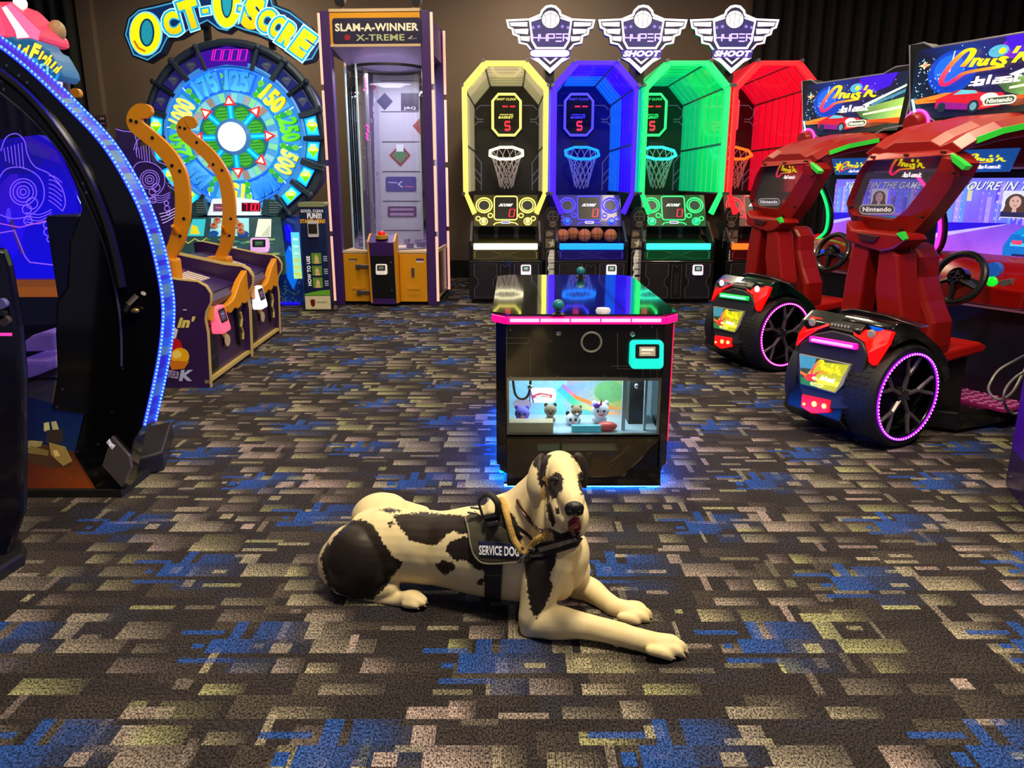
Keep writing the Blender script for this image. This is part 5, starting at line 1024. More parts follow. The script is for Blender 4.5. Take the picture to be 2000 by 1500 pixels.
# ---------------------------------------------------------------- prize crane in the middle
def crane():
    b0 = F(1136, 958); Y0 = b0.y; f = Frame((b0.x, Y0, 0)); t = thing('prize_crane', 'low black prize crane with pink lit rim and glossy top behind the dog', 'arcade game', f.loc)
    P = lambda x, y, yl=0.0: f.xz(x, y, yl)
    hw = .405; D = 1.5; zt = P(1136, 617)[1]; c = .05
    x0, x1 = P(990, 800)[0], P(1289, 800)[0]; w0, w1 = P(1140, 848)[1], P(1140, 743)[1]
    shell = M('crane_black', (12, 11, 14), .22, coat=.4)
    plan = lambda h, k=c: [(-h + k, 0), (h - k, 0), (h, k), (h, D - k), (h - k, D), (-h + k, D), (-h, D - k), (-h, k)]
    # corner columns, sides, back, front upper panel
    zb = .075
    for s in (-1, 1):
        MB().prism([(s * (hw - .005), D - .02), (s * (hw - .005), c), (s * (hw - c), 0), (s * (abs(x0) if s < 0 else x1), 0), (s * (abs(x0) if s < 0 else x1), .04), (s * (hw - .03), .09), (s * (hw - .03), D - .02)], zb + .04, zt - .03, 'z').build('side_wall', shell, t)
        MB().prism([(s * (hw - .02), D - .03), (s * (hw - .02), c + .02), (s * (hw - c), .03), (s * .2, .03), (s * .2, D - .03)], zb, zb + .042, 'z').build('foot_skirt', shell, t)
    MB().box(-hw + .03, hw - .03, D - .05, D - .01, zb, zt - .03).build('back_wall', shell, t)
    up = MB().box(x0, x1, .0, .03, w1 + .012, zt - .03).build('front_panel', shell, t, bevel=.003)
    a = Art(lambda u, v: (P(u, -v)[0], -.001, P(u, -v)[1]), (0, -1, 0)); g = (88, 78, 66)
    for q in ([(987, -660), (1018, -660), (1034, -660)], [(987, -670), (1032, -670), (1036, -662)], [(1036, -680), (1036, -738)], [(990, -640), (990, -738)], [(1206, -650), (1206, -720)], [(1194, -715), (1290, -715)], [(1206, -720), (1290, -722)], [(1255, -722), (1255, -740)], [(1270, -722), (1270, -740)], [(1283, -640), (1283, -740)], [(1072, -668), (1078, -664)]): a.stroke(q, .8, g)
    a.build('panel_linework', ART(.2), up)
    rc = P(1155, 668); MB().ring((rc[0], -.002, rc[1]), .046, .0025, 'y', 40, 6).ring((rc[0], -.002, rc[1]), .041, .0018, 'y', 40, 6).build('ring_mark', M('ring_grey', (150, 145, 140), .4), up)
    for x, y in ((1091, 651), (1235, 652)): k = P(x, y); MB().lathe([(.012, 0), (.012, -.006), (.006, -.01), (.001, -.01)], (k[0], 0, k[1]), 'y', 14).build('lock', CHROME, up, True)
    for x, y in ((997, 644), (1251, 638), (1273, 638), (997, 735), (1089, 735), (1181, 735)): k = P(x, y); MB().cyl((k[0], -.003, k[1]), (k[0], 0, k[1]), .004, n=8).build('screw', STEEL, up)
    k = P(1261, 690); card_reader(t, (k[0], 0, k[1]), .148, .122, (20, 225, 195), (150, 140, 120), emit=1.0)
    # prize window
    ins = M('liner_pale', (176, 196, 205), .5)
    gl = GLASS('window_glass', (240, 248, 250), .02, .0)
    MB().box(x0, x1, .004, .01, w0, w1 + .012).build('window_pane', gl, t)
    MB().box(x0, x1, -.004, .02, w1, w1 + .012).box(x0, x1, -.004, .02, w0 - .012, w0).box(x0, x0 + .01, -.004, .02, w0, w1).box(x1 - .01, x1, -.004, .02, w0, w1).build('window_trim', M('trim_alu', (150, 150, 145), .3, .8), t)
    yb = .36; A = Art(lambda u, v: (P(u, -v, yb)[0], yb, P(u, -v, yb)[1]), (0, -1, 0), .002)
    lin_ = MB().box(-hw + .04, hw - .04, yb + .004, yb + .02, w0 - .1, w1 + .06).build('liner_back', ins, t)
    A.rect(970, 1300, -880, -700, (150, 185, 200)); A.poly([(1000, -700), (1110, -700), (1100, -760), (1110, -880), (990, -880)], [(120, 190, 215), (130, 170, 220), (110, 210, 220), (120, 190, 200), (140, 190, 210)])
    A.poly([(1110, -735), (1230, -735), (1230, -800), (1175, -800), (1135, -780), (1105, -757)], [(200, 150, 90), (130, 180, 90), (150, 170, 90), (200, 190, 120), (110, 190, 120), (120, 150, 220)])
    A.stroke([(1092, -758), (1120, -785), (1160, -803), (1215, -812)], 12, [(70, 170, 220), (60, 200, 150), (240, 200, 120), (240, 150, 120)]); A.stroke([(1098, -752), (1125, -776), (1165, -792), (1220, -800)], 7, [(150, 110, 230), (240, 130, 60), (250, 130, 60), (220, 170, 90)])
    for x, y, r, cl in ((1020, -790, 18, (160, 140, 160)), (1140, -815, 22, (100, 190, 190)), (1190, -765, 30, (110, 170, 110)), (1060, -840, 25, (130, 190, 220))): A.disc(x, y, r, r * .7, cl, 18)
    A.rrect(1034, 1086, -787, -757, 9, (226, 226, 232), 12); A.stroke([(1040, -775), (1055, -770), (1078, -774)], 6, (205, 60, 60)); A.stroke([(1046, -774), (1058, -771), (1074, -774)], 2, (245, 240, 240)); A.stroke([(1036, -764), (1042, -786)], 3, (120, 60, 170))
    A.build('liner_print', ART(.5), lin_)
    for xa, xb in ((1215, 1222), (1258, 1263)):
        MB().box(P(xa, 800, .1)[0], P(xb, 800, .1)[0], .1, .12, w0 - .02, w1).build('prize_divider', M('divider_pale', (190, 205, 215), .4), t)
    MB().box(P(1222, 800, .3)[0], P(1250, 800, .3)[0], .2, .3, w0 - .05, w1 + .04).build('prize_chute', M('chute_dark', (46, 44, 46), .5), t)
    MB().box(-hw + .04, hw - .04, .03, yb, w0 - .03, w0 - .015).build('prize_shelf', ins, t)
    sh = MB().box(P(990, 840, .05)[0], P(1080, 840, .05)[0], .03, .1, w0 - .01, w0 + .045).build('ledge', M('ledge_cream', (205, 180, 140), .4, emit=.1), t)
    MB().tube(catmull([(P(1000, 745, .1)[0], .12, w1 + .03), (P(1006, 768, .1)[0], .1, P(1006, 768, .1)[1]), (P(1022, 778, .1)[0], .09, P(1022, 778, .1)[1]), (P(1034, 765, .1)[0], .1, P(1034, 765, .1)[1]), (P(1037, 745, .1)[0], .12, w1 + .03)], 6), .006, 6).build('claw_cable', BLK, t, True)
    k = P(1035, 756, .1); MB().cyl((k[0], .1, k[1]), (k[0], .1, k[1] - .07), .003).ell((k[0], .1, k[1]), .012).build('claw_lead', CHROME, t, True); k = P(1244, 754, .18); MB().ell((k[0], .18, k[1]), .014).build('chute_lock', CHROME, t, True)
    la = bpy.data.lights.new('window_lamp', 'AREA'); la.shape = 'RECTANGLE'; la.size = .6; la.size_y = .12; la.energy = 3.2; la.color = (.85, .95, 1); lo = bpy.data.objects.new('window_lamp', la); lo.location = (0, .2, w1 + .035); COL.objects.link(lo); lo.parent = t
    tb = MB().box(-.3, .3, .1, .3, w1 + .05, w1 + .06).build('lamp_housing', DGREY, t)
    MB().box(-hw + .04, hw - .04, .012, .35, .028, .04).build('bin_floor', M('bin_brown', (70, 60, 50), .5), t)
    # lower door: smoked clear sheet with a cut corner, floor's brown reflection put into its tint
    dz = P(1140, 853)[1]
    pl = [P(*q) for q in ((990, 934), (1216, 930), (1290, 856), (1290, 853), (990, 853))]
    d = MB().prism(pl, .0, .008, 'y').build('lower_door', GLASS('smoked_sheet', (170, 152, 124), .12, .10), t)
    MB().box(x0, x1, -.004, .012, dz, dz + .012).build('door_hinge', M('trim_alu', (150, 150, 145), .3, .8), d)
    k = P(1096, 853); MB().box(P(1096, 860)[0] - .006, P(1096, 860)[0] + .006, .01, .02, P(1096, 934)[1], dz).build('door_stile', M('stile_brown', (70, 62, 52), .4), d)
    MB().prism([P(*q) for q in ((1290, 858), (1290, 949), (990, 949), (990, 935), (1218, 931))], .0, .02, 'y').build('front_corner', shell, t)
    MB().box(-hw + .04, hw - .04, .34, .36, zb + .04, w0 - .03).build('bin_back', M('bin_brown', (70, 60, 50), .5), t)
    for x, y, s_ in ((1024, 888, .03), (1150, 900, .02)):
        k = P(x, y, .1)
        MB().cbox((k[0], .1, k[1]), (.075 if s_ > .025 else .03, .02, .075 if s_ > .025 else .08)).build('bin_fitting', M('fitting_blue' if s_ > .025 else 'fitting_green', (16, 60, 150) if s_ > .025 else (30, 90, 60), .4, emit=.12), t, bevel=.006)
    for q in ((1190, 860, 1255, 905), (1180, 870, 1230, 930)): a_, b_ = P(q[2], q[1], .15), P(q[0], q[3], .15); MB().cyl((a_[0], .15, a_[1]), (b_[0], .15, b_[1]), .006).build('bin_rod', M('rod_tan', (130, 110, 80), .4, .4), t, True)
    la = bpy.data.lights.new('bin_fill_light', 'AREA'); la.size = .3; la.energy = .9; la.color = (1, .85, .6); lo = bpy.data.objects.new('bin_fill_light', la); lo.location = (0, .18, w0 - .06); COL.objects.link(lo); lo.parent = t  # added fill in place of light spilling down from the window
    # glossy top and pink light rim
    MB().prism(plan(hw + .003, .07), zt - .03, zt - .0, 'z').build('top_frame', shell, t)
    tp = MB().prism(plan(hw + .012, .075), zt, zt + .008, 'z').build('glass_top', M('top_gloss', (10, 10, 16), .03, spec=1.0, coat=1.0, var=0), t)
    pk = M('rim_pink', (255, 10, 130), .35, emit=1.0); ph = M('rim_pink_hot', (255, 150, 205), .35, emit=1.9)
    zr0, zr1 = zt - .035, zt - .002; hp = hw + .006; pts = [(-hp, D), (-hp, .065), (-hp + .06, -.006), (hp - .06, -.006), (hp, .065), (hp, D)]
    for i in range(5):
        (ax, ay), (bx, by) = pts[i], pts[i + 1]; n = Vector((by - ay, -(bx - ax))).normalized() * .012
        if n.dot(Vector(((ax + bx) / 2, (ay + by) / 2 - .7))) < 0: n = -n
        if i in (0, 4): n = n * .3
        MB().prism([(ax, ay), (bx, by), (bx + n.x, by + n.y), (ax + n.x, ay + n.y)], zr0, zr1, 'z').build('rim_light', pk, t, bevel=.003)
    for i in range(5):
        xa = -hp + .075 + i * (2 * hp - .15) / 5; xb = xa + (2 * hp - .15) / 5 - .006; MB().box(xa, xb, -.021, -.017, zr0 + .011, zr1 - .007).build('rim_tube', ph, t)
    MB().tube([(hw - .002, c + .012, zb + .15), (hw - .002, c + .012, zt - .05)], .004, 6).build('corner_light', M('corner_red', (255, 20, 70), .4, emit=1.6), t)
    # blue light strip underneath
    bl = M('strip_blue_white', (90, 165, 255), .4, emit=10.0)
    MB().box(P(985, 955)[0], P(1290, 955)[0], .02, .035, .012, .026).build('under_light', bl, t); bs = M('strip_blue', (0, 100, 255), .4, emit=130.0)
    for s in (-1, 1): MB().box(min(s * (hw - .02), s * (hw - .035)), max(s * (hw - .02), s * (hw - .035)), .1, D - .1, .05, .062).build('under_light', bs, t)
    MB().box(-hw + .05, hw - .05, .05, .065, .012, .022).build('under_light', bs, t)  # extra strip hidden behind the front, added for the floor glow
    for s in (-1, 1):
        for y in (.2, D - .2): MB().cyl((s * .3, y, 0), (s * .3, y, zb), .03).build('castor_foot', BLKM, t)
    # joysticks stand on the top
    jc = M('joystick_teal', (30, 130, 150), .25)
    for px, py, by in ((1090, 596, 614), (1134, 529, 541)):
        q = f.xy(px, by, zt + .01); top = f.xz(px, py, q[1])
        j = MB().cyl((q[0], q[1], zt + .008), (q[0], q[1], top[1]), .007, n=10).build('joystick', CHROME, t, True)
        MB().ell((q[0], q[1], top[1]), .026, 16, 12).build('joystick_ball', jc, j, True); MB().lathe([(.03, zt + .008), (.03, zt + .012), (.012, zt + .022), (.001, zt + .022)], (q[0], q[1], 0), 'z', 18).build('joystick_collar', BLK, j, True)
    q = f.xy(1178, 606, zt + .01); MB().lathe([(.035, zt + .008), (.03, zt + .02), (.001, zt + .022)], (q[0], q[1], 0), 'z', 18).build('drop_button', M('button_white', (210, 205, 220), .3, emit=.2), t, True)
    # plush prizes inside, each its own
    shz = w0 - .015
    def plush(px, py, r, col, label, kind):
        y = .2; x, z = P(px, py, y); z = max(z, shz + r * .85); p = thing('plush_toy', label, 'toy', (f.loc.x + x, Y0 + y, shz), group='plush prizes in the crane window'); z -= shz
        m = M('plush_' + kind, col, .9, bump=.4, scale=80); w_ = M('plush_white', (225, 225, 232), .9); k_ = M('plush_black', (24, 22, 26), .8)
        MB().ell((0, .02, r * .5), (r * .9, r * .7, r * .55), 14, 9).ell((0, .02, max(r * .9, z * .55)), (r * .55, r * .5, max(r * .5, z * .5)), 12, 8).build('body', w_ if kind in ('panda', 'unicorn', 'cat') else m, p, True, ang=180)
        h = MB().ell((0, -.01, z), (r, r * .85, r * .92), 18, 12).build('head', w_ if kind in ('panda', 'unicorn', 'cat') else m, p, True, ang=180)
        for s in (-1, 1):
            MB().ell((s * r * .7, 0, z + r * .75), (r * .3, r * .2, r * .36), 10, 7).build('ear', k_ if kind in ('panda', 'pug') else m, h, True, ang=180); MB().ell((s * r * .36, -.01 - r * .78, z + r * .12), (r * .2 if kind == 'panda' else r * .13, r * .1, r * .24 if kind == 'panda' else r * .15), 10, 7).build('eye', k_, h, True, ang=180)
        MB().ell((0, -.01 - r * .82, z - r * .28), (r * .3, r * .2, r * .2), 12, 8).build('muzzle', k_ if kind == 'pug' else w_ if kind == 'bear' else M('plush_pink', (220, 120, 130), .8), h, True, ang=180)
        if kind == 'unicorn': MB().cyl((0, -.01 - r * .4, z + r * .8), (0, -.01 - r * .7, z + r * 1.55), r * .14, r * .02).build('horn', M('horn_red', (210, 60, 60), .5), h); MB().ell((-r * .5, -.01 - r * .5, z + r * .7), (r * .4, r * .25, r * .3)).build('mane', M('mane_violet', (110, 50, 180), .8), h, True, ang=180)
    plush(1020, 806, .036, (120, 110, 220), 'blue and violet round plush at left in the crane window', 'violet'); plush(1075, 800, .031, (150, 130, 110), 'tan pug plush with black ears in the crane window', 'pug')
    plush(1118, 826, .034, (230, 230, 230), 'black and white panda plush low in the crane window', 'panda'); plush(1126, 802, .027, (150, 120, 90), 'small brown bear plush behind the panda plush', 'bear'); plush(1172, 800, .042, (230, 230, 235), 'white unicorn plush with violet mane in the crane window', 'unicorn')
    x, z = P(1145, 836, .08); s = tag(MB().box(-.07, .07, -.012, .012, 0, .034).build('candy_pack', M('pack_teal', (90, 190, 200), .35, emit=.1), None, bevel=.005), 'flat teal candy pack lying in front of the panda plush', 'candy'); s.location = (f.loc.x + x, Y0 + .08, shz)
    x, z = P(1185, 838, .1); s = tag(MB().ell((0, 0, .022), (.05, .03, .022), 14, 8).build('candy_bag', M('bag_red', (220, 80, 70), .35, emit=.1), None, True), 'small red candy bag under the unicorn plush', 'candy'); s.location = (f.loc.x + x, Y0 + .1, shz)
crane()
# ---------------------------------------------------------------- racing machines
RTH = R(27); HWX = .32
def race_frame(cp, th):
    r = Vector((math.sin(th), -math.cos(th), 0)); return Frame(Vector((cp.x, cp.y, 0)) - r * HWX, th - R(90))
RF = race_frame(F(1760, 876), RTH); fr2 = race_frame(F(1527, 727), R(25.5))
PROF = [(.66, -.08), (.695, -.13), (.64, -.205), (.14, -.285), (.07, -.20)]   # z, y of the rear face
def rear_y(z):
    if z >= PROF[0][0]: return PROF[0][1]
    for (z1, y1), (z0, y0) in zip(PROF[1:], PROF[2:]):
        if z >= z0: t = (z - z0) / (z1 - z0); return y0 + (y1 - y0) * t if t <= 1 else y1
    return PROF[-1][1]
def onrear(px, py, d=0.0):
    y = -.22
    for _ in range(8): x, z = RF.xz(px, py, y); y = .6 * y + .4 * (rear_y(z) - d)
    return (x, y, z)
def rear_plate(pxs, d0, d1):
    a = [Vector(onrear(*p, d1)) for p in pxs]; b = [p + Vector((0, d1 - d0, 0)) for p in a]; n = len(a)
    return MB().add(a + b, [tuple(range(n)), tuple(range(2 * n - 1, n - 1, -1))] + [(i, i + n, (i + 1) % n + n, (i + 1) % n) for i in range(n)])
def race_art(a, lit=True):
    """city night scene in u,v 0..1 with a red car, swoosh lettering and maker's pill"""
    a.put([(0, 0), (.3, 0), (.6, 0), (1, 0), (1, .5), (1, 1), (.6, 1), (.3, 1), (0, 1)], [tuple(range(9))], [(16, 40, 56), (14, 20, 50), (30, 26, 30), (50, 60, 40), (30, 50, 60), (14, 20, 50), (30, 10, 90), (10, 40, 120), (6, 12, 40)])
    a.disc(.26, .62, .16, .3, (10, 56, 170), 20); a.disc(.24, .66, .1, .2, (20, 90, 215), 16); a.disc(.66, .85, .12, .16, (90, 20, 180), 16); a.poly([(.55, 1), (.9, 1), (.85, .78), (.7, .7), (.6, .8)], (52, 10, 190))
    a.disc(.53, .82, .06, .08, (70, 150, 190), 12)
    a.poly([(.55, .42), (1, .56), (1, .2), (.8, .16), (.62, .28)], [(40, 80, 60), (150, 190, 90), (190, 200, 80), (110, 170, 100), (60, 90, 50)]); a.poly([(.62, .5), (1, .78), (1, .74), (.66, .47)], (190, 225, 215)); a.poly([(.7, .5), (1, .7), (1, .64), (.72, .46)], (60, 120, 150)); a.poly([(.64, .34), (1, .42), (1, .37), (.64, .31)], (230, 240, 190)); a.poly([(.55, .22), (1, .22), (1, .12), (.6, .17)], (220, 70, 20)); a.poly([(.5, .2), (.95, .15), (.7, .08)], (110, 50, 30))
    rr = random.Random(8)
    for i in range(46): u, v = .03 + .16 * rr.random() ** 1.2, .25 + .6 * rr.random(); a.rect(u, u + .006, v, v + .016, ((190, 220, 255), (110, 170, 220), (240, 240, 200), (60, 160, 190))[i % 4])
    for i in range(26): u, v = .18 + .75 * rr.random(), .55 + .42 * rr.random(); a.disc(u, v, .004, .009, (120, 190, 255), 6)
    a.star(.085, .76, .06, (245, 225, 150), .4, 4, PI / 2, .7); a.star(.09, .76, .035, (235, 130, 120), .5, 5, PI / 2, .7); a.stroke([(.275, .9), (.26, .62)], .008, (170, 215, 255)); a.stroke([(.03, .3), (.06, .1)], .02, (170, 240, 240))
    a.poly([(.04, .28), (.25, .34), (.33, .33), (.33, .22), (.06, .22)], (225, 120, 40)); a.poly([(.1, .25), (.3, .28), (.3, .22)], (230, 70, 20))
    a.poly([(.2, .14), (.2, .26), (.27, .31), (.34, .36), (.44, .34), (.5, .29), (.62, .27), (.65, .2), (.62, .1), (.5, .07), (.42, .1)], (178, 24, 44)); a.poly([(.31, .3), (.36, .36), (.45, .33), (.47, .29)], (90, 170, 190)); a.poly([(.2, .13), (.42, .08), (.43, .16), (.22, .22)], (120, 20, 120)); a.poly([(.5, .1), (.62, .11), (.63, .15), (.52, .14)], (240, 110, 80))
    a.disc(.245, .14, .03, .065, (24, 40, 56), 14); a.disc(.455, .12, .038, .085, (20, 36, 50), 14); a.disc(.455, .12, .022, .055, (90, 140, 160), 12); a.disc(.545, .22, .055, .06, (240, 200, 190), 14); a.disc(.54, .22, .03, .035, (255, 255, 255), 12)
    swoosh(a, .21, .39, .77, .9)
    a.put(rrect(.515, .715, .11, .225, .057, .03), [tuple(range(20))], (225, 240, 205)); a.put(rrect(.525, .705, .125, .21, .042, .024), [tuple(range(20))], (70, 80, 66)); a.text('Nintendo', .54, .692, .14, .197, (240, 250, 225), .03)
    return a
def swoosh(a, u0, v0, u1, v1):
    def k(x, y):
        yt = 400 - .148 * (x - 330); yb = 1250 - .043 * (x - 450); u = (x - 60) / 1880; v = (yb - y) / (yb - yt)
        return (u0 + (u - .21) / .56 * (u1 - u0), v0 + (v - .39) / .51 * (v1 - v0))
    sm = lambda q: [(p.x, p.y) for p in catmull([(*k(*z), 0) for z in q], 5)]
    wd = .026 * (v1 - v0) / .51
    pk, og, ye = (225, 30, 90), (245, 130, 40), (250, 236, 20)
    a.stroke(sm([(1180, 640), (1080, 660), (760, 712), (650, 780), (540, 850), (485, 840), (470, 780), (520, 670), (600, 560), (700, 460), (770, 440), (800, 470), (760, 560), (700, 640)]), wd * 1.5, [ye, og, pk, pk, (230, 60, 90), og, ye, ye, og])
    for q in ([(845, 540), (820, 595), (800, 645)], [(818, 600), (850, 556), (890, 552)], [(918, 550), (892, 605), (908, 626), (948, 610), (988, 550)], [(988, 550), (966, 612), (990, 622)], [(1072, 550), (1046, 610), (1066, 622), (1098, 602)], [(1200, 556), (1158, 540), (1128, 560), (1166, 584), (1180, 608), (1142, 632), (1100, 622)], [(1300, 415), (1265, 495)], [(1345, 485), (1275, 610)], [(1295, 575), (1340, 530), (1385, 512), (1390, 570), (1440, 604), (1478, 580)]): a.stroke(sm(q), wd * 1.05, ye)
    a.disc(*k(1130, 465), wd * .8, wd * 1.5, ye, 10)
    X0, Y0 = k(900, 868); X1, Y1 = k(1400, 700); n = 5; cw = (X1 - X0) / (n + .35 * 4); hh = (Y1 - Y0)
    for i, ch in enumerate('blast'):
        for st_ in GL[ch]: a.stroke([(X0 + i * cw * 1.35 + x * cw + .18 * cw * (y - .3), Y0 + y * hh * .9) for x, y in st_], wd * .8, (255, 240, 245))
    a.stroke([k(840, 830), k(960, 815)], wd * .7, (255, 240, 245)); a.stroke([k(820, 868), k(960, 850)], wd * .7, (255, 240, 245))
def racer(loc, rz, label, barc, lampc, neonc, pod_tint, near):
    f = RF; t = thing('racing_machine', label, 'arcade game', loc, rz, group='red racing machines'); nm = 'near' if near else 'far'
    RED = REDP; POD = M('pod_black', (15, 14, 17), .28, coat=.5)
    # ---- pod shell
    rings = []
    for x, k, dz in ((-.285, .93, -.02), (-.265, .98, -.005), (-.23, 1, 0), (.08, 1, 0), (.14, 1, 0)):
        pr = [(y * k, .3 + (z - .3) * (1 - (1 - k) * .5) + dz) for z, y in PROF] + [(.42, .07), (.42, .44), (.2, .56)]
        rings.append([Vector((x, y, z)) for y, z in pr])
    MB().loft(rings).build('pod_shell', POD, t, True, ang=30, bevel=.006)
    # ---- wheels
    for s in (1, -1):
        xo = HWX if s > 0 else -.285; xi = xo - s * (.2 if s > 0 else .08); zc = .29; R0 = .287
        w_ = MB().lathe([(.235, xo - s * .012), (.245, xo), (.27, xo), (R0 - .006, xo - s * .02), (R0, xo - s * .05), (R0, xi + s * .03), (R0 - .02, xi), (.2, xi), (.2, xo - s * .06)], (0, 0, zc), 'x', 56).build('tyre', M('tyre_rubber', (20, 20, 22), .6, bump=.3, scale=60), t, True)
        if s < 0: continue
        tr = MB()
        for k in range(56):
            a = 2 * PI * k / 56
            for j in range(3): tr.cbox((xi + .03 + .05 * j, R0 * math.cos(a) * 1.0, zc + R0 * math.sin(a)), (.036, .006, .012), Matrix.Rotation(-a + .0, 3, 'X').inverted())
        tr.build('tread', M('tyre_rubber', (20, 20, 22), .6, bump=.3, scale=60), w_, kind='stuff')
        MB().lathe([(.232, xo - .03), (.232, xo - .1), (.001, xo - .1)], (0, 0, zc), 'x', 40).build('rim_barrel', M('rim_barrel', (12, 12, 14), .3, .5), w_, True)
        MB().ring((xo - .012, 0, zc), .226, .008, 'x', 48, 8).build('rim_edge', M('rim_dark', (40, 38, 42), .25, .8), w_, True)
        lc = (205, 40, 255) if near else (255, 60, 215); pts = [(xo + .001, .235 * math.cos(2 * PI * k / 64), zc + .235 * math.sin(2 * PI * k / 64)) for k in range(65)]
        l = MB().tube(pts, .0065, 6).build('rim_light', M('rim_light_' + nm, (150, 20, 255) if near else (225, 20, 180), .4, emit=1.8), w_, True)
        MB().beads([(x + .005, y, z) for x, y, z in pts], .0068, .0205).build('light_bead', M('rim_bead_' + nm, (240, 130, 255) if near else (255, 170, 240), .4, emit=2.2), l, kind='stuff')
        hub = MB().lathe([(.045, xo - .07), (.045, xo - .03), (.028, xo - .022), (.001, xo - .022)], (0, 0, zc), 'x', 20).build('hub', M('hub_metal', (100, 96, 96), .3, .8), w_, True)
        for k in range(5):
            a = 2 * PI * k / 5 + R(82); p = lambda r, b, x_: Vector((xo + x_, r * math.cos(a + b), zc + r * math.sin(a + b)))
            sm_ = M('spoke_metal', (128, 122, 122), .3, .6)
            sp = MB().tube([p(.035, 0, -.035), p(.1, 0, -.03), p(.125, 0, -.028)], [.017, .015, .014], 6, flat=.7).build('spoke', sm_, hub, False)
            MB().tube([p(.115, 0, -.028), p(.16, R(9), -.022), p(.225, R(13), -.016)], [.014, .0115, .011], 6).tube([p(.115, 0, -.028), p(.16, -R(9), -.022), p(.225, -R(13), -.016)], [.014, .0115, .011], 6).build('spoke_fork', sm_, hub, False)
            MB().cyl(p(.04, R(36), -.03), p(.04, R(36), -.02), .008, n=8).build('lug_nut', CHROME, hub)
    # ---- fender sweeping over the right wheel
    n = 18; pr = []
    for k in range(n + 1):
        pass
    pr = [(p.x, p.y) for p in catmull([(q[0], q[1], 0) for q in ((-.17, .672), (-.11, .70), (0, .675), (.11, .615), (.22, .545), (.31, .465), (.36, .36))], 4)]
    inn = [(p.x, p.y) for p in catmull([(q[0], q[1], 0) for q in ((-.15, .57), (-.1, .585), (0, .60), (.1, .565), (.19, .495), (.26, .42), (.31, .33))], 4)]
    MB().prism([(y, z) for y, z in pr] + inn[::-1], -.02, HWX - .015, 'x').build('fender', M('fender_' + nm, pod_tint, .15, coat=.8), t, True, bevel=.01)
    MB().prism([(y * .93, .29 + (z - .29) * .93) for y, z in pr], .04, .1, 'x').build('wheel_well', BLKM, t)
    # rear deck lip
    rear_plate([(1642, 606), (1664, 603), (1730, 616), (1800, 640), (1790, 640), (1735, 632), (1690, 622), (1640, 616)], -.06, .012).build('deck_lip', POD, t, True, bevel=.004)
    # ---- tail lamps
    tl = M('tail_red', (255, 8, 4), .3, emit=.95)
    L1 = rear_plate([(1583, 618), (1622, 624), (1618, 636), (1595, 644), (1570, 660), (1553, 676), (1560, 650)], -.02, .012).build('tail_lamp', tl, t, bevel=.004)
    L2 = rear_plate([(1664, 633), (1700, 635), (1742, 650), (1733, 672), (1706, 715), (1696, 708), (1694, 690), (1688, 668), (1667, 655)], -.02, .012).build('tail_lamp', tl, t, bevel=.004)
    for (x, y), par in (((1587, 629), L1), ((1703, 652), L2)):
        c = onrear(x, y, .014); MB().lathe([(.024, 0), (.024, -.006), (.016, -.012), (.001, -.012)], c, 'y', 8).build('round_lens', M('lens_' + nm, lampc, .3, emit=.25 if near else 2.2), par, True)
    v = rear_plate([(1621, 630), (1630, 628), (1664, 634), (1666, 650), (1620, 640)], -.01, .008).build('vent_plate', BLK, t)
    for k in range(6): c = onrear(1625 + 6.4 * k, 633 + 1.1 * k, .01); MB().cbox(c, (.006, .006, .012)).build('vent_stud', M('stud_pale', (190, 180, 170), .4, emit=.2), v)
    # ---- engine cover with light bar, plate and lower lamp
    cov = rear_plate([(1556, 690), (1566, 668), (1590, 652), (1625, 645), (1660, 654), (1684, 668), (1693, 690), (1688, 716), (1672, 760), (1655, 800), (1600, 800), (1565, 770), (1556, 730)], -.02, .014).build('rear_cover', M('cover_grey', (44, 42, 48), .4), t, True, bevel=.008)
    bp = rear_plate([(1580, 656), (1672, 672), (1671, 684), (1579, 668)], -.005, .034).build('light_bar', M('bar_' + nm, barc, .3, emit=.8), t, bevel=.006)
    pts = [onrear(1586, 663.5, .037), onrear(1665, 677.5, .037)]; MB().tube([Vector(p) for p in pts], .008, 8).build('bar_tube', M('bar_hot_' + nm, tuple(min(255, c + 110) for c in barc), .3, emit=1.8), bp)
    pxs = [(1561, 691), (1661, 712), (1646, 752), (1631, 768), (1564, 750)]
    pb = rear_plate(pxs, -.005, .03).build('number_plate', M('plate_frame', (170, 170, 165), .35), t)
    c00, c10, c11, c01 = [Vector(onrear(*p, .031)) for p in ((1564, 749), (1631, 766), (1659, 713), (1563, 693))]
    a = quad_art(c00, c10, c11, c01, .0012)
    if a.n.y > 0: a.n = -a.n
    a.rect(0, 1, 0, 1, (50, 60, 40)); a.poly([(0, .1), (.5, .0), (1, 0), (1, 1), (.4, .9)], (170, 170, 30)); a.poly([(0, .55), (.3, .6), (.35, 1), (0, 1)], (60, 130, 150)); a.poly([(0, .45), (.5, .25), (.5, .15), (0, .35)], (230, 110, 40)); a.poly([(.4, .3), (1, .35), (1, .2), (.5, .15)], (250, 225, 60)); a.poly([(0, 0), (.5, 0), (.4, .2), (0, .25)], (40, 110, 60)); a.poly([(.1, .25), (.2, .42), (.4, .4), (.42, .22), (.2, .15)], (200, 50, 40)); a.disc(.38, .3, .07, .06, (255, 240, 160))
    swoosh(a, .28, .3, .95, .98); a.put(rrect(.3, .66, .04, .16, .05, .05), [tuple(range(20))], (225, 230, 120)); a.text('Nintendo', .35, .61, .07, .13, (90, 100, 60), .03)
    a.build('plate_print', ART(.95), pb)
    rl = rear_plate([(1566, 770), (1622, 782), (1618, 806), (1586, 808), (1564, 794)], -.01, .02).build('fog_lamp', M('fog_red', (255, 14, 20), .3, emit=.9), t, bevel=.004)
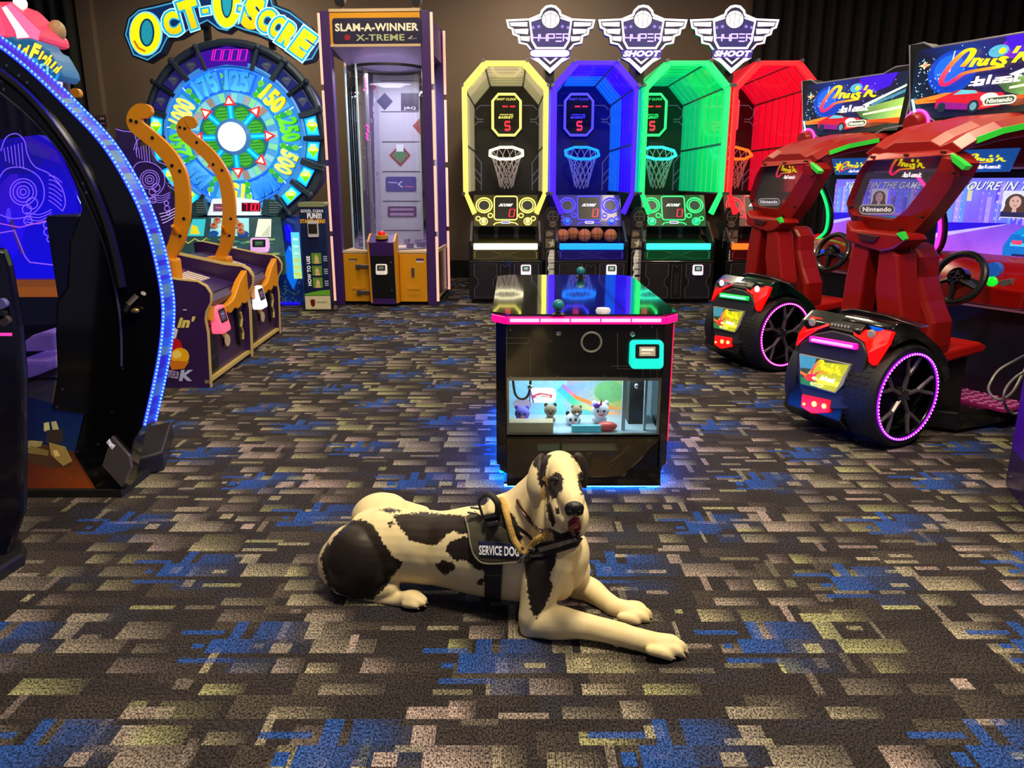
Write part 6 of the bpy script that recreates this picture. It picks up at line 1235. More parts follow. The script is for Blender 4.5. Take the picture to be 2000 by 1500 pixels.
    for x, y, r in ((1591, 789, .016), (1610, 793, .014), (1571, 789, .008)): c = onrear(x, y, .022); MB().lathe([(r, 0), (r, -.006), (.001, -.008)], c, 'y', 14).build('fog_lens', M('fog_hot', (255, 200, 110), .3, emit=1.8), rl, True)
    # ---- seat: two uprights, bucket, base
    def up(pxs, y0, y1, nme, m=RED, bev=.012):
        a = [f.xz(*p, y0) for p in pxs]; return MB().prism(a, y0, y1, 'y').build(nme, m, t, bevel=bev)
    up([(1640, 612), (1650, 545), (1660, 500), (1668, 470), (1700, 474), (1690, 520), (1674, 614)], .02, .16, 'seat_upright')
    up([(1712, 620), (1708, 560), (1716, 490), (1732, 472), (1752, 500), (1756, 560), (1764, 636)], .02, .18, 'seat_upright')
    up([(1652, 430), (1662, 448), (1762, 458), (1770, 470), (1742, 488), (1718, 492), (1668, 476), (1650, 470)], .0, .18, 'seat_yoke')
    up([(1674, 454), (1716, 462), (1706, 474), (1680, 470)], -.012, .01, 'yoke_recess', M('recess_dark', (60, 10, 10), .5), .003)
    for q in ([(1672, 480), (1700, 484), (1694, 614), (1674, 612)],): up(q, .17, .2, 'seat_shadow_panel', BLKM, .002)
    up([(1700, 520), (1712, 490), (1708, 620), (1696, 616)], .2, .26, 'seat_lumbar', M('seat_dark', (40, 10, 12), .5), .004)
    # bucket: shaped shell in side view
    hs = [(.03, 1.07), (.09, 1.0), (.10, .89), (.155, .76), (.22, .65), (.225, .52), (.21, .42)]
    sb = MB().prism(hs + [(-x, z) for x, z in hs[::-1]], .27, .46, 'y').build('seat_bucket', RED, t, bevel=.03)
    MB().prism([(x * .7, z * .97 + .02) for x, z in hs] + [(-x * .7, z * .97 + .02) for x, z in hs[::-1]], .455, .475, 'y').build('seat_pad', M('seat_dark', (40, 10, 12), .5), sb, bevel=.005)
    MB().prism([(.3, .40), (.78, .44), (.80, .475), (.74, .50), (.3, .47)], -.21, .22, 'x').build('seat_base', M('seat_base_red', (190, 20, 14), .4), t, bevel=.015)
    MB().box(-.17, .17, .3, .7, .12, .41).build('seat_pedestal', BLKM, t)
    # ---- headrest frame and its printed clear window
    yh = .14; outer = [(1692, 305), (1700, 300), (1846, 292), (1862, 300), (1880, 318), (1868, 344), (1812, 420), (1772, 462), (1756, 466), (1664, 446), (1652, 414), (1650, 402), (1672, 336)]
    inner = [(1700, 314), (1848, 303), (1836, 334), (1776, 410), (1750, 430), (1672, 420), (1660, 400), (1662, 390), (1684, 336)]
    O = [f.xz(*p, yh) for p in outer]; I = [f.xz(*p, yh) for p in inner]
    # bridge outer and inner outlines around the common centre
    cxm = sum(p[0] for p in I) / len(I); czm = sum(p[1] for p in I) / len(I)
    def at(poly, a):
        d = Vector((math.cos(a), math.sin(a))); best = 0; best_p = None
        for i in range(len(poly)):
            p = Vector(poly[i - 1]) - Vector((cxm, czm)); q = Vector(poly[i]) - Vector((cxm, czm)); e = q - p; den = d.x * e.y - d.y * e.x
            if abs(den) < 1e-9: continue
            s = (p.x * e.y - p.y * e.x) / den; u = (p.x * d.y - p.y * d.x) / den
            if s > 0 and -1e-6 <= u <= 1 + 1e-6 and s > best: best = s
        return (cxm + d.x * best, czm + d.y * best)
    angs = sorted([math.atan2(p[1] - czm, p[0] - cxm) for p in O + I]); m = MB(); n = len(angs); rg = [[], [], [], []]
    for a_ in angs:
        po, pi = at(O, a_), at(I, a_); rg[0].append(Vector((po[0], yh + .02, po[1]))); rg[1].append(Vector((pi[0], yh - .03, pi[1]))); rg[2].append(Vector((pi[0], yh + .09, pi[1]))); rg[3].append(Vector((po[0], yh + .14, po[1])))
    m.loft([rg[0], rg[1], rg[2], rg[3], rg[0]], False).build('headrest_frame', RED, t, bevel=.004)
    MB().prism(I, yh + .03, yh + .035, 'y').build('headrest_window', GLASS('headrest_sheet', (215, 210, 215), .04, .10), t)
    a = Art(lambda u, v: (f.xz(u, -v, yh + .028)[0], yh + .028, f.xz(u, -v, yh + .028)[1]), (0, -1, 0), .001); hx = lambda c0, c1, r0, r1: Art(lambda u, v: (f.xz(c0 + u * (c1 - c0), r0 + v * (r1 - r0), yh + .028)[0], yh + .028, f.xz(c0 + u * (c1 - c0), r0 + v * (r1 - r0), yh + .028)[1]), (0, -1, 0), .001)
    b = hx(1738, 1808, 346, 306); swoosh(b, 0, 0, 1, 1); b.build('window_lettering', ART(.55), t)
    if True:
        b = hx(1678, 1748, 420, 398); b.put(rrect(0, 1, .05, .95, .42, .14), [tuple(range(20))], (150, 150, 160)); b.put(rrect(.03, .97, .16, .84, .32, .12), [tuple(range(20))], (70, 70, 80)); b.text('Nintendo', .1, .9, .3, .72, (225, 225, 235), .03); b.build('window_pill', ART(.35), t)
    for q in ((1705, 307), (1770, 303), (1842, 297), (1862, 338), (1800, 424), (1758, 448), (1668, 432), (1662, 404)): x, z = f.xz(*q, yh - .02); MB().cyl((x, yh - .035, z), (x, yh + .0, z), .007, n=8).build('frame_screw', M('screw_dark', (60, 20, 16), .5), t)
    gm = M('accent_green', (50, 200, 60), .35, emit=.28)
    # ---- roof beam running forward to the cabinet
    y_a, y_b = .16, 1.25
    zA = f.xz(1770, 300, .14)[1]; zB = zA + .20
    secs = [(.17, -.24, .29, 1.58, .035), (.27, -.25, .30, 1.63, .06), (.42, -.25, .33, 1.685, .08), (.70, -.25, .35, 1.735, .09), (1.0, -.34, .38, 1.745, .1), (1.36, -.44, .44, 1.72, .12)]
    rings = [[Vector((a_, y, z - h)), Vector((b_, y, z - h)), Vector((b_ + .02, y, z - .02)), Vector((b_ - .04, y, z + .02)), Vector((b_ - .1, y, z)), Vector((b_ - .16, y, z + .03)), Vector((a_ + .16, y, z + .03)), Vector((a_ + .1, y, z)), Vector((a_ + .04, y, z + .02)), Vector((a_ - .02, y, z - .02))] for y, a_, b_, z, h in secs]
    MB().loft(rings).build('roof_beam', RED, t, bevel=.004)
    pts = [(b_, y, z - h * .35) for y, a_, b_, z, h in secs[1:4]]
    MB().loft([[Vector((x + .020, y, z + .014)), Vector((x + .026, y, z - .016)), Vector((x + .012, y, z - .016)), Vector((x + .012, y, z + .014))] for x, y, z in pts]).build('accent_strip', gm, t)
    x, z = f.xz(1870, 312, yh); MB().prism([f.xz(*p, yh - .01) for p in ((1858, 300), (1880, 316), (1890, 324), (1882, 332), (1862, 316))], yh - .02, yh + .03, 'y').build('accent_clip', gm, t)
    MB().prism([f.xz(*p, .0) for p in ((1752, 456), (1764, 452), (1770, 466), (1766, 470))], -.01, .02, 'y').build('accent_clip', gm, t)
    # ---- front cabinet
    ys = 1.3; sw = .5; zs1, zs0 = f.xz(1860, 348, ys)[1], f.xz(1847, 500, ys)[1]
    CAB = M('race_cabinet', (14, 13, 24), .35, coat=.2)
    MB().box(-.58, .58, ys + .01, ys + .75, .02, zs1 + .05).build('cabinet', CAB, t, bevel=.01)
    MB().box(-.58, .58, ys - .30, ys + .01, .02, .80).build('kick_panel', M('kick_navy', (18, 16, 36), .4), t, bevel=.008)
    bz = MB().box(-sw - .07, sw + .07, ys - .03, ys + .01, zs0 - .05, zs1 + .04).build('screen_bezel', BLK, t)
    a = front_art(-sw, sw, zs0, zs1, ys - .031, .001)
    a.put([(0, 0), (.5, 0), (1, 0), (1, .5), (1, 1), (.5, 1), (0, 1), (0, .5)], [tuple(range(8))], [(150, 70, 225), (130, 90, 235), (150, 100, 235), (110, 90, 235), (90, 70, 220), (110, 120, 240), (120, 110, 235), (130, 100, 240)])
    rr = random.Random(6)
    for i in range(26):
        u = rr.random() * .98; wd = .02 + .05 * rr.random(); v1 = .6 + .36 * rr.random(); a.rect(u, min(1, u + wd), .45, v1, ((110, 120, 230), (140, 110, 240), (90, 80, 215), (170, 150, 245), (100, 150, 240))[i % 5])
        for k in range(4): v = .5 + .1 * k; a.rect(u + wd * .2, u + wd * .35, v, v + .03, (200, 190, 255))
    a.rect(.18, .21, .72, .92, (215, 215, 170)); a.poly([(0, .38), (.5, .46), (1, .4), (1, 0), (0, 0)], [(160, 90, 235), (120, 80, 220), (130, 90, 230), (170, 120, 245), (165, 80, 230)]); a.poly([(0, .44), (.48, .47), (0, .30)], (40, 20, 215)); a.poly([(0, .3), (.46, .455), (.44, .44), (0, .24)], (190, 180, 250)); a.poly([(1, .44), (.56, .47), (1, .32)], (60, 40, 200))
    a.text("YOU'RE IN THE GAME", .13, .87, .85, .955, (60, 40, 120), .03, .25); a.text("YOU'RE IN THE GAME", .125, .865, .855, .96, (225, 240, 255), .02, .25)
    a.rect(.41, .57, .53, .85, (226, 232, 238)); a.poly([(.41, .54), (.57, .54), (.57, .6), (.53, .64), (.45, .64), (.41, .6)], (44, 44, 84)); a.disc(.49, .71, .062, .105, (84, 62, 56), 16); a.poly([(.435, .7), (.545, .7), (.56, .6), (.42, .6)], (84, 62, 56)); a.disc(.49, .715, .036, .075, (216, 176, 160), 16); a.poly([(.475, .6), (.505, .6), (.5, .66), (.48, .66)], (216, 176, 160)); a.stroke([(.478, .68), (.49, .672), (.502, .68)], .006, (150, 70, 70)); a.disc(.477, .73, .005, .008, (50, 40, 50), 8); a.disc(.503, .73, .005, .008, (50, 40, 50), 8)
    a.poly([(.46, .06), (.46, .2), (.5, .34), (.56, .43), (.76, .43), (.82, .34), (.86, .2), (.86, .06)], (16, 110, 200)); a.poly([(.5, .34), (.56, .42), (.76, .42), (.82, .34)], (20, 140, 215)); a.poly([(.55, .32), (.6, .385), (.74, .385), (.79, .32)], (30, 190, 225)); a.rect(.5, .84, .2, .24, (70, 200, 240)); a.rect(.51, .57, .22, .27, (230, 70, 110)); a.rect(.77, .83, .22, .27, (230, 70, 110)); a.rect(.61, .73, .15, .2, (190, 245, 250)); a.rect(.52, .6, .06, .11, (20, 30, 90)); a.rect(.74, .82, .06, .11, (20, 30, 90)); a.disc(.67, .46, .06, .025, (170, 130, 250), 14)
    a.build('screen', ART(1.0), bz)
    # header under the marquee
    zh = zs1 + .05; hd = MB().box(-.58, .58, ys - .32, ys + .3, zh, zh + .30).build('header', RED, t, bevel=.03)
    q = [f.xz(*p, ys - .33) for p in ((1866, 300), (1978, 294), (1972, 330), (1885, 336))]
    hw_ = .21; z0, z1 = zh + .07, zh + .22
    hx_ = (q[0][0] + q[1][0]) / 2; z1, z0 = q[0][1], q[2][1]; hw_ = (q[1][0] - q[0][0]) / 2 - .02
    hp = MB().prism([(hx_ - hw_ - .06, z1 + .02), (hx_ + hw_ + .06, z1 + .02), (hx_ + hw_ + .02, z0 - .015), (hx_ - hw_ - .0, z0 - .015)], ys - .335, ys - .32, 'y').build('header_plate', M('plate_blue', (40, 110, 210), .35, emit=.4), hd, bevel=.004)
    a = front_art(hx_ - hw_, hx_ + hw_, z0, z1, ys - .336); a.star(.12, .5, .5, (170, 220, 20), .45, 8, 0, .45); a.disc(.1, .5, .1, .3, (240, 220, 20), 14); swoosh(a, .12, .05, 1.0, .95); a.build('header_lettering', ART(1.0), hp)
    # neon curve down the left edge of the cabinet
    yn = 1.02; nc = [Vector((p.x, yn, p.y)) for p in catmull([(*fr2.xz(*q, yn), 0) for q in ((1586, 345), (1605, 375), (1616, 410), (1614, 445), (1602, 462), (1572, 482), (1566, 500), (1580, 530), (1595, 560), (1598, 590))], 6)]
    MB().tube(nc, .011, 8).build('neon_curve', M('neon_' + nm, neonc, .4, emit=2.6), t, True); MB().tube([p + Vector((.012, .03, 0)) for p in nc], .022, 6).build('neon_backing', BLK, t, True)
    MB().box(-.63, -.57, ys - .02, ys + .7, .02, zh).build('cabinet_side', CAB, t, bevel=.01)
    # dashboard and steering wheel
    dsh = [(ys - .02, .76), (ys - .05, .93), (ys - .2, .97), (ys - .36, .90), (ys - .44, .80), (ys - .40, .70), (ys - .2, .66)]
    rings = []
    for x, k in ((-.56, .8), (-.5, .95), (-.2, 1.06), (0, 1.02), (.25, 1.04), (.5, .95), (.56, .8)): rings.append([Vector((x, ys - .22 + (y - ys + .22) * (k if y < ys - .1 else 1), .82 + (z - .82) * k)) for y, z in dsh])
    ds = MB().loft(rings).build('dashboard', M('dash_red', (170, 14, 10), .22, coat=.6), t, True, ang=30, bevel=.006)
    yw = ys - .60; sx, sz = f.xz(1872, 543, yw); tilt = Matrix.Rotation(R(-22), 3, 'X'); C0 = Vector((sx, yw, sz))
    w3 = lambda x, z, y=0: C0 + tilt @ Vector((x, y, z))
    rw = .148
    st_ = MB().tube([w3(rw * math.cos(2 * PI * k / 40), rw * math.sin(2 * PI * k / 40)) for k in range(40)], .021, 10, True).build('steering_wheel', M('wheel_leather', (22, 20, 22), .35, coat=.3), t, True)
    for a_ in (R(200), R(-20), R(270)): MB().tube([w3(.04 * math.cos(a_), .04 * math.sin(a_), -.01), w3(rw * .95 * math.cos(a_), rw * .95 * math.sin(a_))], [.034, .02], 8, flat=.5).build('wheel_spoke', M('spoke_black', (26, 24, 26), .35), st_, True)
    MB().tube([w3(0, 0, .01), w3(0, 0, -.03)], [.066, .055], 20).build('wheel_hub', BLKG, st_, True)
    b = MB(); rr = random.Random(3)
    for k in range(22): a_, r_ = rr.random() * 6.28, .042 * rr.random() ** .5; b.ell(w3(r_ * math.cos(a_), r_ * math.sin(a_), -.032), .008, 6, 4)
    b.build('hub_emblem', M('emblem_chrome', (170, 170, 180), .2, 1.0, emit=.0), st_, kind='stuff')
    MB().tube([w3(0, 0, .0), w3(0, .02, .22)], .03, 10).build('steering_column', BLK, st_, True)
    for px, py, r, c, e, nme in ((1939, 550, .03, (20, 225, 40), 1.0, 'green_button'), (1829, 540, .026, (20, 60, 235), .8, 'blue_button')):
        x, z = f.xz(px, py, ys - .42); MB().lathe([(r, 0), (r, -.015), (r * .6, -.024), (.001, -.026)], (x, ys - .42, z), 'y', 18).build(nme, M(nme, c, .3, emit=e), ds, True)
    x, z = f.xz(1942, 527, ys - .38); MB().lathe([(.045, .02), (.045, -.02), (.035, -.022), (.001, -.022)], (x, ys - .38, z), 'y', 20).build('dash_gauge', M('gauge_blue', (30, 90, 190), .25, emit=.4), ds, True)
    x, z = f.xz(1965, 552, ys - .40); MB().prism([(x - .05, z - .03), (x - .02, z + .015), (x + .045, z + .03), (x + .05, z), (x + .0, z - .03)], ys - .43, ys - .38, 'y').build('dash_vent', M('vent_silver', (150, 140, 140), .3, .6), ds, bevel=.004)
    MB().box(-.25, .45, ys - .31, ys - .295, .66, .672).build('panel_edge', M('edge_pink', (200, 130, 150), .4, emit=.15), t)
    # foot plate with diamond studs, platform joining pod and cabinet
    MB().prism([(-.30, .40), (.16, .40), (.30, .5), (.34, ys - .3), (-.4, ys - .3)], .02, .13, 'z').build('platform', POD, t, bevel=.01)
    fp = MB().box(-.38, .42, .72, ys - .31, .13, .145).build('foot_plate', M('plate_steel_pink_lit', (170, 40, 110), .35, .6, emit=.12), t)  # pink lighting on the steel is put into plate and stud colours
    b = MB()
    for i in range(14):
        for j in range(6): b.cbox((-.36 + .057 * i, .74 + .045 * j, .147), (.036, .01, .006), Matrix.Rotation(R(45 if (i + j) % 2 else -45), 3, 'Z'))
    b.build('plate_stud', M('stud_pink_lit', (235, 150, 200), .3, .6, emit=.15), fp, kind='stuff')
    # ---- marquee on top
    ym = .80; mw = .54; zm0, zm1 = 1.745, 2.215; H_ = zm1 - zm0
    sh = [(0, 1), (.09, 1), (.15, .925), (.74, .925), (.83, 1), (1, 1), (.955, .16), (.94, .12), (.8, .09), (.70, 0), (.235, 0), (.17, .09), (.07, .12), (.055, .16)]
    mp = [(-mw + u * 2 * mw, zm0 + v * H_) for u, v in sh]
    mb = MB().prism(mp, ym, ym + .12, 'y').build('marquee', BLK, t, bevel=.006)
    MB().tube([(x, ym - .002, z) for x, z in mp], .0055, 6, True).build('marquee_edge', M('edge_silver', (160, 155, 165), .3, .7, emit=.25), mb)
    ins_ = [(-mw * .955 + u * 2 * mw * .955, zm0 + H_ * (.02 + v * .955)) for u, v in sh]
    a = Art(lambda u, v: (-mw * .9 + u * 2 * mw * .9 * (1 - .05 * (1 - v)), ym - .002, zm0 + H_ * (.06 + .86 * v)), (0, -1, 0), .0009); race_art(a); a.build('marquee_print', ART(1.15), mb)
    for x in (-.25, .25): MB().box(x - .04, x + .04, ym + .12, ys - .1, zm0 - .02, zm0 + .1).build('marquee_arm', BLK, t)
    # round tail pods beside the roof
    for x in (-.46,):
        c = Vector((x + .04, ys - .35, zh + .27)); pd = MB().lathe([(.05, -.22), (.07, -.18), (.08, 0), (.065, .2), (.04, .24)], c, 'y', 20).build('roof_pod', RED, t, True); MB().ring(c + Vector((0, -.16, 0)), .08, .009, 'y', 28, 6).build('pod_ring', M('pod_ring_pink', (255, 60, 190), .4, emit=2.2), pd, True)
    return t
racer(RF.loc, RF.rz, 'nearer red racing machine with magenta rear light bar', (230, 20, 170), (150, 140, 130), (255, 40, 170), (16, 16, 20), True)
racer(fr2.loc, fr2.rz, 'farther red racing machine with green rear light bar and lit tail lamps', (10, 190, 80), (225, 210, 255), (10, 235, 90), (10, 40, 30), False)
def right_edge():
    p = F(1962, 946); f = Frame((p.x, p.y, 0), R(0)); t = thing('cabinet_edge', 'edge of a black cabinet with purple glow at the far right', 'arcade cabinet', f.loc)
    q = F(2004, 1003); dx, dy = q.x - p.x, q.y - p.y
    k = 2.2
    pl = [(0, 0), (dx * k, dy * k), (dx * k + .8, dy * k + .1), (.75, .12)]
    MB().prism([(x * 1.0, y) for x, y in pl], 0.0, .95, 'z').build('cabinet_shell', M('cabinet_violet_black', (34, 10, 60), .35, coat=.3), t, bevel=.01)
    nrm = Vector((dy, -dx, 0)).normalized(); nrm = nrm if nrm.x < 0 else -nrm
    d = Vector((dx, dy, 0)).normalized(); L = math.hypot(dx, dy) * k
    A = Art(lambda u, v: d * (u * L) + Vector((0, 0, v * .95)) + nrm * .001, nrm)
    A.poly([(0.02, .2), (1, .2), (1, .9), (.02, .9)], [(50, 6, 110), (50, 6, 110), (50, 10, 140), (60, 14, 170)]); A.build('purple_glow_panel', ART(.35), t)
    MB().cyl(d * .06 + Vector((0, 0, .06)) + nrm * .006, d * .06 + Vector((0, 0, .06)) + nrm * -.004, .008).build('bolt', STEEL, t)
    # looped steel cable
    cs = M('cable_steel', (120, 116, 118), .35, .4)
    pts = catmull([(*q, 0) for q in ((2010, 690), (1985, 703), (1950, 724), (1932, 752), (1932, 766), (1942, 777), (1958, 780), (1978, 765), (1995, 735), (2012, 700))], 8)
    c1 = tag(MB().tube([W(p.x, p.y, 3.75 + .1 * math.sin(i * .1)) for i, p in enumerate(pts)], .007, 8).build('cable', cs, None, True), 'larger loop of grey cable hanging at the far right edge', 'cable')
    pts = catmull([(*q, 0) for q in ((2012, 720), (1985, 736), (1966, 757), (1960, 778), (1966, 797), (1980, 808), (1998, 802), (2016, 790))], 8)
    c2 = tag(MB().tube([W(p.x, p.y, 3.58 + .02 * math.sin(i * .2)) for i, p in enumerate(pts)], .007, 8).build('cable', cs, None, True), 'smaller lower loop of grey cable at the far right edge', 'cable')
right_edge()
# ---------------------------------------------------------------- the dog
DOGPX = {}
def dog():
    t = thing('dog', 'large black and white dog in a harness lying on the carpet, facing the camera', 'dog', (-.1, 2.35, 0)); O = Vector((-.1, 2.35, 0))
    b = MB()
    def chain(pts, radii, n=20, flat=None):
        """pts: (px, py, Y); radii in metres; rounded ends"""
        P_ = [W(*p) if not isinstance(p, Vector) else p for p in pts]; cp = catmull(P_, 6); rr = [r for r in (Vector((r, 0, 0)) for r in radii)]; cr = [v.x for v in catmull(rr, 6)]
        d0 = (cp[0] - cp[1]).normalized(); d1 = (cp[-1] - cp[-2]).normalized()
        pre = [(cp[0] + d0 * cr[0] * q, cr[0] * math.sqrt(max(0, 1 - q * q))) for q in (.98, .8, .5)]; post = [(cp[-1] + d1 * cr[-1] * q, cr[-1] * math.sqrt(max(0, 1 - q * q))) for q in (.5, .8, .98)]
        b.tube([p for p, _ in pre] + cp + [p for p, _ in post], [r for _, r in pre] + cr + [r for _, r in post], n)
    V = Vector
    def blob(px, py, Y, r, rz=0, ry=0, rx=0):
        b.ell(W(px, py, Y), r, 24, 16, (Matrix.Rotation(rz, 3, 'Z') @ Matrix.Rotation(ry, 3, 'Y') @ Matrix.Rotation(rx, 3, 'X')))
    # trunk: ring by ring from croup to chest (vertical radius, side radius)
    sec = [(V((-.60, 2.50, .135)), .07, .075), (V((-.545, 2.49, .150)), .125, .11), (V((-.46, 2.48, .158)), .138, .125), (V((-.36, 2.465, .165)), .132, .115), (V((-.26, 2.445, .168)), .132, .115), (V((-.16, 2.42, .176)), .148, .128), (V((-.06, 2.39, .182)), .164, .135), (V((.03, 2.36, .192)), .168, .132), (V((.10, 2.335, .205)), .15, .115), (V((.155, 2.315, .215)), .10, .08)]
    ax = (sec[-1][0] - sec[0][0]).normalized(); sd = V((-ax.y, ax.x, 0)).normalized()
    rings = [[c + sd * (rs * math.cos(2 * PI * k / 28)) + V((0, 0, rv * math.sin(2 * PI * k / 28))) for k in range(28)] for c, rv, rs in sec]
    b.loft(rings)
    # croup, thighs, hind feet
    blob(702, 1092, 2.43, (.128, .10, .128), R(-12), R(10))
    blob(738, 1080, 2.44, (.10, .085, .105), R(-12), R(30))
    blob(668, 1100, 2.46, (.085, .085, .10)); blob(768, 1098, 2.40, (.05, .05, .065), 0, R(25)); blob(706, 1140, 2.42, (.09, .06, .05))
    chain([(700, 1130, 2.42), (742, 1150, 2.40), (762, 1148, 2.385)], [.07, .045, .035])
    chain([(672, 1150, 2.45), (718, 1166, 2.405), (762, 1170, 2.375), (796, 1170, 2.355)], [.04, .03, .027, .03])
    blob(803, 1169, 2.345, (.045, .034, .027), R(-25)); 
    for i, (x, y, Y) in enumerate(((814, 1162, 2.355), (822, 1169, 2.338), (819, 1176, 2.322), (806, 1181, 2.315))): chain([(x - 14, y - 2, Y + .01), (x, y, Y), (x + 7, y + 3, Y - .006)], [.016, .0155, .011], 12)
    blob(745, 1008, 2.60, (.11, .09, .085), R(8)); chain([(740, 1006, 2.62), (790, 1003, 2.63), (826, 1003, 2.61)], [.062, .048, .03]); chain([(826, 1003, 2.61), (818, 1030, 2.66), (800, 1056, 2.72)], [.03, .03, .03])
    # tail tucked round the rump
    chain([(662, 1062, 2.52), (644, 1074, 2.50), (637, 1092, 2.47), (640, 1112, 2.44), (655, 1136, 2.43)], [.03, .024, .02, .017, .014])
    # shoulders, chest
    blob(1078, 1100, 2.27, (.075, .07, .135), 0, R(-14)); blob(1118, 1095, 2.30, (.055, .075, .10), 0, R(8)); blob(1020, 1050, 2.36, (.10, .10, .10)); blob(965, 1018, 2.40, (.10, .07, .05))
    # near foreleg: upper arm down to the elbow, forearm out to the paw
    chain([(1072, 1100, 2.24), (1056, 1150, 2.215), (1040, 1205, 2.19), (1040, 1228, 2.19)], [.078, .064, .046, .036])
    chain([(1038, 1226, 2.185), (1075, 1216, 2.17), (1140, 1222, 2.145), (1205, 1237, 2.115), (1245, 1249, 2.095)], [.037, .054, .042, .036, .034])
    chain([(1240, 1247, 2.10), (1275, 1256, 2.085), (1300, 1262, 2.072)], [.034, .036, .038]); blob(1205, 1257, 2.105, (.012, .012, .012))
    for x, y, Y in ((1312, 1252, 2.092), (1325, 1262, 2.069), (1318, 1272, 2.045), (1296, 1278, 2.032)): chain([(x - 26, y - 8, Y + .004), (x - 5, y - 4, Y), (x + 7, y + 1, Y - .003), (x + 14, y + 7, Y - .004)], [.015, .018, .0165, .011], 14)
    # far foreleg
    chain([(1118, 1112, 2.40), (1120, 1140, 2.43), (1128, 1152, 2.42)], [.065, .05, .042])
    chain([(1118, 1150, 2.43), (1150, 1150, 2.40), (1180, 1172, 2.345), (1200, 1186, 2.31)], [.04, .045, .036, .033]); chain([(1198, 1186, 2.31), (1222, 1193, 2.29), (1238, 1198, 2.278)], [.033, .034, .034])
    for x, y, Y in ((1249, 1187, 2.298), (1259, 1197, 2.274), (1253, 1206, 2.252), (1235, 1212, 2.24)): chain([(x - 22, y - 7, Y + .004), (x - 4, y - 4, Y), (x + 6, y + 1, Y - .003), (x + 11, y + 6, Y - .004)], [.0135, .0165, .015, .010], 14)
    # neck
    chain([(1000, 1030, 2.38), (1030, 1008, 2.37), (1058, 972, 2.355), (1078, 940, 2.34)], [.125, .108, .09, .078], 24)
    chain([(1085, 1060, 2.27), (1085, 1020, 2.26), (1088, 985, 2.27)], [.085, .068, .06], 20)
    # head: skull, brow, long square muzzle, lips, jaw
    hx = lambda px, py, Y: W(px, py, Y)
    blob(1092, 925, 2.315, (.074, .085, .072), R(5)); blob(1086, 946, 2.30, (.07, .075, .065)); blob(1078, 928, 2.255, (.03, .028, .022)); blob(1124, 926, 2.255, (.026, .026, .022))
    chain([(1100, 926, 2.25), (1109, 952, 2.17), (1117, 978, 2.10), (1120, 990, 2.075)], [.05, .042, .039, .031], 20)
    chain([(1096, 958, 2.23), (1104, 988, 2.155), (1110, 1008, 2.105), (1112, 1014, 2.09)], [.05, .045, .042, .032], 20)
    chain([(1086, 980, 2.215), (1088, 1010, 2.17), (1093, 1046, 2.14)], [.036, .036, .022], 14); chain([(1127, 985, 2.17), (1132, 1010, 2.14), (1132, 1036, 2.125)], [.028, .029, .018], 14)
    chain([(1090, 1000, 2.24), (1098, 1030, 2.185), (1109, 1057, 2.145)], [.042, .036, .024], 14)
    me = b.mesh('dog_body'); ob = put('body', me, None, None)
    rm = ob.modifiers.new('r', 'REMESH'); rm.mode = 'VOXEL'; rm.voxel_size = .0046; rm.use_smooth_shade = True
    sm = ob.modifiers.new('s', 'SMOOTH'); sm.factor = .5; sm.iterations = 6
    dg = bpy.context.evaluated_depsgraph_get(); body = bpy.data.meshes.new_from_object(ob.evaluated_get(dg)); bpy.data.objects.remove(ob); bpy.data.meshes.remove(me)
    n = len(body.vertices); co = np.empty(n * 3, 'f'); body.vertices.foreach_get('co', co); co = co.reshape(-1, 3); co[:, 2] = np.maximum(co[:, 2], .003); body.vertices.foreach_set('co', co.ravel()); body.update()
    n0 = np.empty(n * 3, 'f'); body.vertices.foreach_get('normal', n0); amp = np.array([noise.noise(V(c) * 11) * .0035 + noise.noise(V(c) * 30) * .0009 for c in co], 'f'); co = co + n0.reshape(-1, 3) * amp[:, None]; co[:, 2] = np.maximum(co[:, 2], .003); body.vertices.foreach_set('co', co.ravel().astype('f')); body.update()
    no = np.empty(n * 3, 'f'); body.vertices.foreach_get('normal', no); no = no.reshape(-1, 3)
    bvh = BVHTree.FromPolygons([V(c) for c in co], [tuple(p.vertices) for p in body.polygons])
    def hit(px, py, off=.004):
        d = ray(px, py).normalized(); h = bvh.ray_cast(CAMP, d)
        if h[0] is None: h = (W(px, py, 2.35), -d)
        nn = h[1].normalized(); nn = nn if nn.dot(d) < 0 else -nn
        return h[0] + nn * off, nn
    # ---- coat: signed distance to patch outlines laid on the skin
    y_, z_ = co[:, 1], co[:, 2] - CAM_H; dd = y_ * ct - z_ * st; PX = 1000 + FPX * co[:, 0] / dd; PY = 750 - FPX * (y_ * st + z_ * ct) / dd
    facing = (no * (np.array([0, 0, CAM_H]) - co)).sum(1) > 0
    def sdf(poly, PX=PX, PY=PY):
        n = len(PX)
        p = np.array(poly, float); m = len(p); d = np.full(n, 1e9); ins = np.zeros(n, bool)
        for i in range(m):
            a, c = p[i - 1], p[i]; e = c - a; w0, w1 = PX - a[0], PY - a[1]; tt = np.clip((w0 * e[0] + w1 * e[1]) / (e @ e + 1e-9), 0, 1); d = np.minimum(d, np.hypot(w0 - tt * e[0], w1 - tt * e[1]))
            cr = ((a[1] <= PY) & (c[1] > PY)) | ((c[1] <= PY) & (a[1] > PY)); xx = a[0] + (PY - a[1]) / (e[1] if abs(e[1]) > 1e-9 else 1e-9) * e[0]; ins ^= cr & (PX < xx)
        return np.where(ins, d, -d)
